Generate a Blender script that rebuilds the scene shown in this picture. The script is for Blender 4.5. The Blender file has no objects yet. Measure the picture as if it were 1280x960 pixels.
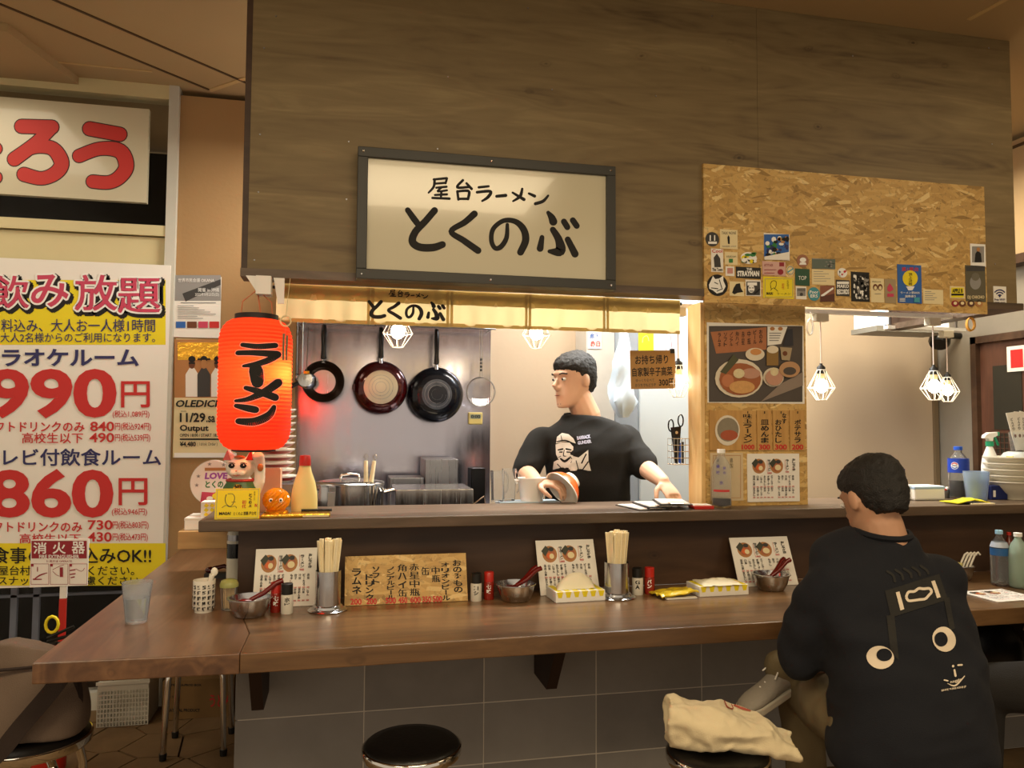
import bpy, math, random
from mathutils import Vector, Matrix, noise
from mathutils.bvhtree import BVHTree
PI = math.pi
SC = bpy.context.scene
COL = SC.collection
rnd = random.Random(7)

# ------------------------------------------------------------ camera
PSI, PITCH, ROLL, CAMH, F = math.radians(12.2), math.radians(3.0), math.radians(0.3), 1.31, 961.0
cd = bpy.data.cameras.new('camera'); cam = bpy.data.objects.new('camera', cd); COL.objects.link(cam)
cd.sensor_width = 36; cd.lens = F / 1280 * 36; cd.clip_start = 0.02
fw = Vector((math.sin(PSI) * math.cos(PITCH), math.cos(PSI) * math.cos(PITCH), math.sin(PITCH)))
rt = Vector((math.cos(PSI), -math.sin(PSI), 0)); up = rt.cross(fw)
c_, s_ = math.cos(ROLL), math.sin(ROLL)
rt, up = rt * c_ + up * s_, up * c_ - rt * s_
M = Matrix((rt, up, -fw)).transposed().to_4x4(); M.translation = (0, 0, CAMH); cam.matrix_world = M
SC.camera = cam
CP = Vector((0, 0, CAMH))

# ------------------------------------------------------------ exposure, world, room lamps and an added fill
vs = SC.view_settings
vs.view_transform = 'Standard'; vs.look = 'None'; vs.gamma = 1; vs.use_curve_mapping = False; vs.exposure = 0.12
w = bpy.data.worlds.new('world'); SC.world = w; w.use_nodes = True
w.node_tree.nodes['Background'].inputs[0].default_value = (1.0, 0.84, 0.64, 1)
w.node_tree.nodes['Background'].inputs[1].default_value = 0.6
def area(name, loc, size, power, col, rot=(0, 0, 0), sy=None):
    l = bpy.data.lights.new(name, 'AREA'); l.energy = power; l.color = col; l.size = size
    if sy: l.shape = 'RECTANGLE'; l.size_y = sy
    o = bpy.data.objects.new(name, l); o.location = loc; o.rotation_euler = rot; COL.objects.link(o); return o
WARM = (1.0, 0.79, 0.50)
area('ceiling_lamp', (0.5, 0.0, 2.9), 1.6, 60, WARM, sy=0.9)
area('ceiling_lamp', (-1.8, -0.6, 2.9), 1.0, 44, (1, .80, .52))
area('ceiling_lamp', (3.0, 1.2, 2.9), 0.8, 14, WARM)
area('kitchen_lamp', (1.0, 3.3, 2.7), 2.2, 95, (1.0, 0.93, 0.82), sy=0.3)
area('kitchen_lamp', (1.75, 3.3, 2.4), 0.5, 14, (0.72, 0.86, 1.0))
area('kitchen_lamp', (2.75, 3.2, 2.75), 0.8, 42, (1.0, 0.86, 0.62))  # fill light added to brighten the right kitchen wall, not a visible fixture
area('shop_lamp', (-1.9, 3.2, 2.8), 1.0, 9, (1.0, 0.86, 0.66))

# ------------------------------------------------------------ picture <-> place helpers
def ray(px, py):
    return fw + rt * ((px - 640) / F) + up * ((480 - py) / F)
def at(px, py, Y):
    d = ray(px, py); return CP + d * (Y / d.y)
def atz(px, py, Z):
    d = ray(px, py); return CP + d * ((Z - CAMH) / d.z)
def atx(px, py, X):
    d = ray(px, py); return CP + d * (X / d.x)
TZ, LZ = 0.72, 1.0
def T(px, py): return atz(px, py, TZ)
def L(px, py): return atz(px, py, LZ)
def wid(px, P):      # metres for a width of px pixels at point P
    return px * (P - CP).dot(fw) / F

# ------------------------------------------------------------ materials
def lin(c):
    return c / 12.92 if c <= .04045 else ((c + .055) / 1.055) ** 2.4
def rgb(h):
    if isinstance(h, str): return tuple(lin(int(h[i:i + 2], 16) / 255) for i in (0, 2, 4)) + (1,)
    return tuple(h) + (1,) if len(h) == 3 else h
MATS = {}
def new_mat(name):
    m = bpy.data.materials.new(name); m.use_nodes = True; MATS[name] = m
    return m, m.node_tree.nodes, m.node_tree.links, m.node_tree.nodes['Principled BSDF']
def mat(name, col='808080', rough=.6, metal=0, nz=0.06, ns=14, bump=0.0, bs=60, trans=0, emit=0, ior=1.45, spec=.5, alpha=1, coat=0):
    if name in MATS: return MATS[name]
    m, N, K, b = new_mat(name)
    c = rgb(col)
    b.inputs['Roughness'].default_value = rough; b.inputs['Metallic'].default_value = metal
    b.inputs['IOR'].default_value = ior; b.inputs['Specular IOR Level'].default_value = spec
    b.inputs['Transmission Weight'].default_value = trans; b.inputs['Alpha'].default_value = alpha
    b.inputs['Coat Weight'].default_value = coat
    if nz > 0:
        tc = N.new('ShaderNodeTexCoord'); n = N.new('ShaderNodeTexNoise'); n.inputs['Scale'].default_value = ns; n.inputs['Detail'].default_value = 4
        K.new(tc.outputs['Object'], n.inputs['Vector'])
        r = N.new('ShaderNodeMix'); r.data_type = 'RGBA'
        r.inputs[6].default_value = tuple(x * (1 - nz * 1.6) for x in c[:3]) + (1,); r.inputs[7].default_value = tuple(min(1, x * (1 + nz * 1.6)) for x in c[:3]) + (1,)
        K.new(n.outputs['Fac'], r.inputs[0]); K.new(r.outputs[2], b.inputs['Base Color'])
    else: b.inputs['Base Color'].default_value = c
    if bump:
        tc = N.new('ShaderNodeTexCoord'); n = N.new('ShaderNodeTexNoise'); n.inputs['Scale'].default_value = bs; n.inputs['Detail'].default_value = 3
        K.new(tc.outputs['Object'], n.inputs['Vector'])
        bp = N.new('ShaderNodeBump'); bp.inputs['Strength'].default_value = bump; bp.inputs['Distance'].default_value = .01
        K.new(n.outputs['Fac'], bp.inputs['Height']); K.new(bp.outputs[0], b.inputs['Normal'])
    if emit: b.inputs['Emission Color'].default_value = c; b.inputs['Emission Strength'].default_value = emit
    return m
def ramp(N, stops):
    r = N.new('ShaderNodeValToRGB'); e = r.color_ramp.elements
    while len(e) < len(stops): e.new(.5)
    for i, (p, c) in enumerate(stops): e[i].position = p; e[i].color = rgb(c)
    return r
def math_(N, K, op, a, b=None):
    n = N.new('ShaderNodeMath'); n.operation = op
    for i, v in enumerate((a, b)):
        if v is None: continue
        if hasattr(v, 'is_output'): K.new(v, n.inputs[i])
        else: n.inputs[i].default_value = v
    return n.outputs[0]
def wood(name, stops, rough=.5, axis='X', stretch=9, scale=2.2, knots=True, bump=.12, coat=0, seed=0.0):
    m, N, K, b = new_mat(name)
    tc = N.new('ShaderNodeTexCoord'); mp = N.new('ShaderNodeMapping'); K.new(tc.outputs['Object'], mp.inputs[0])
    s = {'X': (1, stretch, stretch), 'Y': (stretch, 1, stretch), 'Z': (stretch, stretch, 1)}[axis]
    mp.inputs['Scale'].default_value = s; mp.inputs['Location'].default_value = (seed, seed * 1.7, seed * .3)
    n0 = N.new('ShaderNodeTexNoise'); n0.inputs['Scale'].default_value = scale * .35; n0.inputs['Detail'].default_value = 2; n0.inputs['Distortion'].default_value = .6
    n1 = N.new('ShaderNodeTexNoise'); n1.inputs['Scale'].default_value = scale; n1.inputs['Detail'].default_value = 9; n1.inputs['Roughness'].default_value = .62; n1.inputs['Distortion'].default_value = 1.1
    K.new(mp.outputs[0], n0.inputs['Vector']); K.new(mp.outputs[0], n1.inputs['Vector'])
    f = math_(N, K, 'ADD', math_(N, K, 'MULTIPLY', n0.outputs['Fac'], .5), math_(N, K, 'MULTIPLY', n1.outputs['Fac'], .5))
    # fine contour rings of the veneer
    rg = math_(N, K, 'FRACT', math_(N, K, 'MULTIPLY', n0.outputs['Fac'], 11.0))
    rg = math_(N, K, 'MULTIPLY', math_(N, K, 'ABSOLUTE', math_(N, K, 'SUBTRACT', rg, .5)), .16)
    f = math_(N, K, 'ADD', f, math_(N, K, 'SUBTRACT', rg, .04))
    if knots:
        mk = N.new('ShaderNodeMapping'); K.new(tc.outputs['Object'], mk.inputs[0])
        k2 = {'X': (1, 1.8, 1.8), 'Y': (1.8, 1, 1.8), 'Z': (1.8, 1.8, 1)}[axis]; mk.inputs['Scale'].default_value = k2
        v = N.new('ShaderNodeTexVoronoi'); v.inputs['Scale'].default_value = 4.6; kd = N.new('ShaderNodeTexNoise'); kd.inputs['Scale'].default_value = 5; K.new(tc.outputs['Object'], kd.inputs['Vector']); km = N.new('ShaderNodeMix'); km.data_type = 'VECTOR'; km.inputs[0].default_value = .10; K.new(mk.outputs[0], km.inputs[4]); K.new(kd.outputs['Color'], km.inputs[5]); K.new(km.outputs[1], v.inputs['Vector'])
        rk = ramp(N, [(0, 'ffffff'), (.03, 'cccccc'), (.05, '303030'), (.085, '909090'), (.12, '202020'), (.2, '000000')]); K.new(v.outputs['Distance'], rk.inputs[0])
        f = math_(N, K, 'SUBTRACT', f, math_(N, K, 'MULTIPLY', rk.outputs[0], .30))
    r = ramp(N, stops); K.new(f, r.inputs[0]); K.new(r.outputs[0], b.inputs['Base Color'])
    b.inputs['Roughness'].default_value = rough; b.inputs['Coat Weight'].default_value = coat; b.inputs['Coat Roughness'].default_value = .25
    bp = N.new('ShaderNodeBump'); bp.inputs['Strength'].default_value = bump; bp.inputs['Distance'].default_value = .004
    K.new(n1.outputs['Fac'], bp.inputs['Height']); K.new(bp.outputs[0], b.inputs['Normal'])
    return m
def osb(name, tint=1.0):
    m, N, K, b = new_mat(name)
    tc = N.new('ShaderNodeTexCoord'); wv = N.new('ShaderNodeTexNoise'); wv.inputs['Scale'].default_value = 9
    K.new(tc.outputs['Object'], wv.inputs['Vector'])
    last = None
    for i, (ang, sx, sz) in enumerate([(1.25, 20, 80), (-.75, 18, 85), (2.3, 20, 90), (.55, 17, 80), (-.3, 16, 75), (.12, 15, 70)]):
        mp = N.new('ShaderNodeMapping'); mp.vector_type = 'POINT'; K.new(tc.outputs['Object'], mp.inputs[0])
        mp.inputs['Rotation'].default_value = (0, ang, 0); mp.inputs['Location'].default_value = (i * 3.1, i, i * 1.7)
        m2 = N.new('ShaderNodeMapping'); K.new(mp.outputs[0], m2.inputs[0]); m2.inputs['Scale'].default_value = (sx, 3, sz)
        ad = N.new('ShaderNodeMix'); ad.data_type = 'VECTOR'; ad.inputs[0].default_value = .12
        K.new(m2.outputs[0], ad.inputs[4]); K.new(wv.outputs['Color'], ad.inputs[5])
        v = N.new('ShaderNodeTexVoronoi'); v.inputs['Scale'].default_value = 1.0; K.new(ad.outputs[1], v.inputs['Vector'])
        sp = N.new('ShaderNodeSeparateColor'); K.new(v.outputs['Color'], sp.inputs[0])
        r = ramp(N, [(0, '94733a'), (.1, 'b59050'), (.55, 'c39d5a'), (.88, 'cfab68'), (1, 'e6ca8c')]); K.new(sp.outputs[0], r.inputs[0])
        if last is None: last = r.outputs[0]; lb = sp.outputs[0]
        else:
            sel = math_(N, K, 'GREATER_THAN', sp.outputs[1], .62)
            mx = N.new('ShaderNodeMix'); mx.data_type = 'RGBA'; K.new(sel, mx.inputs[0]); K.new(last, mx.inputs[6]); K.new(r.outputs[0], mx.inputs[7]); last = mx.outputs[2]
    n = N.new('ShaderNodeTexNoise'); n.inputs['Scale'].default_value = 70; n.inputs['Detail'].default_value = 6; K.new(tc.outputs['Object'], n.inputs['Vector'])
    rr = ramp(N, [(.28, '8a8a8a'), (.45, 'ffffff'), (.75, 'fff4d8')]); K.new(n.outputs['Fac'], rr.inputs[0])
    mx = N.new('ShaderNodeMix'); mx.data_type = 'RGBA'; mx.blend_type = 'MULTIPLY'; mx.inputs[0].default_value = .55 * tint
    K.new(last, mx.inputs[6]); K.new(rr.outputs[0], mx.inputs[7]); K.new(mx.outputs[2], b.inputs['Base Color'])
    b.inputs['Roughness'].default_value = .55
    bp = N.new('ShaderNodeBump'); bp.inputs['Strength'].default_value = .25; bp.inputs['Distance'].default_value = .003
    K.new(lb, bp.inputs['Height']); K.new(bp.outputs[0], b.inputs['Normal'])
    return m
def steel(name, col='b8b8ba', rough=.2, dirt=0.0, scale=(60, 60, 2)):  # noqa
    m, N, K, b = new_mat(name)
    tc = N.new('ShaderNodeTexCoord'); mp = N.new('ShaderNodeMapping'); mp.inputs['Scale'].default_value = scale; K.new(tc.outputs['Object'], mp.inputs[0])
    n = N.new('ShaderNodeTexNoise'); n.inputs['Scale'].default_value = 2.5; n.inputs['Detail'].default_value = 6; K.new(mp.outputs[0], n.inputs['Vector'])
    r = N.new('ShaderNodeMapRange'); r.inputs[1].default_value = .3; r.inputs[2].default_value = .75; r.inputs[3].default_value = rough * (.7 if not dirt else .95); r.inputs[4].default_value = rough * 1.5 + dirt * .4
    K.new(n.outputs['Fac'], r.inputs[0]); K.new(r.outputs[0], b.inputs['Roughness'])
    b.inputs['Base Color'].default_value = rgb(col); b.inputs['Metallic'].default_value = 1
    if dirt:
        n2 = N.new('ShaderNodeTexNoise'); n2.inputs['Scale'].default_value = 1.2; n2.inputs['Detail'].default_value = 5
        bp = N.new('ShaderNodeBump'); bp.inputs['Strength'].default_value = .035; bp.inputs['Distance'].default_value = .05
        m3 = N.new('ShaderNodeMapping'); m3.inputs['Scale'].default_value = (1.6, 1.6, 1.0); K.new(tc.outputs['Object'], m3.inputs[0])
        K.new(m3.outputs[0], n2.inputs['Vector']); K.new(n2.outputs['Fac'], bp.inputs['Height']); K.new(bp.outputs[0], b.inputs['Normal'])
    return m
def cloth(name, col, rough=.9, bump=.3, bs=400, sheen=.0):
    m = mat(name, col, rough, bump=bump, bs=bs, nz=.05, ns=5); m.node_tree.nodes['Principled BSDF'].inputs['Sheen Weight'].default_value = sheen; return m
def paper_translucent(name, col, tr=.6, emit=0):
    m, N, K, b = new_mat(name); c = rgb(col)
    b.inputs['Base Color'].default_value = c; b.inputs['Roughness'].default_value = .8
    t = N.new('ShaderNodeBsdfTranslucent'); t.inputs[0].default_value = c
    mx = N.new('ShaderNodeMixShader'); mx.inputs[0].default_value = tr
    K.new(b.outputs[0], mx.inputs[1]); K.new(t.outputs[0], mx.inputs[2]); K.new(mx.outputs[0], N['Material Output'].inputs[0])
    if emit: b.inputs['Emission Color'].default_value = c; b.inputs['Emission Strength'].default_value = emit
    return m

# ------------------------------------------------------------ mesh builder
class MB:
    def __init__(s): s.v = []; s.f = []
    def add(s, vs, fs):
        o = len(s.v); s.v += [Vector(p) for p in vs]; s.f += [tuple(i + o for i in f) for f in fs]; return s
    def box(s, a, b, bev=0):
        x0, y0, z0 = (min(a[i], b[i]) for i in range(3)); x1, y1, z1 = (max(a[i], b[i]) for i in range(3))
        return s.add([(x0, y0, z0), (x1, y0, z0), (x1, y1, z0), (x0, y1, z0), (x0, y0, z1), (x1, y0, z1), (x1, y1, z1), (x0, y1, z1)],
                     [(0, 3, 2, 1), (4, 5, 6, 7), (0, 1, 5, 4), (1, 2, 6, 5), (2, 3, 7, 6), (3, 0, 4, 7)])
    def obox(s, c, ax, ay, az):   # oriented box: centre and three half vectors
        c = Vector(c); ax, ay, az = Vector(ax), Vector(ay), Vector(az)
        vs = [c + ax * i + ay * j + az * k for k in (-1, 1) for j in (-1, 1) for i in (-1, 1)]
        return s.add(vs, [(0, 2, 3, 1), (4, 5, 7, 6), (0, 1, 5, 4), (1, 3, 7, 5), (3, 2, 6, 7), (2, 0, 4, 6)])
    def prism(s, pts, d):          # polygon pts (3d) extruded by vector d
        n = len(pts); d = Vector(d); a = [Vector(p) for p in pts]
        return s.add(a + [p + d for p in a], [tuple(range(n - 1, -1, -1)), tuple(range(n, 2 * n))] + [(i, (i + 1) % n, n + (i + 1) % n, n + i) for i in range(n)])
    def lathe(s, prof, c=(0, 0, 0), n=24, sx=1, sy=1, axis=None):
        c = Vector(c); vs = []; fs = []
        R = Vector((0, 0, 1)).rotation_difference(Vector(axis).normalized()).to_matrix() if axis else Matrix.Identity(3)
        for r, z in prof:
            for i in range(n):
                a = 2 * PI * i / n; vs.append(c + R @ Vector((math.cos(a) * r * sx, math.sin(a) * r * sy, z)))
        m = len(prof)
        for j in range(m - 1):
            for i in range(n): fs.append((j * n + i, j * n + (i + 1) % n, (j + 1) * n + (i + 1) % n, (j + 1) * n + i))
        if prof[0][0] > 1e-5: fs.append(tuple(range(n - 1, -1, -1)))
        if prof[-1][0] > 1e-5: fs.append(tuple((m - 1) * n + i for i in range(n)))
        return s.add(vs, fs)
    def open_lathe(s, prof, c=(0, 0, 0), n=24, sx=1, sy=1):
        o = len(s.f); s.lathe(prof, c, n, sx, sy)
        s.f = [f for k, f in enumerate(s.f) if k < o or len(f) == 4 or n == 4]; return s
    def tube(s, pts, r, n=8, closed=False):
        P = [Vector(p) for p in pts]; m = len(P)
        rr = r if isinstance(r, (list, tuple)) else [r] * m
        vs = []; fs = []; prev = None
        for i, p in enumerate(P):
            if closed: t = P[(i + 1) % m] - P[i - 1]
            else: t = P[min(i + 1, m - 1)] - P[max(i - 1, 0)]
            t.normalize()
            if prev is None:
                a = t.orthogonal().normalized()
            else: a = (prev - t * prev.dot(t)).normalized()
            prev = a; b = t.cross(a)
            for k in range(n):
                an = 2 * PI * k / n; vs.append(p + (a * math.cos(an) + b * math.sin(an)) * rr[i])
        for i in range(m if closed else m - 1):
            j = (i + 1) % m
            for k in range(n): fs.append((i * n + k, i * n + (k + 1) % n, j * n + (k + 1) % n, j * n + k))
        if not closed: fs += [tuple(range(n - 1, -1, -1)), tuple((m - 1) * n + k for k in range(n))]
        return s.add(vs, fs)
    def ball(s, c, r, n=12, rot=None):
        rx, ry, rz = r if isinstance(r, (list, tuple)) else (r, r, r); c = Vector(c); vs = []; fs = []
        h = n // 2
        for j in range(h + 1):
            ph = PI * j / h - PI / 2
            for i in range(n):
                a = 2 * PI * i / n; p = Vector((rx * math.cos(ph) * math.cos(a), ry * math.cos(ph) * math.sin(a), rz * math.sin(ph)))
                vs.append(c + (rot @ p if rot else p))
        for j in range(h):
            for i in range(n): fs.append((j * n + i, j * n + (i + 1) % n, (j + 1) * n + (i + 1) % n, (j + 1) * n + i))
        return s.add(vs, fs)
    def rings(s, rings):           # closed loft through lists of points
        n = len(rings[0]); vs = [p for r in rings for p in r]; fs = []
        for j in range(len(rings) - 1):
            for i in range(n): fs.append((j * n + i, j * n + (i + 1) % n, (j + 1) * n + (i + 1) % n, (j + 1) * n + i))
        fs += [tuple(range(n - 1, -1, -1)), tuple((len(rings) - 1) * n + i for i in range(n))]
        return s.add(vs, fs)
    def mesh(s, name, off=Vector()):
        me = bpy.data.meshes.new(name); me.from_pydata([tuple(p - off) for p in s.v], [], s.f); me.validate(); me.update(); return me
    def build(s, name, m, parent=None, smooth=False, world=False, label=None, kind=None, bev=0, seg=2, loc=None, cat=None, group=None):
        off = Vector()
        if world and parent: off = parent.location.copy()
        me = s.mesh(name, off); o = bpy.data.objects.new(name, me); COL.objects.link(o)
        if loc is not None: o.location = loc
        me.materials.append(m if not isinstance(m, str) else MATS[m])
        if smooth:
            for p in me.polygons: p.use_smooth = True
            me.set_sharp_from_angle(angle=math.radians(smooth if smooth is not True else 50))
        if bev:
            md = o.modifiers.new('bevel', 'BEVEL'); md.width = bev; md.segments = seg; md.limit_method = 'ANGLE'; md.angle_limit = .6
        if parent: o.parent = parent
        if label: o['label'] = label
        if kind: o['kind'] = kind
        if cat: o['category'] = cat
        if group: o['group'] = group
        return o
def thing(name, label, cat, loc=(0, 0, 0), rz=0, group=None):
    o = bpy.data.objects.new(name, None); COL.objects.link(o); o.location = loc; o.rotation_euler = (0, 0, rz)
    o.empty_display_size = .05; o['label'] = label; o['category'] = cat
    if group: o['group'] = group
    return o
def copy_tree(o, parent=None, label=None, loc=None, rz=None):
    c = o.copy(); COL.objects.link(c)
    if parent is not None: c.parent = parent
    for ch in list(o.children): copy_tree(ch, c)
    if label: c['label'] = label
    if loc is not None: c.location = loc
    if rz is not None: c.rotation_euler[2] = rz
    return c
def struct(mb, name, m, **k): return mb.build(name, m, kind='structure', **k)
def baked(mb, name, m, parent, voxel=.006, smooth_it=6, disp=None, world=True, label=None):
    """one continuous surface out of overlapping lofts"""
    me = mb.mesh('t'); o = bpy.data.objects.new('t', me); COL.objects.link(o)
    r = o.modifiers.new('r', 'REMESH'); r.mode = 'VOXEL'; r.voxel_size = voxel
    sm = o.modifiers.new('s', 'SMOOTH'); sm.iterations = smooth_it; sm.factor = .6
    dg = bpy.context.evaluated_depsgraph_get(); nm = bpy.data.meshes.new_from_object(o.evaluated_get(dg)); bpy.data.objects.remove(o)
    if disp:
        ns = [v.normal.copy() for v in nm.vertices]
        for v, n in zip(nm.vertices, ns): v.co += n * disp(v.co, n)
    off = parent.location.copy() if (parent and world) else Vector()
    for v in nm.vertices: v.co -= off
    for p in nm.polygons: p.use_smooth = True
    nm.materials.clear(); nm.materials.append(m); nm.name = name
    q = bpy.data.objects.new(name, nm); COL.objects.link(q)
    if parent: q.parent = parent
    if label: q['label'] = label
    return q

# ------------------------------------------------------------ lettering
GC = {}
def glyphs(body, bold=0.0):
    k = (body, bold)
    if k in GC: return GC[k]
    c = bpy.data.curves.new('t', 'FONT'); c.body = body; c.resolution_u = 4 if len(body) < 4 else 2; c.offset = bold; c.fill_mode = 'FRONT'
    o = bpy.data.objects.new('t', c); COL.objects.link(o)
    dg = bpy.context.evaluated_depsgraph_get(); me = bpy.data.meshes.new_from_object(o.evaluated_get(dg))
    vs = [(v.co.x, v.co.y) for v in me.vertices]; fs = [tuple(p.vertices) for p in me.polygons]
    bpy.data.objects.remove(o); bpy.data.curves.remove(c); bpy.data.meshes.remove(me)
    if not vs: vs = [(0, 0)]
    xs = [a for a, _ in vs]; ys = [b for _, b in vs]
    GC[k] = (vs, fs, (min(xs), min(ys), max(xs), max(ys))); return GC[k]
def cr(pts, n=6):      # catmull-rom through tuples of any length
    P = [tuple(p) for p in pts]
    if len(P) < 3:
        return [tuple(a + (b - a) * i / n for a, b in zip(P[0], P[-1])) for i in range(n + 1)]
    Q = [P[0]] + P + [P[-1]]; out = []
    for i in range(1, len(Q) - 2):
        for k in range(n):
            t = k / n; out.append(tuple(.5 * ((2 * b) + (-a + c) * t + (2 * a - 5 * b + 4 * c - d) * t * t + (-a + 3 * b - 3 * c + d) * t ** 3) for a, b, c, d in zip(Q[i - 1], Q[i], Q[i + 1], Q[i + 2])))
    out.append(P[-1]); return out
def brush(pts, n=6, grow=0, cap=True):   # pts (x, y, width) -> 2d ribbon with round ends
    S = cr(pts, n); Lft = []; Rgt = []
    for i, (x, y, wd) in enumerate(S):
        a = S[max(i - 1, 0)]; b = S[min(i + 1, len(S) - 1)]; dx, dy = b[0] - a[0], b[1] - a[1]; l = math.hypot(dx, dy) or 1
        nx, ny = -dy / l, dx / l; h = wd / 2 + grow; Lft.append((x + nx * h, y + ny * h)); Rgt.append((x - nx * h, y - ny * h))
    m = len(S); vs = Lft + Rgt; fs = [(i, i + 1, m + i + 1, m + i) for i in range(m - 1)]
    if cap:
        for e in (0, -1):
            x, y, wd = S[e]; o = len(vs); h = wd / 2 + grow; q = S[1] if e == 0 else S[-2]; a0 = math.atan2(y - q[1], x - q[0]) - PI / 2
            vs += [(x + h * math.cos(a0 + PI * k / 8), y + h * math.sin(a0 + PI * k / 8)) for k in range(9)]; fs.append(tuple(o + k for k in range(9)))
    return vs, fs
class Flat:
    """flat printed thing: board + printed layers. Coordinates: picture px on the plane (place mode) or 0..1 from its top left corner (card mode)."""
    def __init__(s, Y=None, w=None, h=None):
        s.Y = Y; s.w = w; s.h = h; s.L = []; s.order = 0
    def P(s, x, y):
        if s.Y is not None: q = at(x, y, s.Y); return (q.x, q.z)
        return ((x - .5) * s.w, (1 - y) * s.h)
    def layer(s, mname, name):
        if s.L and s.L[-1][0] == mname and s.L[-1][1] == name: return s.L[-1][2]
        for l in s.L:
            if l[0] == mname and l[1] == name: return l[2]
        l = (mname, name, [[], []]); s.L.append(l); return l[2]
    def put(s, vs2, fs, m, name='print'):
        l = s.layer(m, name); o = len(l[0]); s.order += 1; e = (s.order % 12) * 2.2e-5
        l[0].extend((p[0], p[1], e) for p in vs2); l[1].extend(tuple(i + o for i in f) for f in fs)
    def quad(s, x0, y0, x1, y1, m, name='print'):
        s.put([s.P(x0, y0), s.P(x1, y0), s.P(x1, y1), s.P(x0, y1)], [(0, 3, 2, 1)], m, name)
    def poly(s, pts, m, name='print'):
        s.put([s.P(*p) for p in pts], [tuple(range(len(pts)))], m, name)
    def disc(s, x, y, rx, ry, m, name='print', n=20, a0=0, a1=2 * PI):
        s.put([s.P(x + rx * math.cos(a0 + (a1 - a0) * k / n), y + ry * math.sin(a0 + (a1 - a0) * k / n)) for k in range(n + (a1 - a0 < 6))], [tuple(range(n + (a1 - a0 < 6)))], m, name)
    def ring(s, x, y, rx, ry, t, m, name='print', n=24):
        v = []; f = []
        for k in range(n):
            a = 2 * PI * k / n; v += [s.P(x + rx * math.cos(a), y + ry * math.sin(a)), s.P(x + rx * t * math.cos(a), y + ry * t * math.sin(a))]; j = (k + 1) % n; f.append((2 * k, 2 * j, 2 * j + 1, 2 * k + 1))
        s.put(v, f, m, name)
    def strokes(s, lst, m, tf=lambda x, y: (x, y), grow=0, name='lettering', n=6):
        for st in lst:
            v, f = brush(st, n, grow); s.put([s.P(*tf(*p)) for p in v], f, m, name)
    def text(s, body, x0, y0, x1, y1, m, bold=0.0, name='lettering', skew=0):
        if bold > .011 and any('\u4e00' <= ch <= '\u9fff' for ch in body):
            k = bold * .75 * (x1 - x0) / max(1, len(body)); q = k * abs((y1 - y0) / (x1 - x0)) * len(body)
            for dx, dy in ((-1, -1), (1, 1), (-1, 1), (1, -1)): s.text(body, x0 + k * dx * .7, y0 + q * dy * .7, x1 + k * dx * .7, y1 + q * dy * .7, m, 0, name, skew)
            return
        v, f, (a, b, c, d) = glyphs(body, bold); W = (c - a) or 1; H = (d - b) or 1
        s.put([s.P(x0 + (x1 - x0) * (px - a + skew * (py - b)) / W, y1 + (y0 - y1) * (py - b) / H) for px, py in v], f, m, name)
    def halo(s, body, x0, y0, x1, y1, m, d, name, n=10):
        for k in range(n):
            a = 2 * PI * k / n; s.text(body, x0 + d * math.cos(a), y0 + d * math.sin(a), x1 + d * math.cos(a), y1 + d * math.sin(a), m, 0.02, name)
    def vtext(s, body, x0, y0, x1, y1, m, bold=0.0, name='lettering'):
        n = len(body); h = (y1 - y0) / n
        for i, ch in enumerate(body):
            if ch == ' ': continue
            if bold > .011 and '\u4e00' <= ch <= '\u9fff':
                for dx in (-1, 1): s.text(ch, x0 + dx * bold * .8 * (x1 - x0), y0 + h * i + h * .06, x1 + dx * bold * .8 * (x1 - x0), y0 + h * i + h * .94, m, 0, name)
                continue
            v, f, (a, b, c, d) = glyphs(ch, bold)
            yy0 = y0 + h * i + h * .06; yy1 = yy0 + h * .88
            if ch in 'ー-': s.quad((x0 + x1) / 2 - (x1 - x0) * .08, yy0, (x0 + x1) / 2 + (x1 - x0) * .08, yy1, m, name); continue
            s.put([s.P(x0 + (x1 - x0) * (px - a) / ((c - a) or 1), yy1 + (yy0 - yy1) * (py - b) / ((d - b) or 1)) for px, py in v], f, m, name)
    def layers(s, parent, y0, step=.0005, base=(0, 0)):
        for i, (m, name, (vs, fs)) in enumerate(s.L):
            mb = MB(); yy = y0 - step * (i + 1)
            mb.add([(x - base[0], yy - e, z - base[1]) for x, z, e in vs], fs); mb.build(name, m, parent)
        s.L = []
    def board(s, x0, y0, x1, y1, m, name, label, cat, th=.004, group=None, part='board', single=False, corners=None):
        """place mode: box on the wall spanning the px rectangle; y0,y1 measured at mid width"""
        xm = (x0 + x1) / 2; X0 = s.P(x0, (y0 + y1) / 2)[0]; X1 = s.P(x1, (y0 + y1) / 2)[0]; Z1 = s.P(xm, y0)[1]; Z0 = s.P(xm, y1)[1]
        s.rect = (X0, Z0, X1, Z1); base = ((X0 + X1) / 2, Z0)
        t = thing(name, label, cat, (base[0], s.Y, base[1]), group=group)
        MB().box((X0 - base[0], 0, 0), (X1 - base[0], th, Z1 - Z0)).build(part, m, t)
        s.base = base; s.t = t; return t
    def done(s): s.layers(s.t, 0, base=s.base); return s.t
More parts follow.
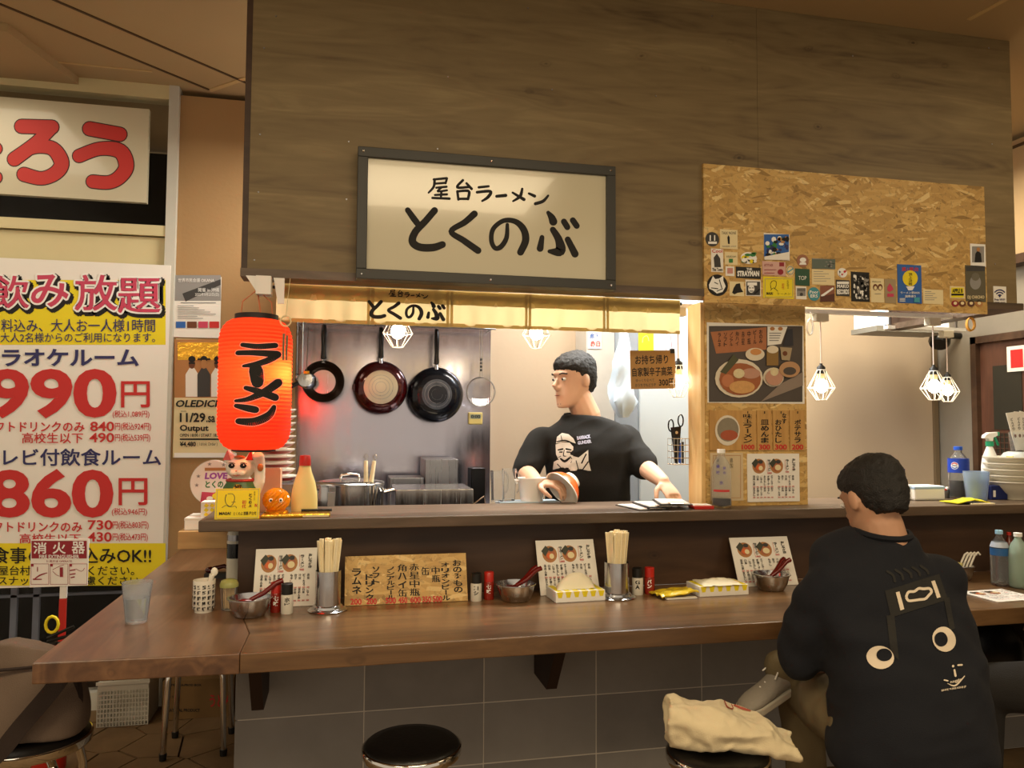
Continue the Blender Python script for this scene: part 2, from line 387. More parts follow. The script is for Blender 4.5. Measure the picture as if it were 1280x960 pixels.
# ------------------------------------------------------------ materials in use
PLY = wood('stained_plywood', [(.1, '33281a'), (.32, '5d4b2f'), (.45, '766341'), (.58, '816e4a'), (.8, '9b885f')], rough=.55, scale=2.4, stretch=8)
PANEL = wood('stained_panel', [(.2, '24150d'), (.42, '3a2618'), (.55, '46301f'), (.8, '604532')], rough=.5, scale=1.6, seed=4, stretch=5)
LEDGE = wood('stained_ledge', [(.2, '352a20'), (.42, '50402f'), (.58, '635040'), (.8, '816d58')], rough=.42, scale=2, seed=9, knots=False)
TABLE = wood('varnished_table', [(.2, '362416'), (.4, '563d25'), (.55, '705233'), (.8, '93724c')], rough=.33, scale=1.8, seed=2, coat=.45, bump=.1, stretch=8)
PINE = wood('pine', [(.2, 'b98c50'), (.5, 'dcb678'), (.8, 'ecd09a')], rough=.5, axis='Z', scale=2, seed=3, knots=False)
LWOOD = wood('light_wood', [(.2, '95703f'), (.5, 'ba925c'), (.8, 'd4b078')], rough=.5, scale=2, knots=False)
OSB = osb('osb')
PLAS = mat('beige_plaster', 'b59b77', .85, nz=.05, ns=2.5, bump=.12, bs=40)
PLASB = mat('kitchen_plaster', 'bba890', .7, nz=.04, ns=2, bump=.08, bs=25)
PGREY = mat('grey_plaster', '8b8478', .85, nz=.12, ns=3, bump=.3, bs=9)
CEIL = mat('ceiling_paint', 'a78d63', .9, nz=.03, ns=3)
COLM = mat('column_plaster', 'a38156', .8, nz=.04, ns=4, bump=.08)
CREAM = mat('cream_aluminium', 'cfc295', .4, nz=.02, spec=.5)
SILV = mat('pale_aluminium', 'c2bfb2', .4, metal=.0, nz=.02)
GLASS_DK = mat('dark_glass', '14110f', .06, nz=0, spec=.8)
GLASS = mat('clear_glass', 'ffffff', .02, nz=0, trans=1, ior=1.12, spec=.3)
PLASTIC_CLEAR = mat('clear_plastic', 'f8fbfd', .05, nz=0, trans=.96, ior=1.15)
FROST = mat('frosted_cup', 'e6ecf2', .2, nz=0, trans=.84, ior=1.15)
BLUECUP = mat('blue_clear_plastic', 'c3d4ea', .15, nz=0, trans=.7, ior=1.15)
WATER = mat('water', 'f4fbff', .02, nz=0, trans=1, ior=1.33)
TILE = mat('grey_stone_tile', '8d8882', .5, nz=.14, ns=5, bump=.15, bs=30)
TILE2 = mat('grey_stone_tile_dark', '827d78', .5, nz=.14, ns=7, bump=.15, bs=30)
GROUT = mat('grout', 'cfc6b8', .9)
FSTONE = mat('floor_stone', '7b6242', .75, nz=.16, ns=6, bump=.3, bs=20)
FJOINT = mat('floor_joint', '40301f', .9)
SS = steel('stainless_wall', 'c8c6d4', .15, dirt=.1, scale=(9, 9, 1.2))
SSB = steel('stainless', 'c2c2c4', .2)
SSD = steel('stainless_dull', '9a9a9e', .32)
CHROME = mat('chrome', 'd8d4cc', .08, metal=1, nz=0)
BLK = mat('black_paint', '15130f', .5, nz=0); BLKG = mat('black_gloss', '0c0b0a', .2, nz=0); INK = mat('ink', '16120f', .7, nz=0)
VINYL = mat('black_vinyl', '0d0b0a', .38, bump=.08, bs=90, nz=.05)
WHT = mat('white_paper', 'e9e4da', .7, nz=.015); WHITE = mat('white_plastic', 'eeece6', .35, nz=0); SIGNW = mat('sign_acrylic', 'cbc3a8', .16, nz=.02, ns=2, coat=.3)
RED = mat('red_ink', 'c22a28', .6, nz=0); NAVY = mat('navy_ink', '2e2d5e', .6, nz=0); YEL = mat('yellow_ink', 'e6d21c', .6, nz=0); PINK = mat('magenta_ink', 'c2405c', .6, nz=0)
REDP = mat('red_plastic', 'b5261c', .35, nz=0); PORC = mat('porcelain', 'ece6d8', .15, nz=.01, coat=.3)
SIGNR = mat('sign_red', 'c0302a', .6, nz=0); SIGNO = mat('sign_outline', '3a1612', .6, nz=0)
FRAME = mat('charcoal_frame', '35342f', .45, nz=.04); BLUEP = mat('blue_plastic', '2456c4', .35, nz=0)
GREEN = mat('green_ink', '2d7a3c', .6, nz=0); GREY = mat('grey_ink', '8d8a86', .7, nz=0); DKGREY = mat('dark_grey_ink', '3d3b39', .7, nz=0); CREAMP = mat('cream_paper', 'e3d2a4', .7, nz=.02)
TAN = mat('tan_ink', 'b07a48', .7, nz=0); BROWN = mat('brown_ink', '6a3c22', .7, nz=0); ORANGE = mat('orange_ink', 'd6622a', .6, nz=0); BLUEI = mat('blue_ink', '2b5fa8', .6, nz=0); TEAL = mat('teal_ink', '3f97ab', .6, nz=0)
GOLD = mat('gold_foil', 'dba53a', .25, metal=.8, nz=.05, bump=.3, bs=40)

# ------------------------------------------------------------ the setting
YF, YP, YW, YK = 2.64, 2.70, 3.92, 4.15       # facade, counter wall, window wall, kitchen back wall
XR = 3.63
floor = struct(MB().box((-4.2, -1.2, -.05), (XR + .1, 6.2, -.012)), 'floor', FJOINT)
# crazy paving: voronoi stones clipped from half planes
pts = []
r2 = random.Random(3)
while len(pts) < 190:
    p = (r2.uniform(-2.3, .4), r2.uniform(1.2, 4.0))
    if all((p[0] - q[0]) ** 2 + (p[1] - q[1]) ** 2 > .021 for q in pts) : pts.append(p)
    elif r2.random() < .002: break
def clip(poly, m, n):
    out = []
    for i, a in enumerate(poly):
        b = poly[(i + 1) % len(poly)]; da = (a[0] - m[0]) * n[0] + (a[1] - m[1]) * n[1]; db = (b[0] - m[0]) * n[0] + (b[1] - m[1]) * n[1]
        if da <= 0: out.append(a)
        if (da < 0) != (db < 0): t = da / (da - db); out.append((a[0] + (b[0] - a[0]) * t, a[1] + (b[1] - a[1]) * t))
    return out
for p in pts:
    poly = [(-2.35, 1.15), (-.36, 1.15), (-.36, 4.0), (-2.35, 4.0)]
    for q in sorted(pts, key=lambda q: (q[0] - p[0]) ** 2 + (q[1] - p[1]) ** 2)[1:16]:
        d = (q[0] - p[0], q[1] - p[1]); l = math.hypot(*d)
        poly = clip(poly, ((p[0] + q[0]) / 2 - d[0] / l * .004, (p[1] + q[1]) / 2 - d[1] / l * .004), d)
        if len(poly) < 3: break
    if len(poly) < 3: continue
    h = r2.uniform(-.003, 0)
    MB().prism([(x, y, -.02) for x, y in poly], (0, 0, .02 + h)).build('stone', FSTONE, floor)
MB().box((-.33, -1.2, -.03), (XR, 6.1, -.004)).build('paving', FSTONE, floor)
MB().box((-4.1, -1.2, -.03), (-2.36, 6.1, -.004)).build('paving', FSTONE, floor)

ceiling = struct(MB().box((-4.2, -1.2, 2.93), (XR + .1, 6.2, 3.0)), 'ceiling', CEIL)
def seam(px0, py0, px1, py1, m, name='trim_1', wdt=.006):
    a, b = atz(px0, py0, 2.93), atz(px1, py1, 2.93); d = (b - a).normalized(); n = Vector((-d.y, d.x, 0)) * wdt
    return MB().prism([a - n, b - n, b + n, a + n], (0, 0, -.004)).build(name, m, ceiling)
SEAM = mat('ceiling_seam', '4c371f', .9, nz=0); TRIMC = mat('ceiling_trim', 'c0a26c', .7, nz=0)
seam(-40, -12, 262, 112, SEAM, 'joint'); seam(60, -4, 312, 105, SEAM, 'joint')
seam(262, 113, 308, 97, TRIMC, 'trim_strip', .012); seam(1211, 24, 1262, -4, TRIMC, 'trim_strip', .01); seam(60, 76, 190, 89, TRIMC, 'trim_strip', .005)
a = atz(-30, 60, 2.93); b = atz(50, 70, 2.93)
MB().prism([(a.x, b.y - .28, 2.93), (b.x - .02, b.y - .28, 2.93), (b.x + .1, b.y + .2, 2.93), (a.x, b.y + .2, 2.93)], (0, 0, -.035)).build('ceiling_panel', CEIL, ceiling)

# window wall on the left with column
XC = at(218, 400, YW).x
struct(MB().box((XC, YW, 0), (-.245, YK + .1, 2.9)), 'wall_left', COLM)
struct(MB().box((-4.2, YW + .9, 0), (XC, YW + 1.0, 2.9)), 'backdrop_behind_window', BLK)  # black backdrop: darkness of the interior behind the glass put into its colour
win = thing('window_1', 'glazed shopfront with cream frame', 'window', (XC - 1.2, YW, 0)); del win['category']; del win['label']; win['kind'] = 'structure'
zt = at(110, 104, YW).z; zb = at(110, 284, YW).z; xl = -4.0
def wb(a, b, name, m): return MB().box(a, b).build(name, m, win, world=True)
wb((xl, YW - .03, zt - .055), (XC - .015, YW + .05, zt + .02), 'frame_rail', CREAM)
wb((xl, YW - .03, zb - .03), (XC - .015, YW + .05, zb + .02), 'frame_rail', CREAM)
wb((xl, YW - .012, zb - .18), (XC - .02, YW + .05, zb - .035), 'frame_rail', CREAM)
wb((XC - .045, YW - .035, 0), (XC + .0, YW + .05, zt + .02), 'frame_post', SILV)
wb((xl, YW - .03, 0), (XC - .03, YW + .05, .08), 'frame_rail', SILV)
wb((xl, YW + .01, zb + .02), (XC - .03, YW + .016, zt - .05), 'pane', GLASS)
wb((xl, YW + .01, .08), (XC - .03, YW + .016, zb - .18), 'pane', GLASS)
# things dimly seen behind the panes: a pale rail with uprights below and pipes above
pipes = thing('pipe_run', 'grey pipes with brackets in the dark behind the upper window pane', 'pipe', (-2.0, YW + .6, 2.7))
z0 = at(110, 128, YW + .5).z
DIM = mat('dim_pipe', '8a90a0', .6, nz=0)
for dz in (0, .13): MB().tube([(-4.1, YW + .5, z0 + dz), (XC, YW + .5, z0 + dz)], .012, 6).build('pipe', DIM, pipes, world=True)
for i in range(18):
    x = XC - .07 - i * .125; MB().box((x, YW + .46, z0 - .03), (x + .028, YW + .5, z0 + .17)).build('bracket', DIM, pipes, world=True)
rail = thing('metal_rail', 'thin grey metal rail in the dark behind the lower window pane', 'rail', (-1.6, YW + .3, 0))
for px in (17, 45, 160): x = at(px, 780, YW + .3).x; MB().box((x - .014, YW + .29, 0), (x + .014, YW + .31, .55 if px != 160 else .8)).build('rail_post', DIM, rail, world=True)
zz = at(60, 745, YW + .3).z
MB().box((-2.6, YW + .29, zz), (XC, YW + .31, zz + .012)).build('cross_bar', DIM, rail, world=True)

# kitchen and side walls
struct(MB().box((-.245, YK, 0), (XR + .1, YK + .1, 2.9)), 'wall_back', PLASB)
wr = struct(MB().box((XR, -.2, 0), (XR + .1, YK, 2.9)), 'wall_right', PGREY)
zs = atx(1274, 322, XR).z
struct(MB().box((XR - .02, 2.2, zs), (XR, YK, 2.9)), 'trim_2', PLAS)
MB().box((XR - .09, 2.2, zs - .05), (XR - .0, YK, zs)).build('trim_3', PANEL, kind='structure')
for yy in (118, 141, 186):
    zq = atx(1272, yy, XR).z; MB().box((XR - .035, 2.2, zq), (XR - .021, YK, zq + .012)).build('trim_4', SEAM, kind='structure')
# dark edge strip in the corner
MB().box((XR - .04, YK - .02, 0), (XR - .012, YK, 1.9)).build('trim_5', mat('corner_strip', '75644c', .7), kind='structure')
# tan screen wall to the right of the post (kitchen side)
# door on the right wall
dz = atx(1225, 422, XR).z; y1 = atx(1225, 500, XR).y; y0 = y1 - .95
DOOR = wood('door_wood', [(.2, '3a2318'), (.5, '563628'), (.8, '6d4936')], rough=.45, axis='Z', knots=False, seed=5)
door = thing('door_1', 'x', 'x', (XR, (y0 + y1) / 2, 0)); del door['category']; del door['label']; door['kind'] = 'structure'
def db(a, b, n, m): return MB().box(a, b).build(n, m, door, world=True)
db((XR - .05, y0, 0), (XR - .002, y1, .02), 'sill', DOOR)
db((XR - .06, y1 - .04, 0), (XR - .002, y1, dz), 'door_frame', PANEL); db((XR - .06, y0, dz - .04), (XR - .002, y1, dz), 'door_frame', PANEL)
db((XR - .03, y0, 0), (XR - .004, y1 - .04, dz - .04), 'door_leaf', DOOR)
zg = atx(1245, 458, XR).z
for k in range(2):
    ya = y1 - .13 - k * .22
    db((XR - .034, ya - .19, zg - .36), (XR - .0301, ya, zg), 'pane', mat('dark_pane', '2b2a24', .2, nz=.05))
    db((XR - .034, ya - .19, zg - 1.0), (XR - .0301, ya, zg - .38), 'pane', MATS['dark_pane'])
for k in range(11):
    zq = zg - .4 - k * .032; db((XR - .038, y1 - .54, zq - .004), (XR - .0341, y1 - .13, zq), 'lattice_bar', DOOR)
for k in range(14):
    yq = y1 - .14 - k * .029; db((XR - .0378, yq - .003, zg - .98), (XR - .0342, yq, zg - .38), 'lattice_bar', DOOR)
q = atx(1283, 448, XR)
nt = thing('door_notice', 'pale notice with a red mark on the brown door', 'notice', (XR - .042, q.y, q.z))
MB().box((0, -.11, -.07), (.002, .085, .07)).build('paper', WHT, nt)
MB().box((-.001, -.02, -.05), (-.0002, .06, .05)).build('print', RED, nt)

# ------------------------------------------------------------ counter front, table, ledge
XL = at(295, 800, YP).x; XE = 3.5
tw = struct(MB().box((XL + .01, YP + .006, 0), (XE, YP + .04, .655)), 'wall_counter', GROUT)
xs = [XL] + [at(455, 890, YP).x + (at(605, 888, YP).x - at(455, 890, YP).x) * k for k in range(0, 9)]; zq0 = at(620, 954, YP).z; zq1 = at(620, 878, YP).z; zsn = [0, zq0, zq1, 2 * zq1 - zq0, .66]
for i in range(len(xs) - 1):
    for j in range(4):
        MB().box((xs[i] + .002, YP + .0042 + rnd.uniform(-.0008, .0008), zsn[j] + .002), (xs[i + 1] - .002, YP + .0062, zsn[j + 1] - .002)).build('tile', TILE if rnd.random() < .6 else TILE2, tw, bev=.0012, seg=1)
# side return of the tiled wall, going back under the side counter
struct(MB().box((XL, YP + .041, 0), (XL + .05, YW - .002, .655)), 'wall_counter_side', TILE)
# table top: front board and side board
tt = thing('counter_table', 'long varnished wooden eating counter turning the corner at the left', 'counter', (.6, 2.3, TZ))
fl = T(40, 829); kn = T(300, 817); fr = T(995, 776); bk = T(217, 690)
th = .052
fx = fr + (fr - kn) * 2.2
xa = .0
MB().prism([(kn.x, kn.y, TZ - th), (fx.x, fx.y, TZ - th), (fx.x, YP - .001, TZ - th), (XL, YP - .001, TZ - th), (kn.x, kn.y + .2, TZ - th)], (0, 0, th)).build('front_board', TABLE, tt, world=True, bev=.003)
TABLEY = wood('varnished_table_side', [(.2, '3b261a'), (.4, '5a3e2a'), (.55, '745338'), (.8, '917152')], rough=.33, axis='Y', scale=1.8, seed=7, coat=.45, stretch=8)
MB().prism([(fl.x, fl.y, TZ - th), (kn.x - .001, kn.y, TZ - th), (kn.x - .001, kn.y + .2, TZ - th), (XL - .001, YP, TZ - th), (XL - .001, YW - .003, TZ - th), (fl.x, YW - .003, TZ - th)], (0, 0, th)).build('side_board', TABLEY, tt, world=True, bev=.003)
BR = mat('bracket_wood', '2b1a12', .6)
for px0, px1, yb in ((297, 322, 878), (667, 697, 852), (1256, 1290, 822)):
    zt_ = TZ - th - .001; x0 = at(px1 if px0 == 297 else px0, yb, YP).x; hb_ = zt_ - at((px0 + px1) / 2, yb, YP - .1).z
    bq = thing('table_bracket', {297: 'dark wooden bracket under the counter at its left end', 667: 'dark wooden bracket under the middle of the counter', 1256: 'dark wooden bracket under the counter at far right'}[px0], 'bracket', (x0, YP - .006, zt_), group='counter brackets')
    sg_ = -1 if px0 != 297 else -1
    MB().prism([(0, 0, -hb_), (.0, -.17, -hb_), (.0, -.34, 0), (.0, 0, 0)], (.036, 0, 0)).build('gusset', BR, bq)
# panel between table and ledge
pn = struct(MB().box((XL, YP, TZ), (XE, YP + .03, LZ - .037)), 'wall_counter_panel', PANEL)
struct(MB().box((XL, YP + .031, .66), (XL + .03, YW - .003, LZ - .037)), 'wall_counter_panel_side', PANEL)
lg = thing('serving_ledge', 'dark stained serving ledge between counter and kitchen', 'shelf', (1, 2.5, LZ))
a = at(248, 650, 2.6)
XLL = a.x
MB().box((XLL, 2.60, LZ - .036), (XE, 2.98, LZ)).build('board', LEDGE, lg, world=True, bev=.003)

# ------------------------------------------------------------ plywood facade (canopy)
FB = at(787, 367, YF).z + .028; FXL = at(311, 250, YF).x; FXR = at(1266, 200, YF).x; sx = at(947, 150, YF).x
fac = struct(MB().box((FXL, YF + .012, FB), (FXR, YF + .08, 2.93)), 'wall_facade', PANEL)
MB().box((FXL, YF, FB + .001), (sx - .0005, YF + .0118, 2.929)).build('panel', PLY, fac)
MB().box((sx + .0005, YF, FB + .001), (FXR, YF + .0118, 2.929)).build('panel', PLY, fac)
MB().box((FXL - .02, YF + .004, FB), (FXL - .0005, YF + .1, 2.929)).build('corner_strip', PANEL, fac)
MB().box((FXL - .02, YF - .012, FB - .028), (FXR + .02, YF + .085, FB - .0005)).build('bottom_trim', LEDGE, fac)
# right return of the canopy with its underside
MB().box((FXR - .06, YF + .0855, FB - .028), (FXR + .02, 3.36, FB + .0)).build('soffit', LEDGE, fac)
MB().box((FXR - .03, YF + .0855, FB + .001), (FXR, 3.36, 2.929)).build('return_panel', PANEL, fac)
for (px, py) in [(325, 168), (436, 177), (547, 186), (323, 240), (433, 249), (318, 325), (951, 211), (1045, 221), (690, 112), (820, 120), (1240, 180), (1244, 330), (1236, 60), (660, 10), (560, 96), (330, 60), (345, 20), (890, 20), (1066, 70)]:
    p = at(px, py, YF - .0006); MB().lathe([(.0032, 0), (.0026, .001), (0, .001)], (0, 0, 0), 8, axis=(0, -1, 0)).build('screw', SSD, fac, loc=p)

# post with osb front and pine side
YQ = 2.74; px0 = at(882, 500, YQ).x; px1 = at(1008, 500, YQ).x
post = struct(MB().box((px0 + .001, YQ + .012, LZ), (px1, YQ + .1, FB - .03)), 'wall_post', PINE)
MB().box((px0 + .0, YQ, LZ), (px1, YQ + .0115, FB - .03)).build('board', OSB, post)
MB().box((px0 - .016, YQ + .006, LZ), (px0 - .0002, YQ + .12, FB - .03)).build('stud', PINE, post)

# osb notice board on the facade
ob = Flat(YF - .013)
OBT = ob.board(880, 219, 1232, 385, OSB, 'notice_board', 'large rough chipboard panel covered with stickers, fixed to the upper right plywood', 'board', th=.012)
x0, z0, x1, z1 = ob.rect
# ------------------------------------------------------------ sign strokes (traced in sign coordinates)
def S(x, y, w): return (x, y, w)
TOKU = [[S(262, 350, 24), S(292, 392, 28), S(320, 428, 26)], [S(388, 352, 30), S(345, 402, 30), S(298, 452, 32), S(284, 498, 34), S(318, 524, 34), S(380, 526, 34), S(425, 512, 30)],
        [S(575, 368, 30), S(530, 407, 27), S(466, 450, 24), S(525, 493, 28), S(592, 540, 30)],
        [S(730, 418, 14), S(726, 480, 20), S(700, 522, 22), S(672, 528, 20), S(655, 492, 20), S(664, 438, 20), S(712, 400, 20), S(768, 404, 24), S(806, 440, 30), S(816, 492, 32), S(792, 548, 30)],
        [S(922, 362, 16), S(938, 384, 30), S(946, 404, 36)], [S(944, 442, 26), S(972, 490, 34), S(978, 542, 46), S(928, 544, 16)], [S(893, 478, 20), S(884, 530, 30)], [S(1014, 488, 26), S(1048, 556, 32)], [S(996, 404, 26), S(1012, 430, 26)], [S(1038, 398, 26), S(1056, 424, 26)]]
YATAI = [[S(384, 206, 9), S(445, 200, 9)], [S(446, 201, 9), S(440, 224, 8)], [S(388, 226, 8), S(438, 222, 8)], [S(388, 207, 10), S(384, 240, 10), S(360, 268, 7)], [S(396, 245, 8), S(444, 240, 9)], [S(421, 245, 7), S(402, 262, 7), S(446, 257, 8)], [S(390, 279, 8), S(446, 276, 9)], [S(420, 262, 9), S(418, 290, 9)], [S(378, 293, 9), S(458, 296, 10)],
         [S(521, 210, 10), S(494, 243, 10), S(552, 241, 10)], [S(538, 224, 9), S(562, 250, 11)], [S(495, 262, 10), S(500, 300, 10)], [S(496, 262, 9), S(548, 261, 11), S(545, 298, 11)], [S(500, 297, 9), S(546, 297, 10)],
         [S(596, 243, 10), S(642, 238, 9)], [S(588, 266, 11), S(650, 262, 12), S(640, 288, 13), S(612, 307, 8)], [S(680, 285, 12), S(722, 281, 14)],
         [S(800, 250, 9), S(790, 285, 13), S(757, 308, 7)], [S(755, 268, 8), S(808, 300, 14)], [S(832, 272, 9), S(858, 284, 13)], [S(922, 282, 8), S(898, 308, 13), S(862, 320, 13)]]
sg = Flat(YF - .05)
sg.board(446, 197, 768, 356, FRAME, 'shop_sign', 'large framed shop sign with black brush lettering on a pale panel', 'sign', th=.048, part='backing')
x0, z0, x1, z1 = sg.rect; bx, bz = sg.base; t = sg.t
# true quadrilateral is close to a rectangle on the plane: frame bars
fwid = .034
X0, X1, Z0, Z1 = x0 - bx, x1 - bx, 0, z1 - z0
MB().box((X0 + .01, -.003, Z0 + .01), (X1 - .01, -.0005, Z1 - .01)).build('sign_panel', SIGNW, t)
for a_, b_ in (((X0, -.016, Z0), (X1, -.0005, Z0 + fwid)), ((X0, -.016, Z1 - fwid), (X1, -.0005, Z1)), ((X0, -.016, Z0 + fwid), (X0 + fwid, -.0005, Z1 - fwid)), ((X1 - fwid, -.016, Z0 + fwid), (X1, -.0005, Z1 - fwid))):
    MB().box(a_, b_).build('frame_bar', FRAME, t, bev=.002)
for fx_ in (.02, .5, .98):
    for fz_ in (.035, .965):
        MB().lathe([(.0045, 0), (.003, .002), (0, .002)], (0, 0, 0), 10, axis=(0, -1, 0)).build('bolt', CHROME, t, loc=(X0 + (X1 - X0) * fx_, -.0165, Z1 * fz_))
tf = lambda x, y: (440 + x * .265625, 170 + y * .265625)
sg.strokes(TOKU + YATAI, INK, tf, grow=1.2)
sg.layers(t, -.003, base=sg.base)

# ------------------------------------------------------------ noren
NOR = paper_translucent('noren_cloth', 'dcc896', .5); NORD = paper_translucent('noren_band', 'bfa568', .35)
YN = YF + .094
nt_ = thing('noren_curtain', 'short cream shop curtain with black brush lettering under the sign', 'curtain', (.6, YN, FB - .04))
XN0 = at(345, 380, YN).x; XN1 = at(850, 395, YN).x; ZB0 = at(345, 404, YN).z; ZB1 = at(850, 416, YN).z; ZB = (ZB0 + ZB1) / 2; ZT = FB - .0285
def noren_sheet(xa, xb, za, zb, off):
    mb = MB(); n = max(2, int((xb - xa) / .012)); vs = []; fs = []
    for i in range(n + 1):
        x = xa + (xb - xa) * i / n; k = .004 * math.sin(x * 40) + .003 * math.sin(x * 97)
        for j in range(5):
            f = j / 4; vs.append((x, YN + off + k * f, zb + (za - zb) * (f)))
    for i in range(n):
        for j in range(4): a = i * 5 + j; fs.append((a, a + 1, a + 6, a + 5))
    return mb.add(vs, fs)
seams = [XN0] + [at(p, 400, YN).x for p in (463, 562, 660, 757)] + [XN1]
for i in range(5): noren_sheet(seams[i] + .0005, seams[i + 1] - .0005, ZB, ZT, 0).build('cloth_panel', NOR, nt_, world=True, smooth=True)
noren_sheet(XN0, XN1, ZB, ZB + .013, -.0015).build('bottom_hem', NORD, nt_, world=True, smooth=True)
noren_sheet(XN0, XN1, ZT - .052, ZT, -.0025).build('rod_sleeve', NORD, nt_, world=True, smooth=True)
for x in seams[1:5]:
    for s_ in (-1, 1): noren_sheet(x + s_ * .007 - .005, x + s_ * .007 + .005, ZB, ZT, -.004).build('seam_band', NORD, nt_, world=True)
MB().tube([(XN0 - .03, YN + .008, ZT - .012), (XN1 + .01, YN + .008, ZT - .012)], .006, 8).build('curtain_rod', BLK, nt_, world=True)
nf = Flat(YN - .008)
# big letters y 375..402, small y 363..373
tb = lambda x, y: (460 + (x - 250) * (557 - 460) / (1072 - 250), 376.5 + (y - 345) * (401.5 - 376.5) / (575 - 345))
ts = lambda x, y: (486 + (x - 358) * (535 - 486) / (925 - 358), 362 + (y - 195) * (373 - 362) / (325 - 195))
nf.strokes(TOKU, INK, tb, grow=5); nf.strokes(YATAI, INK, ts, grow=2)
nf.layers(nt_, -.009, base=(nt_.location.x, nt_.location.z))
# ------------------------------------------------------------ left wall: shop sign, price banner, flyers
f = Flat(YW - .06)
f.board(-60, 126, 185, 246, SIGNW, 'fascia_sign', 'white signboard with fat red lettering outlined in black above the window', 'sign', th=.03)
x0, z0, x1, z1 = f.rect
RO = [[(27, 158, 17), (65, 159, 17)], [(64, 160, 16), (45, 179, 16), (18, 199, 17)], [(26, 192, 12), (46, 184, 15), (66, 186, 17), (77, 203, 18), (70, 216, 17), (52, 223, 16), (30, 218, 17)]]
UU = [[(112, 161, 17), (150, 168, 17)], [(99, 195, 16), (125, 186, 16), (150, 189, 18), (158, 207, 18), (150, 221, 17), (136, 228, 16), (116, 227, 16)]]
TA = [[(-60, 168, 16), (-20, 164, 16)], [(-40, 150, 16), (-52, 190, 16), (-62, 226, 16)], [(-22, 188, 15), (-5, 186, 15)], [(-28, 210, 15), (-18, 224, 15), (-5, 222, 15)]]
f.strokes(RO + UU + TA, SIGNO, grow=1.3, name='lettering_outline'); f.strokes(RO + UU + TA, SIGNR, name='lettering'); f.done()
f = Flat(YW - .04)
f.board(-80, 325, 208, 733, WHT, 'price_banner', 'tall white and yellow price banner with huge red prices in the window', 'poster', th=.004)
f.quad(-80, 350, 207, 431, YEL, 'yellow_print'); f.quad(-80, 679, 207, 732, YEL, 'yellow_band')
for i, (ch, a, b, c, d) in enumerate([('飲', -12, 345, 36, 385), ('み', 39, 343, 86, 384), ('放', 94, 344, 146, 388), ('題', 148, 348, 200, 391)]):
    f.halo(ch, a + 2.5, b + 3, c + 2.5, d + 3, INK, 4.5, 'title_shadow')
for i, (ch, a, b, c, d) in enumerate([('飲', -12, 345, 36, 385), ('み', 39, 343, 86, 384), ('放', 94, 344, 146, 388), ('題', 148, 348, 200, 391)]):
    f.halo(ch, a, b, c, d, WHITE, 2.4, 'title_edge')
for i, (ch, a, b, c, d) in enumerate([('飲', -12, 345, 36, 385), ('み', 39, 343, 86, 384), ('放', 94, 344, 146, 388), ('題', 148, 348, 200, 391)]):
    f.text(ch, a, b, c, d, PINK, .02, 'title')
tx = lambda s, a, b, c, d, m, bo=.015: f.text(s, a, b, c, d, m, bo)
tx('料込み、大人お一人様1時間', 2, 399, 194, 415, NAVY, .012); tx('大人2名様からのご利用になります。', 1, 416, 194, 428, NAVY, .012)
tx('カラオケルーム', -28, 436, 174, 458, NAVY, .03)
tx('990', -16, 461, 146, 523, RED, .03); tx('円', 152, 477, 187, 509, RED, .03); tx('(税込1,089円)', 141, 513, 187, 523, RED)
tx('ソフトドリンクのみ', -20, 527, 106, 540, RED, .02); tx('840', 113, 527, 143, 539, RED, .02); tx('円(税込924円)', 144, 528, 189, 539, RED, .01)
tx('高校生以下', 28, 541, 104, 554, RED, .02); tx('490', 112, 541, 143, 553, RED, .02); tx('円(税込539円)', 144, 542, 188, 553, RED, .01)
tx('テレビ付飲食ルーム', -24, 561, 201, 582, NAVY, .03)
tx('860', -14, 586, 142, 647, RED, .03); tx('円', 149, 598, 184, 631, RED, .03); tx('(税込946円)', 140, 635, 184, 645, RED)
tx('ソフトドリンクのみ', -22, 652, 103, 665, RED, .02); tx('730', 110, 650, 141, 662, RED, .02); tx('円(税込803円)', 141, 651, 186, 662, RED, .01)
tx('高校生以下', 25, 667, 101, 679, RED, .02); tx('430', 110, 665, 140, 677, RED, .02); tx('円(税込473円)', 141, 666, 185, 677, RED, .01)
tx('お食事の持ち込みOK!!', -30, 684, 189, 704, INK, .025)
tx('屋台村のみご利用ください。', -2, 707, 168, 719, INK, .015); tx('スナック類はご遠慮ください。', -2, 720, 180, 731, INK, .015)
f.done()

f = Flat(YW - .006)
f.board(218, 345, 276, 422, WHT, 'event_flyer', 'small grey and white flyer taped above the concert poster', 'poster', th=.001)
f.quad(218, 344, 276, 376, GREY, 'photo_print'); f.poly([(228, 367), (276, 349), (276, 356), (232, 377)], DKGREY, 'photo_dark'); f.quad(226, 378, 270, 379, GREY, 'rule')
for i, m in enumerate((BLUEI, BROWN, PINK, RED)): f.quad(220 + i * 14, 402, 232 + i * 14, 410, m, 'thumbnail_%s' % ('blue', 'brown', 'pink', 'red')[i])
f.text('世界市民会議 OKANA', 223, 348, 268, 353, WHITE); f.text('2025年9月23日(日)', 244, 366, 274, 371, WHITE); f.text('開催 in 沖縄', 248, 360, 274, 365, WHITE)
for k in range(7): f.quad(222, 382 + k * 2.6, 222 + 20 + (k * 37) % 30, 382.8 + k * 2.6, GREY, 'small_print')
f.done()
f = Flat(YW - .007)
f.board(218, 424, 296, 572, CREAMP, 'concert_poster', 'tan concert poster of a band in hats, dated 11/29, on the beige column', 'poster', th=.001)
f.quad(218, 424, 296, 497, TAN, 'photo_ground'); f.quad(222, 428, 292, 450, GOLD, 'photo_gilding')
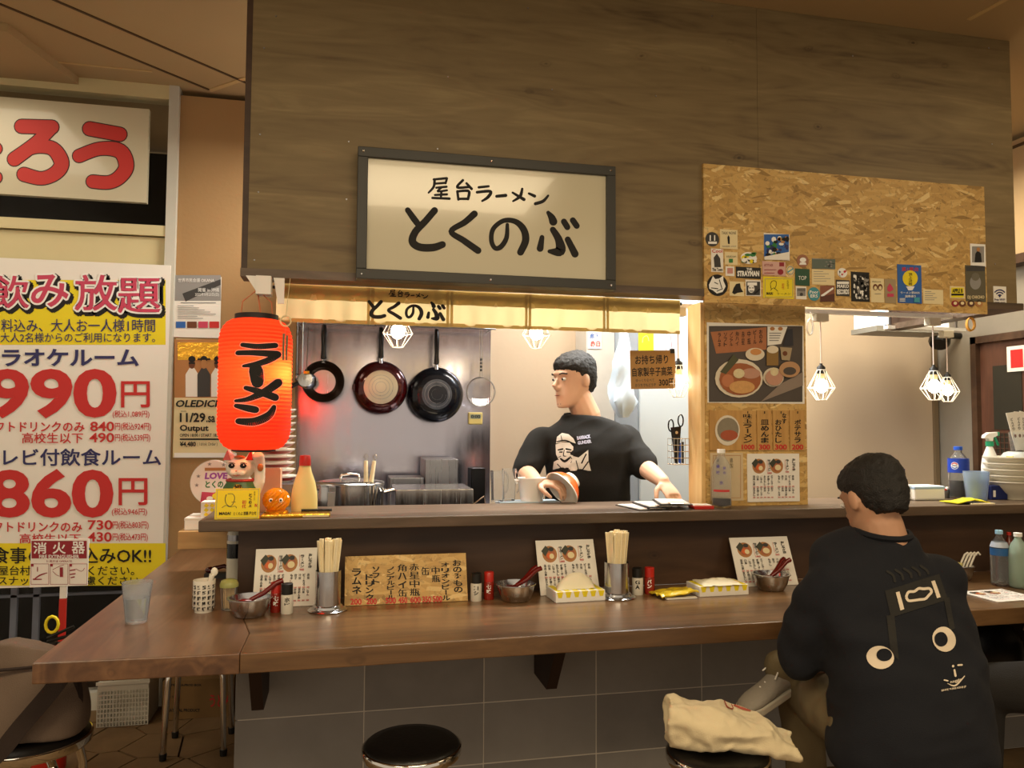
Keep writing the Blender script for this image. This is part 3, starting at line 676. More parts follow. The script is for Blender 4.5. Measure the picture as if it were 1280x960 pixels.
for x, m, hat in ((240, WHT, 0), (255, DKGREY, 1), (272, WHT, 0), (287, DKGREY, 0)):
    f.poly([(x - 8, 496), (x - 8, 468), (x - 3, 460), (x + 3, 460), (x + 8, 468), (x + 8, 496)], m, 'figure_%s' % ('light' if m is WHT else 'dark')); f.disc(x, 455, 4, 6, TAN if hat else BROWN, 'figure_face'); 
    f.disc(x, 449, 4.5, 4, INK, 'figure_hair')
    if hat: f.quad(x - 8, 448, x + 8, 450, INK, 'figure_hat')
    f.quad(x - 4, 453, x + 4, 455, INK, 'sunglasses')
f.quad(218, 566, 296, 572, WHITE, 'footer')
f.text('OLEDICKFOGGY', 219, 499, 318, 509, INK, .03, skew=.2) if False else f.text('OLEDICK', 219, 500, 278, 509, INK, .03, skew=.2)
f.text('2025', 226, 513, 233, 515, INK); f.text('11/29', 225, 516, 257, 528, INK, .03); f.text('.sa', 258, 520, 269, 528, INK, .02); f.text('Output', 225, 531, 261, 541, INK, .03)
f.text('OPEN 18:00 / START 18:30', 225, 542, 276, 546, INK, .02); f.quad(225, 548, 290, 550, INK, 'rule'); f.text('¥4,480', 225, 552, 245, 559, INK, .03); f.text('( 1drink Order )', 247, 553, 272, 558, INK)
f.done()

# ------------------------------------------------------------ fire extinguisher with its sign
Y = 3.45
f = Flat(Y)
f.board(38, 674, 110, 733, WHT, 'fire_extinguisher_sign', 'red and white fire extinguisher sign on a red pole', 'sign', th=.006)
f.quad(39.5, 676, 108.5, 698, mat('maroon_ink', '8e1f2b', .6, nz=0), 'red_print'); f.text('消', 42, 678, 58, 692, WHITE, .03, 'heading'); f.text('火', 66, 678, 82, 692, WHITE, .03, 'heading'); f.text('器', 90, 677, 106, 692, WHITE, .03, 'heading')
f.text('FIRE EXTINGUISHER', 49, 693.5, 99, 698, WHITE, .02, 'heading'); MR = MATS['maroon_ink']; f.text('使用方法 OPERATE', 58, 700, 90, 703, MR, .01)
for i in range(3):
    a = 38.8 + i * 24; f.ring(a + 11, 717, 13, 18, .95, MR, 'box_outline', 4) if False else None
    for q in ((a, 704.5, a + 22.5, 705), (a, 730, a + 22.5, 730.5), (a, 705, a + .5, 730), (a + 22, 705, a + 22.5, 730)): f.quad(*q, MR, 'box_outline')
    f.quad(a + .5, 705, a + 3.5, 708, MR, 'box_number')
f.strokes([[(43, 724, 1.20), (50, 719, 1.80), (59, 716, 0.90)], [(42, 724, 1.80), (52, 724, 1.20)], [(47, 709, 1.20), (47, 714, 1.20)], [(66, 712, 0.60), (74, 708, 0.60), (80, 706, 0.60)], [(66, 714, 0.60), (70, 718, 0.60), (74, 720, 0.60)], [(88, 713, 1.50), (94, 712, 1.50)], [(88, 718, 1.50), (94, 717, 1.50)], [(89, 722, 1.50), (93, 721, 1.50)], [(95, 711, 0.60), (102, 714, 0.60), (106, 710, 0.60)]], MR)
f.quad(75, 709, 79, 721, MR, 'extinguisher_mark')
t = f.done(); bx, bz = f.base
x = at(78, 740, Y).x
MB().box((x - .012 - bx, .0065, -.05), (x + .012 - bx, .02, .04)).build('clip', WHITE, t)
MB().box((x - .013 - bx, .004, -bz), (x + .013 - bx, .018, -.051)).build('pole', REDP, t, bev=.002)
MB().lathe([(.075, 0), (.075, .012), (.04, .025), (0, .025)], (x - bx, .01, -bz), 20).build('foot', REDP, t, smooth=True)
ex = thing('fire_extinguisher', 'red fire extinguisher with yellow ring behind the grey tote bag', 'extinguisher', (at(67, 790, 3.27).x, 3.27, 0))
MB().lathe([(.0, 0), (.055, 0), (.058, .01), (.058, .36), (.045, .41), (.018, .43), (.018, .45), (0, .45)], n=20).build('cylinder', REDP, ex, smooth=True)
MB().tube([(0, 0, .452), (0, 0, .475)], .016, 10).tube([(-.02, 0, .478), (.08, 0, .50)], .007, 6).tube([(-.02, 0, .49), (.07, 0, .53)], .006, 6).build('valve', BLK, ex, smooth=True)
MB().tube([(.0 + .022 * math.cos(a), -.02, .545 + .03 * math.sin(a)) for a in [k * PI / 6 for k in range(12)]], .006, 6, closed=True).build('safety_ring', YEL, ex, smooth=True)
MB().tube([(.02, -.01, .47), (.09, -.01, .46), (.1, 0, .35), (.075, 0, .2)], .008, 8).build('hose', BLK, ex, smooth=True)

# ------------------------------------------------------------ lantern
pl = at(319, 480, 2.62); Rl = .114; zt_ = at(319, 400, 2.62).z; zb_ = at(319, 562, 2.62).z; Hl = zt_ - zb_
lan = thing('paper_lantern', 'big red paper lantern with black brush lettering hanging at the left corner', 'lantern', (pl.x, 2.62, zb_))
LANM = paper_translucent('lantern_paper', 'ff4a28', .6, emit=.16)
def lan_r(z):
    u = z / Hl; e = min(1, max(0, 1 - abs(2 * u - 1)) / .34); return Rl * (.56 + .44 * math.sqrt(max(0, 1 - (1 - e) ** 2)))
prof = []; NR = 34
for k in range(NR * 4 + 1):
    z = Hl * k / (NR * 4); prof.append((lan_r(z) + .0016 * math.cos(2 * PI * k / 4), z))
MB().open_lathe(prof, n=56).build('paper', LANM, lan, smooth=180)
MB().open_lathe([(Rl * .55, -.006), (Rl * .6, -.004), (Rl * .6, .01), (Rl * .55, .012)], n=40).build('bottom_ring', BLK, lan, smooth=True)
MB().lathe([(Rl * .52, Hl - .006), (Rl * .6, Hl - .004), (Rl * .6, Hl + .016), (Rl * .52, Hl + .018)], n=40).build('top_ring', BLK, lan, smooth=True)
bc = math.atan2(-lan.location.y, -lan.location.x)          # towards the room
RAMEN = [[S(335, 378, 18), S(430, 390, 26), S(540, 378, 26)], [S(308, 432, 22), S(400, 432, 26), S(555, 438, 38)], [S(552, 440, 36), S(500, 478, 32), S(420, 508, 26), S(345, 520, 10)],
         [S(420, 545, 76), S(428, 590, 74), S(432, 628, 68)], [S(562, 628, 46), S(480, 690, 40), S(380, 740, 24), S(302, 752, 10)], [S(362, 666, 20), S(440, 690, 32), S(545, 728, 40)],
         [S(305, 785, 18), S(370, 800, 34), S(425, 812, 36)], [S(538, 792, 20), S(505, 850, 42), S(420, 890, 44), S(322, 888, 30)]]
def lan_pt(x, y, off):
    tx_ = 240 + x / 5.333; ty = 360 + y / 5.333; z = at(tx_, ty, 2.62 - Rl).z - zb_
    z = min(max(z, .01), Hl - .01)
    s = (tx_ - 318.5) / 45.5; s = max(-.97, min(.97, s)); an = bc + math.asin(s)
    r = lan_r(z) + .002 + off; return (r * math.cos(an), r * math.sin(an), z)
for nm, m, g, of in (('lettering_glow', mat('pale_red', 'ff8f74', .7, nz=0, emit=.3), 11, .0005), ('lettering', INK, 5, .0016)):
    mb = MB()
    for st in RAMEN:
        # ribbon with several cells across so that it hugs the paper
        C = cr(st, 9); 
        for i in range(len(C) - 1):
            rows = []
            for q in (C[i], C[i + 1]):
                a_, b_ = C[max(i - 1, 0)], C[min(i + 2, len(C) - 1)]; dx, dy = b_[0] - a_[0], b_[1] - a_[1]; l = math.hypot(dx, dy) or 1
                h = q[2] / 2 + g; rows.append([(q[0] - dy / l * h * k, q[1] + dx / l * h * k) for k in (-1, -.6, -.2, .2, .6, 1)])
            mb.add([lan_pt(x, y, of) for r in rows for x, y in r], [(k, k + 1, k + 7, k + 6) for k in range(5)])
        for e in (0, -1):
            x, y, w_ = C[e]; h = w_ / 2 + g
            mb.add([lan_pt(x, y, of)] + [lan_pt(x + h * .95 * math.cos(2 * PI * k / 14), y + h * .95 * math.sin(2 * PI * k / 14), of) for k in range(14)], [(0, k + 1, (k + 1) % 14 + 1) for k in range(14)])
    mb.build(nm, m, lan)
BULB = mat('bulb', 'ffe9c4', .5, nz=0, emit=26)
MB().ball((.055, -.03, Hl * .58), .022, 12).build('bulb', mat('lantern_bulb', 'ffd08a', .5, nz=0, emit=150), lan, smooth=True)
MB().tube([(-.05, 0, Hl + .016), (-.045, 0, Hl + .06), (0, 0, Hl + .1), (.045, 0, Hl + .06), (.05, 0, Hl + .016)], .0022, 6).tube([(.055, -.03, Hl * .58 + .02), (.015, 0, Hl), (.0, 0, Hl + .1)], .003, 6).build('hanging_wire', mat('copper_wire', 'c8744a', .4, nz=0), lan, smooth=True)
lb = thing('lantern_bracket', 'white steel bracket holding the red lantern', 'bracket', (pl.x + .01, 2.62, FB - .03))
MB().box((-.012, -.03, -.06), (.035, .025, 0)).build('box', WHITE, lb)
MB().prism([(-.045, -.02, 0), (-.005, -.02, -.06), (.0, -.02, 0)], (0, .006, 0)).build('plate', WHITE, lb)
MB().prism([(.04, 0, 0), (.055, 0, -.085), (.075, 0, -.085), (.075, 0, 0)], (0, .006, 0)).build('plate', WHITE, lb)
Hb = FB - .03 - .06 - (zb_ + Hl + .1)
if Hb > 0: MB().tube([(0, 0, -.06), (-.005, 0, -.06 - Hb)], .003, 6).build('cord', MATS['copper_wire'], lb)
# paper charm with tassel right of the lantern
p = at(357, 403, 2.50)
ch = thing('hanging_charm', 'small pale charm with long grey tassel beside the red lantern', 'charm', (p.x, 2.50, p.z))
MB().tube([(.016 * math.cos(a), 0, .004 + .016 * math.sin(a)) for a in [k * PI / 8 for k in range(16)]], .0025, 6, closed=True).build('ring', CREAMP, ch)
MB().tube([(0, 0, -.012), (0, 0, -.04)], .0012, 5).box((-.0085, -.001, -.12), (-.0015, .001, -.035)).box((.0015, -.001, -.12), (.0085, .001, -.04)).build('tassel', mat('tassel', '6d6a50', .8), ch)
MB().tube([(0, 0, .02), (0.002, .129, FB - .029 - p.z)], .001, 5).build('thread', CREAMP, ch)

# ------------------------------------------------------------ pendants
WIREW = mat('white_wire', 'f4f0e6', .4, nz=0)
def pendant(label, P, top, scale=1.0, group='caged pendant lamps', strength=26):
    t = thing('pendant_lamp', label, 'lamp', (P.x, P.y, P.z), group=group)   # origin at bottom of cage
    s = scale; R_, h1, h2 = .056 * s, .052 * s, .128 * s
    mb = MB(); rings = {.022: 0.0 * s, R_: h1, .02 * s: h2}
    for k in range(8):
        a = 2 * PI * k / 8; c, d = math.cos(a), math.sin(a)
        mb.tube([(.021 * s * c, .021 * s * d, 0), (R_ * c, R_ * d, h1), (.017 * s * c, .017 * s * d, h2)], .0017, 5)
    for r_, z in ((.021 * s, 0), (R_, h1), (.017 * s, h2)): mb.tube([(r_ * math.cos(2 * PI * k / 16), r_ * math.sin(2 * PI * k / 16), z) for k in range(16)], .0018, 5, closed=True)
    mb.build('cage', WIREW, t, smooth=True)
    MB().ball((0, 0, .06 * s), (.027 * s, .027 * s, .03 * s), 14).build('bulb', BULB if strength == 26 else mat('bulb_%d' % strength, 'ffe9c4', .5, nz=0, emit=strength), t, smooth=True)
    MB().lathe([(.014 * s, .089 * s), (.016 * s, .108 * s), (.016 * s, .112 * s)], n=14).build('bulb_base', mat('bulb_base', 'd9c9a0', .4, nz=0), t, smooth=True)
    MB().lathe([(.015 * s, .1125 * s), (.0175 * s, .113 * s), (.0175 * s, .14 * s), (.006 * s, .15 * s), (.006 * s, .156 * s), (0, .156 * s)], n=16).build('socket', BLK, t, smooth=True)
    MB().tube([(0, 0, .156 * s), (0, 0, top - P.z - .034)], .0028, 6).build('cord', mat('pink_cord', 'e6d2c6', .6, nz=0), t, smooth=True)
    MB().box((-.03, -.018, top - P.z - .034), (.03, .018, top - P.z)).build('rail_adapter', mat('adapter', 'c9bfa9', .5, nz=0), t, bev=.003)
    return t
RZ = FB - .03 + .002
rail_ = thing('lighting_rail', 'pale lighting track under the plywood that carries the caged lamps', 'rail', (1, 2.92, RZ))
def bar_(a, b, w_=.016, h=.016): return MB().box((a[0], a[1] - w_, RZ), (b[0], b[1] + w_, RZ + h)).build('track', WHITE, rail_, world=True)
bar_((-.1, 2.92), (2.63, 2.92))
bar_((2.6, 3.3), (3.05, 3.3))
for x in (2.62, 3.0): MB().box((x, 3.295, RZ + .0165), (x + .01, 3.305, 2.93)).build('drop_rod', SSD, rail_, world=True)
# hangers holding the track to the facade
for x in (.3, 1.0, 1.75): MB().box((x, YF + .081, RZ + .017), (x + .02, 2.94, RZ + .028)).build('hanger', SSD, rail_, world=True)
for (px, yb, Y, lab) in ((1027, 500, 2.92, 'caged pendant lamp hanging just right of the food photo post'), (1168, 500, 2.92, 'larger caged pendant lamp of the pair at the right, the nearer one'), (497, 434, 2.92, 'caged pendant lamp peeking under the curtain above the red frying pan'), (670, 435, 2.92, 'caged pendant lamp peeking under the curtain above the cook'), (848, 496, 2.92, 'caged pendant lamp behind the hanging cardboard sign')):
    P = at(px, yb, Y); pendant(lab, P, RZ)
P = at(1185, 502, 3.3); pendant('smaller caged pendant lamp of the pair at the right, the farther one', P, RZ, .95)
# light unit at the back, spot lamp
p0 = at(1097, 414, 3.7); p1 = at(1186, 392, 3.7)
lu = thing('light_box', 'white box light with pale blue end behind the pendant lamps', 'light', (p0.x, 3.7, p0.z))
MB().box((0, 0, 0.03), (p1.x - p0.x, .2, .12)).build('housing', mat('lit_housing', 'e8e6df', .5, nz=0, emit=.6), lu)
MB().box((-.02, -.02, 0), (p1.x - p0.x, .2, .029)).build('ledge', mat('grey_metal', '8d8a80', .5), lu)
MB().box((.0, -.004, .035), (.05, -.0005, .115)).build('end_panel', mat('blue_screen', '9cc8f2', .4, nz=0, emit=.8), lu)
for dx in (.05, .3): MB().box((dx, .08, .121), (dx + .015, .095, 2.9 - p0.z)).build('hanger', SSD, lu)
p = atx(1200, 420, XR)
sl = thing('spot_lamp', 'black spot lamp on the grey wall above the door', 'lamp', (p.x, p.y, p.z))
MB().tube([(-.0005, 0, 0), (-.08, 0, .0)], .02, 10).build('arm', BLK, sl, smooth=True)
MB().lathe([(.05, 0), (.06, .02), (.055, .09), (.03, .13), (0, .13)], (-.17, -.02, -.06), 16, axis=(.5, .3, .8)).build('head', BLKG, sl, smooth=True)
# cable ties / coil by post
p = at(1013, 405, 2.87)
cc = thing('cable_coil', 'coil of clear white cable hanging beside the post top', 'cable', (p.x, p.y, p.z))
for k in range(3): MB().tube([(.014 * math.cos(a) + .004 * k, .01 * k, -.012 + .034 * math.sin(a)) for a in [j * PI / 8 for j in range(16)]], .002, 6, closed=True).build('loop', WIREW, cc, smooth=True)
MB().tube([(0, 0, .02), (0, 0, FB - .028 - p.z)], .0015, 5).build('tie', WIREW, cc)
p = at(1214, 402, 2.83)
cc = thing('cable_coil', 'coil of amber cable hanging under the canopy at far right', 'cable', (p.x, p.y, p.z))
for k in range(3): MB().tube([(.02 * math.cos(a) + .006 * k, .01 * k, -.01 + .028 * math.sin(a)) for a in [j * PI / 8 for j in range(16)]], .0035, 6, closed=True).build('loop', mat('amber_cable', 'd79a3c', .4, nz=0), cc, smooth=True)
MB().tube([(0, 0, .015), (0, 0, FB - .028 - p.z)], .0015, 5).build('tie', MATS['amber_cable'], cc)
p = at(1010, 538, 2.82)
MB().box((0, 0, -.035), (.025, .01, .035)).build('wall_switch', WHITE, None, loc=(px1 - .018, YQ + .101, p.z), label='white switch plate on the back edge of the post', cat='switch', bev=.002)

# ------------------------------------------------------------ stickers on the chipboard
def sticker(x0, y0, x1, y1, m, label, th=.0012, name='sticker', Y=YF - .0145, rnd_=False, draw=None):
    f = Flat(Y)
    if rnd_:
        P0 = f.P((x0 + x1) / 2, (y0 + y1) / 2); w_ = abs(f.P(x1, y0)[0] - f.P(x0, y0)[0]) / 2; h_ = abs(f.P(x0, y0)[1] - f.P(x0, y1)[1]) / 2
        t = thing(name, label, 'sticker', (P0[0], Y, P0[1])); MB().lathe([(1, 0), (1, th)], n=24, axis=(0, -1, 0)).build('board', m, t, loc=(0, th, 0)).scale = (w_, 1, h_)
        t.children[0].location = (0, th, 0); f.base = P0; f.t = t
    else: f.board(x0, y0, x1, y1, m, name, label, 'sticker', th=th)
    if draw: draw(f)
    f.done(); return t if rnd_ else f.t
def blobs(f, x0, y0, x1, y1, n, cols, seed=1, s=.1, name='picture'):
    r = random.Random(seed)
    for k in range(n):
        m = cols[k % len(cols)]; W = (x1 - x0) * s; H = (y1 - y0) * s; rx, ry = W * r.uniform(.5, 1.3), H * r.uniform(.5, 1.3)
        f.disc(r.uniform(x0 + rx, x1 - rx), r.uniform(y0 + ry, y1 - ry), rx, ry, m, name + '_' + m.name.split('_')[0], 7)
sticker(882, 290, 899, 308, DKGREY, 'round dark sticker at the top left of the chipboard', rnd_=True, draw=lambda f: (f.text('11', 887, 294, 894, 301, WHITE, .02), f.quad(885, 302, 896, 305, WHITE, 'ribbon')))
sticker(900, 287, 922, 311, CREAMP, 'square cream sticker with a tiny standing figure and arched words', draw=lambda f: (f.text('TALK NONE', 902, 289.5, 920, 293, DKGREY), f.poly([(910, 305), (909, 297), (910.5, 294), (912, 297), (912, 305)], INK, 'figure'), f.text('BARBER SHOP', 903, 307, 920, 309, GREY)))
sticker(889, 311, 904, 340, WHT, 'tall white sticker with red script over a dark figure', draw=lambda f: (f.text('Cool', 890, 311.5, 903, 316, RED, .02), f.poly([(893, 334), (892, 322), (896, 317), (900, 323), (901, 334)], DKGREY, 'figure'), f.text('The Town', 890, 335, 903, 339, INK, .02)))
sticker(906, 315, 922, 331, CREAMP, 'small cream sticker with a green square', draw=lambda f: (f.text('station', 908, 319, 920, 322, DKGREY), f.quad(911, 323.5, 916, 328.5, GREEN, 'square_print')))
sticker(907, 333, 918, 345, WHT, 'tiny white sticker with a pink square print', draw=lambda f: (f.quad(909, 335, 916, 342, mat('faded_pink', 'c48a80', .7, nz=0), 'square_print'),))
def spl(f):
    blobs(f, 926, 315, 946, 330, 16, [INK, YEL, GREEN, WHITE], 5, .16)
sticker(926, 315, 946, 330, WHITE, 'spiky white, green and black splash sticker', rnd_=True, draw=spl)
sticker(920, 334, 951, 348, BLK, 'black rectangular sticker with bold white arched lettering', draw=lambda f: (f.text('THE', 933, 335, 940, 338, WHITE, .03), f.text('STRAYMAN', 921.5, 338.5, 949, 345.5, WHITE, .05)))
def wolf(f):
    f.ring(897, 356.5, 12.3, 12.9, .86, INK, 'ring'); f.poly([(888, 352), (891, 345), (894, 349), (899, 348), (904, 344.5), (904, 351), (907, 358), (903, 365), (896, 367), (891, 363), (886.5, 361), (886, 356)], WHITE, 'animal_head'); f.strokes([[(893, 353, 1), (897, 355, 1)], [(889, 360, 1), (897, 361, 1.2)], [(899, 350, 1), (902, 360, 1)], [(896, 364, 1), (903, 361, 1)]], INK)
sticker(884, 343, 910, 370, BLK, 'large round black sticker with a white horned animal head', rnd_=True, draw=wolf)
sticker(912, 352, 930, 370, CREAMP, 'square white sticker with a shaggy black animal head', draw=lambda f: (f.poly([(915, 366), (917, 360), (920, 355), (925, 354), (926, 360), (929, 365), (922, 366), (918, 368)], INK, 'animal_head'),))
def faces(f):
    f.quad(933, 352, 950, 369, DKGREY, 'photo_dark'); f.disc(939, 361, 4, 5, WHITE, 'face'); f.quad(934, 353, 946, 357, WHITE, 'cap'); f.strokes([[(936, 360, .8), (938, 360, .8)], [(940, 360, .8), (942, 360, .8)], [(937, 364, 1), (941, 364, 1)], [(943, 367, 2), (949, 362, 2)]], INK)
sticker(932, 350, 951, 370, WHT, 'square black and white portrait sticker of a man in a cap', draw=faces)
def art(f):
    f.quad(955, 293, 986, 321, BLUEI, 'ground'); blobs(f, 955, 293, 986, 321, 40, [NAVY, BLUEI, WHITE, GREEN, TAN, INK], 9, .1); f.poly([(955, 321), (986, 315), (986, 325), (955, 325)], WHT, 'white_corner')
sticker(955, 292, 987, 325, WHT, 'square blue painted picture sticker with a white lower corner', draw=art)
sticker(953, 327, 982, 344, mat('pale_pink_paper', 'cfa79c', .7), 'pale pink card with a purple square and disc', draw=lambda f: (f.quad(974, 328, 980, 333, MR, 'square_print'), f.disc(975.5, 340, 3.6, 3.6, MR, 'disc_print'), f.text('ATTITUDE', 955, 330, 966, 333, MR), f.quad(955, 337, 970, 337.6, MR, 'rule'), f.quad(955, 341, 968, 341.6, MR, 'rule')))
sticker(983, 332, 993, 344, CREAMP, 'small round cream badge sticker right of the pink card', rnd_=True, draw=lambda f: (f.ring(988, 338, 4.5, 5.4, .8, GREY, 'ring'), f.strokes([[(985, 340, 1.4), (991, 336, 1.4)]], TEAL)))
def ycard(f):
    f.ring(973, 359, 0, 0, 1, INK) if False else None
    for q in ((956, 348.3, 991, 348.8), (956, 371, 991, 371.5), (956, 348.5, 956.5, 371.2), (990.5, 348.5, 991, 371.2)): f.quad(*q, GREY, 'border')
    f.strokes([[(964, 361, .6), (963, 355, .6), (966, 351, .6), (970, 352, .6), (970, 357, .6), (968, 361, .6)], [(963, 363, .6), (967, 360, .6), (972, 364, .6)]], INK); f.vtext('初代', 977, 354, 980, 362, RED); f.vtext('とくのぶ', 983.5, 350, 986, 361, INK); f.text('MASA!', 958, 365, 966, 368.5, INK, .03); f.text('ラーメン', 971, 366, 988, 368.5, INK)
sticker(954, 346.5, 992, 373, YEL, 'yellow business card sticker with a line-drawn man on the chipboard', draw=ycard)
sticker(996, 318, 1011, 334, mat('reddish_brown', '9b6a50', .7), 'round brown mushroom-like sticker', rnd_=True, draw=lambda f: (f.poly([(999, 331), (1000, 328), (1007, 328), (1008, 331)], WHITE, 'banner'), f.disc(1003.5, 325, 4, 3, WHITE, 'dome')))
sticker(994, 336, 1012, 357, mat('dark_green_paper', '30533f', .7), 'dark green upright card with small white letters', draw=lambda f: (f.text('TOP', 998, 345, 1008, 350, WHITE),))
sticker(995, 358, 1008, 374, WHT, 'white square sticker with grey woven print under the green card', draw=lambda f: (f.quad(996, 360, 1007, 370, GREY, 'square_print'), f.text('HWSOG', 996.5, 361, 1006.5, 364, DKGREY, .02), f.disc(1001.5, 368, 2, 2, DKGREY, 'dot')))
sticker(1010, 359, 1025, 376, mat('teal_paper', '46909c', .7), 'round teal sticker with small white words', rnd_=True, draw=lambda f: (f.text('Poor', 1012, 363, 1023, 367, WHITE, .02), f.text('ERS', 1013, 368, 1022, 372, WHITE, .02)))
def dbl(f): f.quad(1015, 324, 1044, 336, mat('slate_ink', '5f6b62', .7, nz=0), 'photo'); blobs(f, 1030, 325, 1043, 335, 14, [DKGREY, GREY], 3, .1)
sticker(1015, 323.5, 1044, 336, GREY, 'slate photo card strip above the cream receipt card', draw=dbl)
sticker(1015, 337, 1043, 356, CREAMP, 'cream ticket card with fine printed lines', draw=lambda f: [f.quad(1017, 339 + k * 3, 1017 + 12 + (k * 7) % 12, 339.6 + k * 3, GREY, 'small_print') for k in range(5)])
def rw(f): f.quad(1025, 357, 1043, 377, mat('rust_ink', '8a5742', .7, nz=0), 'photo'); f.poly([(1026, 369), (1041, 359), (1042, 361), (1027, 372)], WHITE, 'streak'); f.poly([(1025, 371), (1043, 367), (1043, 377), (1025, 377)], mat('dark_rust', '5a3428', .7, nz=0), 'foreground')
sticker(1025, 357, 1043, 377, CREAMP, 'rust coloured photo sticker with a white streak', draw=rw)
sticker(1047, 335, 1059, 347, WHITE, 'tiny round blue, red and white sticker', rnd_=True, draw=lambda f: blobs(f, 1048, 336, 1058, 346, 12, [NAVY, RED, WHITE], 8, .16))
sticker(1045, 350, 1062, 370, DKGREY, 'black square sticker with white stacked words', draw=lambda f: (f.quad(1046, 352, 1061, 355, WHITE, 'bar'), f.text('MAKO', 1046, 355.5, 1061, 360, WHITE, .04), f.text('RECORDS', 1046, 361.5, 1061, 368, WHITE, .05)))
def wht(f):
    blobs(f, 1066, 342, 1086, 376, 75, [WHITE, GREY, INK], 4, .075)
sticker(1064, 340, 1087, 377, BLK, 'tall black sticker crowded with a white line drawing', draw=wht)
sticker(1088.5, 348, 1105, 378, CREAMP, 'narrow cream card with two brown faces', draw=lambda f: (f.text('Welcome', 1090, 351, 1101, 353, DKGREY), f.disc(1094, 359, 3, 4, BROWN, 'face_print'), f.disc(1100, 359, 3, 4, BROWN, 'face_print'), f.disc(1094, 360, 1.8, 2.4, CREAMP, 'face_light'), f.disc(1100, 360, 1.8, 2.4, CREAMP, 'face_light'), f.quad(1093, 367, 1101, 367.6, GREY, 'rule')))
sticker(1106, 349, 1120, 379, mat('grey_beige_card', 'a08d6c', .7), 'grey-beige card with a pink cartoon print', draw=lambda f: (f.poly([(1109, 359), (1112, 354), (1115, 358), (1117, 362), (1112, 365), (1109, 363)], PINK, 'cartoon'), f.quad(1109, 367, 1117, 371, PINK, 'caption')))
def blue(f):
    f.text('第1屋台', 1127, 334, 1148, 339, RED, .04, 'heading'); f.disc(1137.5, 348, 9.5, 10, YEL, 'yellow_disc'); f.vtext('頂上決戦', 1135.5, 341, 1140, 357, INK, .03); f.poly([(1132, 358), (1143, 358), (1140, 363), (1135, 363)], WHITE, 'bowl'); f.text('ラーメン祭2025', 1125, 364.5, 1149, 367.5, WHITE, .02, 'caption'); f.text('国際通り', 1131, 369, 1144, 372, WHITE, .02, 'caption')
    for k in range(3): f.quad(1124, 373 + k * 1.6, 1131, 373.7 + k * 1.6, WHITE, 'caption')
    f.quad(1142, 372, 1149, 378, TEAL, 'corner_print')
sticker(1122, 331, 1152, 379, BLUEI, 'blue upright festival leaflet with a yellow disc', draw=blue)
sticker(1154, 362, 1179, 380, CREAMP, 'pale business card to the right of the blue leaflet', draw=lambda f: [f.quad(1156, 364 + k * 2.6, 1156 + 8 + (k * 5) % 8, 364.7 + k * 2.6, GREY, 'small_print') for k in range(5)])
sticker(1187.5, 358, 1206, 373, CREAMP, 'cream card with a yellow and black band at the lower right', draw=lambda f: (f.quad(1189, 359.5, 1204.5, 372, YEL, 'yellow_print'), f.quad(1189, 367, 1204.5, 369.5, INK, 'band'), f.text('APPLE B', 1190, 361, 1203, 366, INK, .03)))
def dj(f): f.quad(1207.5, 333, 1231, 339, DKGREY, 'top_band'); f.disc(1219, 353, 7, 9, GREY, 'figure'); f.disc(1219, 346, 5, 5, mat('mid_grey_ink', '6a6557', .7, nz=0), 'figure_head'); f.text('DJ CHICHO', 1209, 369.5, 1230, 374.5, CREAMP, .03)
sticker(1207, 332, 1232, 377, mat('charcoal_paper', '5c5643', .7), 'tall charcoal portrait card with pale lettering at its foot', draw=dj)
def pol(f): f.quad(1215, 308, 1230, 328, GREY, 'photo'); f.poly([(1218, 328), (1219, 317), (1222, 313), (1226, 317), (1227, 328)], INK, 'figure'); f.disc(1222.5, 312, 2.2, 2.6, TAN, 'face')
sticker(1213, 305, 1232, 333, WHITE, 'instant photo of a seated person above the charcoal card', draw=pol)
for k, (x, m) in enumerate(((1194, MR), (1203, BROWN), (1214, MATS['dark_rust']), (1224, TAN))):
    sticker(x - 4.5, 375.5, x + 4.5, 383.5, m, ['maroon', 'brown', 'dark red', 'tan'][k] + ' tiny round character sticker in the bottom right row', rnd_=True, draw=lambda f, x=x: f.disc(x, 379, 2.2, 2, CREAMP, 'face'))
def wifi(f):
    for r_ in (9, 6.2, 3.4):
        v = []; n = 14
        for k in range(n + 1):
            a = PI * (1.22 + .56 * k / n); v += [f.P(1249.5 + r_ * math.cos(a), 371.5 + r_ * 1.1 * math.sin(a)), f.P(1249.5 + (r_ - 1.5) * math.cos(a), 371.5 + (r_ - 1.5) * 1.1 * math.sin(a))]
        f.put(v, [(2 * k, 2 * k + 2, 2 * k + 3, 2 * k + 1) for k in range(n)], NAVY, 'wifi_mark')
    f.disc(1249.5, 370.5, 1.2, 1.3, NAVY, 'wifi_mark', 10); f.text('Free Wi-Fi', 1243, 373, 1256, 376, NAVY, .02); f.quad(1243, 377.5, 1249, 381, NAVY, 'block'); f.quad(1250, 377.5, 1256, 381, GREY, 'block_grey')
sticker(1242, 358, 1258, 383, WHT, 'white and blue wireless internet sticker at the right plywood edge', Y=YF - .0015, draw=wifi)

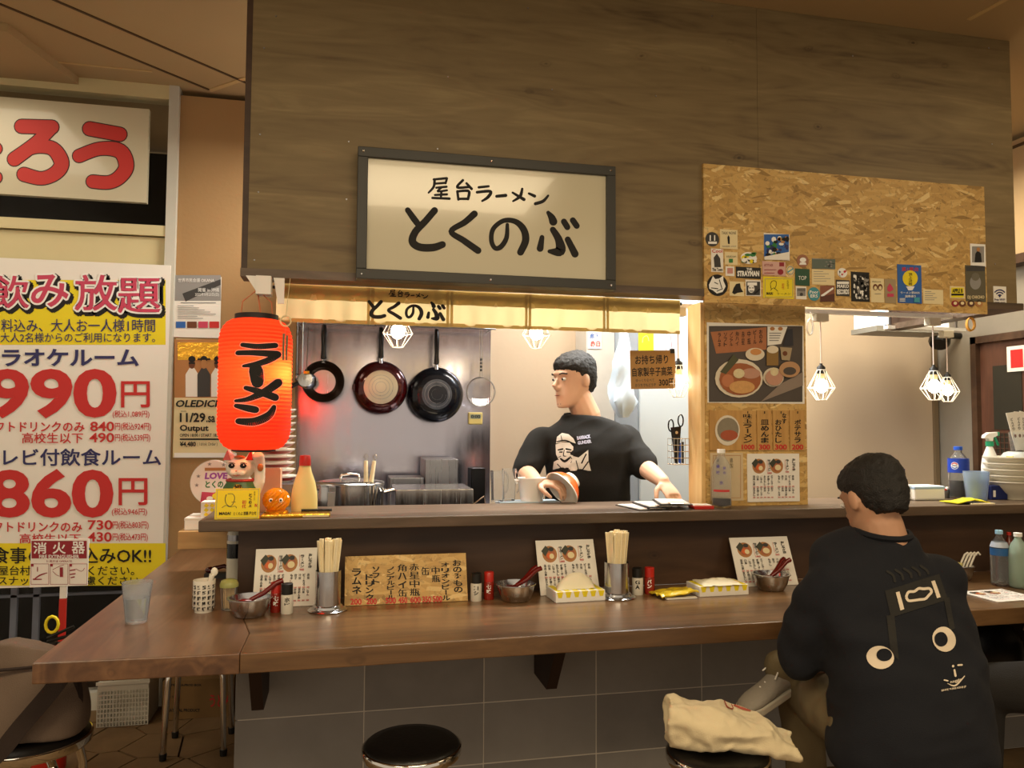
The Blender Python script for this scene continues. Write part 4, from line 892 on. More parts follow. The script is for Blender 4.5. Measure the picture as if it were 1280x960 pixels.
# ------------------------------------------------------------ papers on the post
YB = YQ - .0015
f = Flat(YB); f.board(884, 405, 1005, 504, WHT, 'food_photo', 'large framed photo of ramen and side dishes on the post', 'picture', th=.0012)
PH = mat('photo_table', '4d443c', .35, nz=.08, ns=12)
f.quad(886, 407.5, 1003, 502.5, PH, 'photo_ground')
f.poly([(888, 415), (958, 409), (958, 437), (895, 442)], mat('photo_board', 'a86a42', .5, nz=.08, ns=60), 'photo_menu_board')
for k, s_ in enumerate(['ラムネ', 'ソフト', 'ノンアル', '角ハイ', '赤星', '中瓶', 'ビール', 'おのみ']): f.vtext(s_, 897 + k * 7.4, 416 - k * .6, 901 + k * 7.4, 434 - k * .6, INK, .02)
f.poly([(959, 408), (984, 408.5), (976, 430), (959, 432)], WHT, 'photo_menu'); f.disc(965, 411, 3, 2.4, TAN, 'photo_dish'); f.disc(975, 411, 3, 2.4, TAN, 'photo_dish')
for k in range(4): f.quad(961, 416 + k * 3, 976 - k, 417.2 + k * 3, GREY, 'photo_small_print')
f.poly([(950, 502.5), (1003, 482), (1003, 465), (975, 480)], mat('photo_sheen', '8a7a6c', .4), 'photo_table_edge'); f.poly([(978, 432), (984, 412), (990, 411), (991, 432)], mat('photo_bottle', '2e2c30', .3, nz=0), 'photo_bottle')
CR_ = mat('photo_cream', 'd9ccb4', .5, nz=.02)
f.disc(943, 443, 12, 8, CR_, 'dish_rim'); f.disc(944, 440, 7, 4, mat('photo_orange', 'c88a4e', .5, nz=0), 'fried_food')
f.quad(957.5, 436, 972, 457, mat('photo_beer', '8a6a34', .4, nz=0), 'beer'); f.disc(964.8, 437, 7.3, 4.8, CR_, 'foam')
f.poly([(974, 434), (989, 435), (986, 451), (976, 450)], mat('photo_glass', 'a38f70', .4, nz=0), 'small_glass'); f.disc(980, 442, 3, 3, BROWN, 'glass_mark')
f.disc(923, 473, 30, 24, CR_, 'dish_rim'); f.disc(924, 474, 26, 20, mat('photo_broth', '9c5a32', .5, nz=.1, ns=40), 'broth')
f.poly([(899, 465), (916, 443), (922, 450), (906, 468)], mat('photo_nori', '4e4d33', .6), 'seaweed'); f.disc(908.5, 476, 7.5, 8, mat('photo_egg', 'b9744c', .4, nz=0), 'egg'); f.disc(937, 467, 12, 6.5, mat('photo_pork', 'b98a72', .5, nz=.06, ns=40), 'pork')
f.disc(926, 484, 16, 8, mat('photo_noodle', 'c9985c', .5, nz=.12, ns=90), 'noodles'); f.disc(922, 467, 7, 6, mat('photo_leek', 'd3c49a', .5, nz=.1, ns=80), 'leek')
f.disc(966, 471.5, 13, 12, CR_, 'dish_rim'); f.disc(966, 472, 11, 10, MATS['photo_pork'], 'side_dish'); f.disc(966, 465, 5, 5, MATS['photo_leek'], 'side_leek')
f.disc(985, 462, 13, 10, mat('photo_bowl', 'b48a62', .4, nz=0), 'side_bowl'); f.disc(985, 464, 8, 5, PH, 'side_bowl_food')
f.done()
# four wooden slats with handwritten dishes
STRIPW = wood('slat_wood', [(.2, '9a7038'), (.5, 'bd9150'), (.8, 'd2a968')], rough=.6, axis='Z', knots=False, scale=3, seed=6)
for (a, b, txt_, pr, lab, u0, u1) in ((887, 945, '味玉ラーメン', '1000', 'widest wooden menu slat, left of the row, with a photo disc', 929, 940), (946.5, 964.5, '皿めんま', '300', 'second wooden menu slat from the left on the post', 951, 961), (966.5, 985.5, 'おひたし', '300', 'third wooden menu slat from the left on the post', 969, 977), (987.5, 1006, 'ポテサラ', '200', 'rightmost wooden menu slat on the post', 993, 1001)):
    f = Flat(YB - .004); f.board(a, 513, b, 563, STRIPW, 'dish_sign', lab, 'sign', th=.005, group='menu slats on the post')
    f.vtext(txt_, u0, 517 if len(txt_) > 4 else 524, u1, 554, INK, .03); f.text(pr, (a if a > 900 else 925) + 2, 555.5, b - 2, 562, RED, .03, 'price')
    if a == 966.5: f.vtext('なす', 977.5, 516, 983, 530, INK, .03)
    f.quad((a + b) / 2 - .5 if a > 900 else 934, 514, (a + b) / 2 + .6 if a > 900 else 935, 517, INK, 'nail_mark')
    if a == 887:
        f.disc(909, 538, 15.5, 19, mat('film', 'd8cdb8', .15, nz=0), 'film_disc'); f.disc(909.5, 537, 13.5, 15, mat('photo_bowl_grey', '857b66', .4, nz=.1, ns=50), 'food_print'); f.disc(911, 544, 11, 6.5, mat('photo_soup', 'a4502e', .4, nz=.1, ns=50), 'soup_print')
    f.done()
# paper notice behind the bottle
f = Flat(YB); f.board(888, 566, 929, 626, mat('kraft_white', 'cdb893', .7), 'paper_notice', 'tan paper notice behind the clear bottle on the post', 'notice', th=.001)
for q in ((891, 569, 926, 569.6), (891, 622, 926, 622.6), (891, 569.4, 891.6, 622.4), (925.4, 569.4, 926, 622.4)): f.quad(*q, TAN, 'border')
f.vtext('美味', 895, 572, 899, 585, INK); f.vtext('追加', 912, 572, 916, 585, INK); f.done()

# ------------------------------------------------------------ menu cards (one design, several copies)
def card_print(f):
    # 0..1 card coordinates
    for cx in (.22, .56):
        f.disc(cx, .26, .125, .155, TAN, 'bowl_rim'); f.disc(cx, .26, .092, .115, mat('soup_red', 'a8603c', .5, nz=.12, ns=60), 'bowl_soup'); f.poly([(cx - .14, .2), (cx - .06, .10), (cx - .0, .17), (cx - .08, .3)], mat('nori_green', '3d3f31', .6, nz=0), 'bowl_seaweed'); f.disc(cx + .03, .17, .045, .04, DKGREY, 'bowl_leek')
    f.disc(.21, .29, .045, .055, ORANGE, 'egg'); f.disc(.25, .3, .04, .05, CREAMP, 'noodles'); f.disc(.58, .29, .06, .06, CREAMP, 'noodles')
    f.vtext('味玉ラーメン', .385, .12, .44, .37, INK, .03); f.quad(.37, .14, .375, .38, RED, 'red_rule'); f.vtext('ラーメン', .73, .12, .79, .35, INK, .03); f.quad(.715, .12, .72, .33, RED, 'red_rule'); f.vtext('おしながき', .86, .10, .92, .36, INK, .03)
    f.text('1000', .375, .385, .46, .42, RED, .02, 'price'); f.text('900', .72, .365, .79, .40, RED, .02, 'price')
    names = ['皿めんま', 'チャーシュー', 'ピーたろ', 'おひたし', '餃子', '白飯', '豚丼', '唐揚', 'ギョーザ', '冷奴', 'ごはん', 'もやし']
    for r_, (ya, yb) in enumerate(((.45, .66), (.70, .88))):
        for k in range(12):
            if k == 6: continue
            s_ = names[(k * 5 + r_ * 3) % 12]; x = .10 + k * .068; f.vtext(s_, x, ya, x + .038, ya + (yb - ya) * min(1, .25 * len(s_)), INK, .03, 'small_lettering'); f.text('300', x - .004, yb + .015, x + .042, yb + .04, RED, .02, 'price')
def menu_card(name, label, w_, h_, loc, rz=0, tilt=.0, proto=[]):
    if not proto:
        t = thing(name, label, 'menu', loc, rz, group='printed menus with two ramen photos'); MB().box((-.5 * w_, 0, 0), (.5 * w_, .003, h_)).build('sheet', WHT, t); f = Flat(None, w_, h_); card_print(f); f.layers(t, 0, step=.0003); proto += [t, w_, h_]; o = t
    else:
        o = copy_tree(proto[0], None, label, loc, rz); o.scale = (w_ / proto[1], 1, h_ / proto[2])
    o.rotation_euler = (tilt, 0, rz); return o
def stand(pxl, pxr, pyt, pyb, Y, label, tilt=-.42, dy=0):
    a, b = at(pxl, (pyt + pyb) / 2, Y), at(pxr, (pyt + pyb) / 2, Y); h = (at((pxl + pxr) / 2, pyt, Y + .06).z - TZ) / math.cos(tilt)
    return menu_card('menu_card', label, b.x - a.x, h, ((a.x + b.x) / 2, Y, TZ + .001), 0, tilt)
stand(316, 395, 687, 760, 2.60, 'printed menu leaning on the panel between the bowl and left chopstick holder')
stand(676, 750, 676, 748, 2.60, 'printed menu leaning on the panel behind the standing tissue box')
stand(924, 998, 672, 735, 2.60, 'printed menu leaning on the panel beside the seated customer')
a = at(934, 600, YB); b_ = at(999, 600, YB); menu_card('menu_card', 'printed menu pinned on the chipboard post', b_.x - a.x, at(966, 567, YB).z - at(966, 627, YB).z, ((a.x + b_.x) / 2, YB - .002, at(966, 627, YB).z))
# flat menu on the table at the right edge
p = T(1254, 746); o = menu_card('menu_card', 'printed menu lying flat on the counter at the right edge', .19, .16, (p.x - .0, p.y - .07, TZ + .004)); o.rotation_euler = (-PI / 2 + .001, 0, 0.05)

# handwritten drinks board
f = Flat(2.575)
f.board(431, 701, 585, 758, OSB, 'drinks_board', 'chipboard plank with handwritten drinks and red prices leaning on the panel', 'menu', th=.009)
x0, z0, x1, z1 = f.rect; f.t.location.z = TZ + .001; f.base = (f.base[0], TZ + .001)
for (s_, xa, ya, xb, yb) in (('おのみもの', 568, 703, 579, 742), ('オリオンビール', 553, 706, 563, 751), ('中瓶', 541, 711, 551, 730), ('缶', 528, 711, 538, 722), ('赤星中瓶', 513, 707, 525, 746), ('角ハイ缶', 498, 708, 509, 747), ('ノンアルビール', 484, 711, 494, 750), ('ソフト', 466, 711, 475, 733), ('ドリンク', 457, 720, 467, 751), ('ラムネ', 440, 713, 452, 744)):
    f.vtext(s_, xa, ya, xb, yb, INK, .03)
for (s_, xa, xb, yy) in (('200', 438, 452, 756), ('200', 458, 471, 755.5), ('500', 482, 495, 754.5), ('450', 498, 509, 754), ('600', 513, 526, 753.5), ('350', 528, 539, 753), ('500', 541, 553, 752.5)): f.text(s_, xa, yy - 7, xb, yy, RED, .03, 'price')
f.done(); f.t.rotation_euler[0] = -.35; f.t.scale[2] = 1.07
# ------------------------------------------------------------ things on the counter
def glass_cup(name, label, P, h, r0, r1, m, cat='glass', fill=None):
    t = thing(name, label, cat, P)
    MB().lathe([(0, 0), (r0 * .95, 0), (r0, .004), (r1, h), (r1 - .0018, h), (r0 - .002, .007), (0, .007)], n=28).build('cup', m, t, smooth=True)
    if fill: k = fill; rr = r0 + (r1 - r0) * k; MB().lathe([(0, .0085), (r0 - .003, .0085), (rr - .0035, h * k), (0, h * k)], n=28).build('water', WATER, t, smooth=True)
    return t
p = T(168, 780); glass_cup('water_glass', 'half full plastic water glass standing alone on the left end of the counter', (p.x, p.y + .02, TZ), .118, .03, .042, FROST, fill=.62)
# tea cup with characters
p = T(253, 766)
t = thing('tea_cup', 'white cylindrical cup printed with rows of black characters, holding a ladle', 'cup', (p.x, p.y + .02, TZ)); rc = .0335; hc = .098
MB().lathe([(0, 0), (rc * .8, 0), (rc * .82, .006), (rc, .012), (rc, hc), (rc - .003, hc), (rc - .004, .012), (0, .01)], n=32).build('body', PORC, t, smooth=True)
mb = MB(); an0 = math.atan2(-t.location.y, -t.location.x)
for j in range(-3, 4):
    for i, chh in enumerate('鮪鰹鯛鱒鰯' if j % 2 else '鯖鮭鱈鰻鮃'):
        v, fc, (a, b, c, d) = glyphs(chh, .03); q = []
        for x, y in v:
            u = ((x - a) / (c - a) - .5) * .011 + j * .0155; z = hc - .012 - i * .0165 - (1 - (y - b) / (d - b)) * .013; an = an0 + u / rc; q.append(((rc + .0004) * math.cos(an), (rc + .0004) * math.sin(an), z))
        mb.add(q, fc)
mb.build('lettering', INK, t)
t2 = thing('ladle_spoon', 'pale spoon standing in the printed cup', 'spoon', (t.location.x, t.location.y, TZ + .012))
MB().tube([(0, .012, 0), (.01, .012, .06), (.022, .008, .1)], [.006, .006, .009], 8).ball((.028, .008, .108), (.011, .006, .014), 10).build('spoon', PORC, t2, smooth=True)
p = T(284, 764)
t = thing('toothpick_cup', 'clear cup packed with toothpicks, with a green top, beside the printed cup', 'toothpicks', (p.x, p.y + .03, TZ)); MB().lathe([(0, 0), (.022, 0), (.027, .075), (.0255, .075), (.021, .003), (0, .003)], n=24).build('cup', PLASTIC_CLEAR, t, smooth=True)
mb = MB(); TP = mat('toothpick', 'd9b37a', .6, nz=.02)
for k in range(60):
    a = rnd.uniform(0, 6.28); r_ = .018 * math.sqrt(rnd.random()); x, y = r_ * math.cos(a), r_ * math.sin(a); mb.tube([(x * .9, y * .9, .004), (x, y, .068 + rnd.uniform(-.003, .003))], .0011, 4)
mb.build('toothpicks', TP, t, kind='stuff')
mb = MB(); mb.lathe([(.0285, .070), (.029, .078), (.024, .090), (.010, .095), (0, .095)], n=18); mb.build('cover', mat('olive_film', 'b4b66c', .35, trans=.3), t, smooth=True)
p = T(270, 722)
t = thing('red_lacquer_spoon', 'dark red lacquered ladle lying behind the printed cup', 'ladle', (p.x, p.y, TZ))
MB().ball((-.02, 0, .03), (.022, .016, .012), 12).tube([(-.01, 0, .034), (.03, -.01, .045), (.06, -.015, .03), (.075, -.02, .005)], [.009, .008, .007, .006], 8).build('ladle', mat('lacquer', '4e100c', .15, nz=0, coat=.5), t, smooth=True)
MB().box((-.04, -.02, 0), (.08, .02, .018)).build('rest', DKGREY, t)
# stack of things standing behind at the corner of the panel (pale bottle, chrome tin)
p = T(300, 716)
t = thing('chrome_tin', 'short chrome tin beside the panel corner', 'tin', (p.x + .0, p.y + .1, TZ)); t.location.x = XL - .035
MB().lathe([(0, 0), (.026, 0), (.027, .002), (.027, .05), (.024, .054), (.024, .06), (0, .061)], n=24).build('tin', SSB, t, smooth=True)
t = thing('black_label_bottle', 'tall pale bottle with a black band seen at the panel corner', 'bottle', (XL - .03, 2.86, TZ))
MB().lathe([(0, 0), (.026, 0), (.028, .003), (.028, .2), (.02, .225), (.016, .24), (.016, .26), (0, .26)], n=24).build('bottle', mat('frosted', 'cfcbbb', .3), t, smooth=True)
MB().lathe([(.0284, .12), (.0284, .17)], n=24).build('label_band', BLKG, t, smooth=True); MB().lathe([(.0284, .18), (.0284, .2)], n=24).build('foil_band', SSD, t, smooth=True)

def dice_bowl(label, P, r, h, inside, group='small steel bowls on the counter'):
    t = thing('steel_bowl', label, 'bowl', P, group=group)
    MB().lathe([(0, 0), (r * .62, 0), (r * .68, .004), (r * .84, h * .45), (r * .94, h * .93), (r * 1.0, h * .95), (r * 1.0, h), (r * .9, h), (r * .8, h * .45), (r * .62, .006), (0, .005)], n=36).build('bowl', SSB, t, smooth=60)
    return t
LADR = mat('ladle_red', '66120d', .25, nz=.03, coat=.4)
def ladles(label, P, r, h, n=2, ang=.3, group='red spoons in the steel bowls', m=None):
    for k in range(n):
        t = thing('soup_spoon', label[k], 'spoon', (P[0], P[1], P[2] + .008), group=group); t.rotation_euler[2] = ang + k * .25
        MB().ball((-r * .25, 0, h * .62), (r * .42, r * .25, h * .16), 12).tube([(-r * .0, 0, h * .68), (r * .6, 0, h * .98), (r * 1.15, 0, h * 1.45), (r * 1.45, 0, h * 1.55)], [.007, .008, .008, .009], 8).build('spoon', m or LADR, t, smooth=True)
for (px, pyb, wpx, lab, ls) in ((310, 774, 56, 'steel bowl with a red spoon beside the toothpicks', ['dark red spoon resting in the leftmost steel bowl']), (648, 754, 52, 'steel bowl with red spoons in front of the drinks board', ['red spoon in the middle steel bowl, handle to the tissues', 'second red spoon in the middle steel bowl, behind the first']), (972, 740, 48, 'steel bowl with red spoons left of the seated customer', ['red spoon in the steel bowl next to the customer', 'other red spoon in the steel bowl next to the customer'])):
    p = T(px, pyb); r_ = wid(wpx, p) / 2; P = (p.x, p.y + r_ * .62, TZ)
    dice_bowl(lab, P, r_, .058, None); ladles(ls, P, r_, .058, len(ls))
p = T(1213, 727); P = (p.x, p.y + .04, TZ); dice_bowl('steel bowl with four white curved handles right of the customer', P, .045, .055, None)
for k in range(4):
    t = thing('white_spoon', ['leftmost', 'second from left', 'third from left', 'rightmost'][k] + ' white hooked spoon handle in the bowl right of the customer', 'spoon', (P[0] - .028 + k * .016, P[1], TZ + .01), group='white spoons in the right bowl')
    MB().tube([(0, 0, .0), (.02, 0, .045), (.042, 0, .085), (.055, 0, .092), (.064, 0, .082)], .004, 8).build('spoon', PORC, t, smooth=True)
t = thing('bowl_lid', 'pale yellow lid lying on the bowl right of the customer', 'lid', (P[0] - .03, P[1], TZ + .057)); MB().lathe([(0, 0), (.026, 0), (.026, .008), (0, .01)], n=20).build('lid', mat('pale_yellow', 'd9cf86', .5), t, smooth=True)

# seasoning bottles
def season(label, P, cap, body, lettering, h=.092, r=.0155):
    t = thing('seasoning_bottle', label, 'bottle', P, group='small seasoning bottles with black and red caps')
    MB().lathe([(0, 0), (r, 0), (r * 1.05, .003), (r * 1.05, h * .6), (r * .92, h * .64), (0, h * .64)], n=24).build('body', body, t, smooth=True)
    MB().lathe([(0, h * .64), (r * .98, h * .642), (r * .98, h * .98), (r * .85, h), (0, h)], n=24).build('cap', cap, t, smooth=True)
    a0 = math.atan2(-P[1], -P[0]); mb = MB()
    for i, c_h in enumerate(lettering):
        v, fc, (a, b, c, d) = glyphs(c_h, .04); mb.add([((r * 1.05 + .0005) * math.cos(a0 + (((x - a) / (c - a) - .5) * .015) / r), (r * 1.05 + .0005) * math.sin(a0 + (((x - a) / (c - a) - .5) * .015) / r), h * .56 - i * .016 - (1 - (y - b) / (d - b)) * .014) for x, y in v], fc)
    mb.build('lettering', INK if body is not REDG else WHITE, t)
REDG = mat('red_seasoning', '8a2416', .2, nz=.1, ns=90); LAB = mat('bottle_label', 'cfc9bb', .4, nz=.02)
for (px, py, wpx, cap, bod, let, lab) in ((358, 768, 15, BLK, LAB, 'ホワ', 'black capped pepper bottle in front of the leftmost menu'), (344, 766, 14, REDP, REDG, '七味', 'red capped spice bottle in front of the leftmost menu'), (596, 752, 14, BLK, LAB, 'コシ', 'black capped pepper bottle right of the drinks board'), (612, 750, 13, REDP, REDG, '七味', 'red capped spice bottle right of the drinks board'), (799, 744, 14, BLK, LAB, 'GA', 'black capped pepper bottle right of the middle chopstick holder'), (814, 743, 13, REDP, REDG, 'バン', 'red capped spice bottle right of the middle chopstick holder')):
    p = T(px, py); season(lab, (p.x, p.y + .015, TZ), cap, bod, let, r=wid(wpx, p) / 2.1)

# chopstick holders
CHOP = mat('chopstick_wood', 'efe0b8', .6, nz=.05, ns=30, bump=.1)
def holder(label, P, h=.125, r=.037, n=30, seed=1, tall=.215):
    t = thing('chopstick_holder', label, 'holder', P, group='steel chopstick holders')
    MB().lathe([(0, 0), (r * 1.5, 0), (r * 1.55, .003), (r * 1.4, .007), (r * 1.2, .009), (r * 1.15, .016), (r, .019), (r, h), (r - .0015, h), (r - .002, .012), (0, .012)], n=40).build('cylinder', SSB, t, smooth=40)
    rr = random.Random(seed)
    proto_ = None
    for k in range(n):
        a = rr.uniform(0, 2 * PI); q = (r - .009) * math.sqrt(rr.random()); x, y = q * math.cos(a), q * math.sin(a); H = tall - rr.uniform(0, .012)
        lean = Vector((x * 3.2 + rr.uniform(-.03, .03), y * 2.2, 1)).normalized()
        if proto_ is None:
            proto_ = thing('chopsticks', 'paired disposable wooden chopsticks standing in a steel holder', 'chopsticks', (0, 0, 0), group='disposable chopsticks in the steel holders')
            MB().box((-.0062, -.0022, 0), (-.0004, .0022, 1)).box((.0004, -.0022, 0), (.0062, .0022, 1)).build('stick_pair', CHOP, proto_); c = proto_
        else: c = copy_tree(proto_)
        c.location = (P[0] + x * .55, P[1] + y * .55, P[2] + .0125); c.rotation_mode = 'QUATERNION'
        c.rotation_quaternion = Vector((0, 0, 1)).rotation_difference(lean) @ Matrix.Rotation(rr.uniform(-1.2, 1.2), 3, 'Z').to_quaternion(); c.scale = (1, 1, H)
        c['label'] = 'paired disposable wooden chopsticks standing in the ' + ('left' if seed == 1 else 'middle') + ' steel holder'; c['group'] = 'chopsticks in the ' + ('left' if seed == 1 else 'middle') + ' holder'
    return t
p = T(409, 768); holder('left chopstick holder, packed with sticks, beside the drinks board', (p.x, p.y + .055, TZ), r=wid(32, p) / 2, seed=1)
p = T(778, 751); holder('middle chopstick holder, packed with sticks, right of the standing tissue box', (p.x, p.y + .055, TZ), r=wid(31, p) / 2, seed=2, n=32, h=.12)

# tissue boxes
def tissue_box(label, P, L_, D, H, rz, seed=0, flat_=False):
    t = thing('tissue_box', label, 'tissues', P, rz); 
    MB().box((-L_ / 2, -D / 2, 0), (L_ / 2, D / 2, H)).build('carton', WHITE if not flat_ else WHT, t, bev=.002)
    mb = MB()
    for k in range(6):
        x = -L_ / 2 + L_ * (k + .5) / 6
        mb.prism([(x - .011, -D / 2 - .0004, H - .001), (x + .011, -D / 2 - .0004, H - .001), (x + .006, -D / 2 - .0004, H - .02), (x - .006, -D / 2 - .0004, H - .02)], (0, .0002, 0))
        mb.box((x - .009, -D / 2 + .002, H + .0001), (x + .009, D / 2 - .002, H + .0004))
    mb.build('yellow_pattern', YEL, t)
    mb = MB(); n, m = 22, 10; vs = []; fs = []
    for i in range(n + 1):
        u = i / n
        for j in range(m + 1):
            v = j / m; x = (u - .5) * L_ * .78 + .012 * (v - .5); hh = (.052 if not flat_ else .016) * math.sin(PI * min(1, max(0, u))) ** .6
            zz = H + .001 + hh * (1 - abs(2 * v - 1) ** 1.3) + .004 * noise.noise(Vector((u * 6, v * 5, seed)))
            vs.append((x, (v - .5) * D * (.55 if not flat_ else 1.15), max(zz, H + .001)))
    for i in range(n):
        for j in range(m): a = i * (m + 1) + j; fs.append((a, a + 1, a + m + 2, a + m + 1))
    o = mb.add(vs, fs).build('tissue', mat('tissue', 'e8e0c4', .9, nz=.02), t, smooth=True)
    return t
p = T(726, 753); L0 = wid(66, p); tissue_box('yellow and white tissue box with a tall puffed tissue in the middle of the counter', (p.x, p.y + .06, TZ), L0, .105, .036, .05, 1)
p = T(905, 745); L0 = wid(68, p); tissue_box('flatter tissue box with a folded tissue draped over it, left of the right menu', (p.x - .0, p.y + .05, TZ), L0, .10, .036, .03, 4, True)
# crumpled yellow packet
p = T(850, 749)
t = thing('yellow_napkin_pack', 'crumpled yellow napkin pack between the spice bottle and the flatter tissue box', 'napkins', (p.x, p.y + .04, TZ)); vs = []; fs = []; n = 14
for i in range(n + 1):
    for j in range(9): u, v = i / n, j / 8; vs.append(((u - .5) * .135 - .01 * v, (v - .5) * .09, .006 + .016 * abs(noise.noise(Vector((u * 3, v * 2.735, 2)))) + (.014 * u * (1 - v * .3))))
for i in range(n):
    for j in range(8): a = i * 9 + j; fs.append((a, a + 1, a + 10, a + 9))
o = MB().add(vs, fs).build('wrapper', mat('yellow_film', 'd8bb28', .35, nz=.05, coat=.2), t); so = o.modifiers.new('s', 'SOLIDIFY'); so.thickness = .005; so.offset = -1
MB().box((-.05, -.046, .001), (.06, -.03, .006)).build('white_edge', WHT, t)

# water bottle(s) at right edge
def pet(name, label, P, h, r, cap, label_m, body=PLASTIC_CLEAR, liquid=None, lf=.7, z0=.5, z1=.8, letters='', lm=None, sides=28):
    t = thing(name, label, 'bottle', P)
    prof = [(0, 0), (r * .8, 0), (r, .008), (r, h * .62), (r * .98, h * .68), (r * .7, h * .8), (r * .36, h * .88), (r * .34, h * .93)]
    MB().lathe(prof + [(r * .30, h * .93), (r * .32, h * .88), (r * .66, h * .8), (r * .94, h * .68), (r * .96, h * .62), (r * .96, .01), (0, .006)], n=sides).build('body', body, t, smooth=True)
    if liquid: MB().lathe([(0, .0085), (r * .93, .012), (r * .93, h * lf), (0, h * lf)], n=sides).build('liquid', liquid, t, smooth=True)
    MB().lathe([(0, h * .9305), (r * .42, h * .9305), (r * .42, h * .995), (r * .36, h), (0, h)], n=20).build('cap', cap, t, smooth=True)
    if label_m: MB().open_lathe([(r * 1.012, h * z0), (r * 1.012, h * z1)], n=sides).build('label', label_m, t, smooth=True)
    return t
p = T(1259, 734); 
t = pet('water_bottle', 'clear water bottle with pale blue cap and blue label at right edge of the counter', (p.x, p.y + .03, TZ), .205, .031, mat('pale_blue_cap', '9ecbe6', .4, nz=0), mat('blue_label', '2f5f96', .4, nz=.05), liquid=WATER, lf=.6, z0=.55, z1=.68)
a0 = math.atan2(-t.location.y, -t.location.x)
MB().open_lathe([(.0318, .143), (.0250, .162)], n=28).build('upper_label', mat('silver_label', 'aeb8c4', .4, nz=.1, ns=60), t, smooth=True)
p = T(1289, 738); pet('glass_bottle', 'pale green glass bottle cut by the right edge of the frame', (p.x, p.y + .05, TZ), .2, .034, WHITE, None, body=mat('pale_green_glass', 'c8ddcf', .1, nz=0, trans=.6, ior=1.2))
p = T(1276, 722); pet('red_top_bottle', 'small bottle with a red top behind the water bottle', (p.x, p.y + .05, TZ), .17, .02, REDP, None, body=mat('amber_sauce', '5e2414', .2, nz=0))
p = T(1243, 712); 
t = thing('chrome_fitting', 'small chrome fitting on the panel behind the water bottle', 'fitting', (at(1245, 690, YP).x, YP, at(1245, 690, YP).z)); MB().lathe([(.0, .03), (.012, .03), (.016, .022), (.008, .014), (.008, 0)][::-1], n=18, axis=(0, -1, 0)).build('knob', CHROME, t, smooth=True)

# ------------------------------------------------------------ things on the ledge
# beckoning cat
p = L(299, 648); cp = Vector((at(299, 648, 2.705).x + .005, 2.705, LZ))
ct = thing('lucky_cat', 'white porcelain beckoning cat with red ears and a green bib on the ledge', 'figurine', tuple(cp)); ct.rotation_euler[2] = -.15; ct.scale = (1.17, 1.17, 1.17)
CATW = mat('cat_white', 'e4dcc8', .2, nz=.02, coat=.4)
mb = MB()
mb.ball((0, 0, .045), (.046, .042, .05), 18).ball((0, 0, .085), (.036, .032, .035), 16).ball((-.002, -.006, .138), (.041, .034, .033), 20)
mb.ball((-.012, -.037, .125), (.013, .008, .009), 10).ball((.010, -.037, .125), (.013, .008, .009), 10)
mb.tube([(-.03, -.008, .155), (-.034, -.008, .175), (-.037, -.008, .191)], [.019, .013, .002], 10).tube([(.027, -.008, .155), (.030, -.008, .175), (.032, -.008, .191)], [.019, .013, .002], 10)
mb.tube([(.038, -.004, .07), (.052, -.008, .10), (.054, -.012, .14), (.052, -.018, .165)], [.018, .016, .014, .016], 10).ball((.051, -.022, .170), (.017, .015, .014), 12)
mb.tube([(-.04, -.01, .08), (-.048, -.03, .055), (-.035, -.04, .04)], [.013, .013, .012], 10).ball((-.02, -.042, .008), (.018, .018, .010), 10).ball((.022, -.042, .008), (.018, .018, .010), 10)
baked(mb, 'body', CATW, ct, voxel=.0025, smooth_it=4, world=False)
for s in (-1, 1):
    x = -.002 + s * .016
    MB().ball((x, -.0385, .145), (.0092, .003, .0072), 12).build('eye', INK, ct, smooth=True); MB().ball((x + .002, -.0412, .147), (.0018, .0012, .0018), 8).build('eye_glint', WHITE, ct, smooth=True)
    MB().prism([(x * 1.95 - .011, -.0262, .160), (x * 1.95 + .011, -.0262, .160), (x * 2.05, -.0185, .188)], (0, .004, 0)).build('inner_ear', REDP, ct)
    MB().tube([(x - .009, -.037, .152), (x, -.04, .154), (x + .009, -.036, .151)], .0009, 5).build('eyebrow', INK, ct)
MB().ball((-.002, -.0475, .131), (.003, .0025, .002), 8).build('nose', mat('cat_pink', 'c9705a', .4, nz=0), ct, smooth=True)
MB().tube([(-.012, -.046, .12), (-.002, -.048, .117), (.008, -.046, .12)], .0008, 5).build('mouth', REDP, ct)
MB().open_lathe([(.0385, .098), (.0375, .107)], n=24, sy=.9).build('collar', REDP, ct, smooth=True)
MB().tube([(.0405 * math.cos(a), .0365 * math.sin(a), .1025) for a in [k * PI / 12 for k in range(24)]], .0032, 6, closed=True).build('collar_cord', mat('collar_red', 'a8322a', .5, nz=.3, ns=200), ct, smooth=True)
mb = MB(); vs = []; fs = []
for i in range(13):
    a = -PI / 2 + (i / 12 - .5) * 2.2
    for j in range(6): z = .099 - .042 * (j / 5) * (1 - .55 * abs(i / 12 - .5) * 2); rr_ = .040 + .0125 * (j / 5); vs.append((rr_ * math.cos(a), rr_ * .94 * math.sin(a) - .001, z))
for i in range(12):
    for j in range(5): a = i * 6 + j; fs.append((a, a + 6, a + 7, a + 1))
mb.add(vs, fs).build('bib', mat('bib_green', '3a5e32', .4, nz=.05), ct, smooth=True)
MB().lathe([(0, .004), (.012, .004), (.0125, .001), (.012, 0)][::-1], n=20, axis=(0, -1, .1)).build('coin', GOLD, ct, loc=(.004, -.050, .082), smooth=True)
ff = Flat(None, .02, .02); ff.text('福', 0, 0, 1, 1, INK, .04); mb = MB(); mb.add([(x + .0045, -.0550, z + .073) for x, z, _ in ff.L[0][2][0]], ff.L[0][2][1]); mb.build('lettering', INK, ct)
MB().ball((.058, -.026, .14), (.009, .007, .012), 10).build('orange_spot', mat('cat_orange', 'b7672c', .3, nz=.1), ct, smooth=True)
MB().ball((-.002, -.02, .168), (.016, .012, .006), 10).build('orange_crown', MATS['cat_orange'], ct, smooth=True)
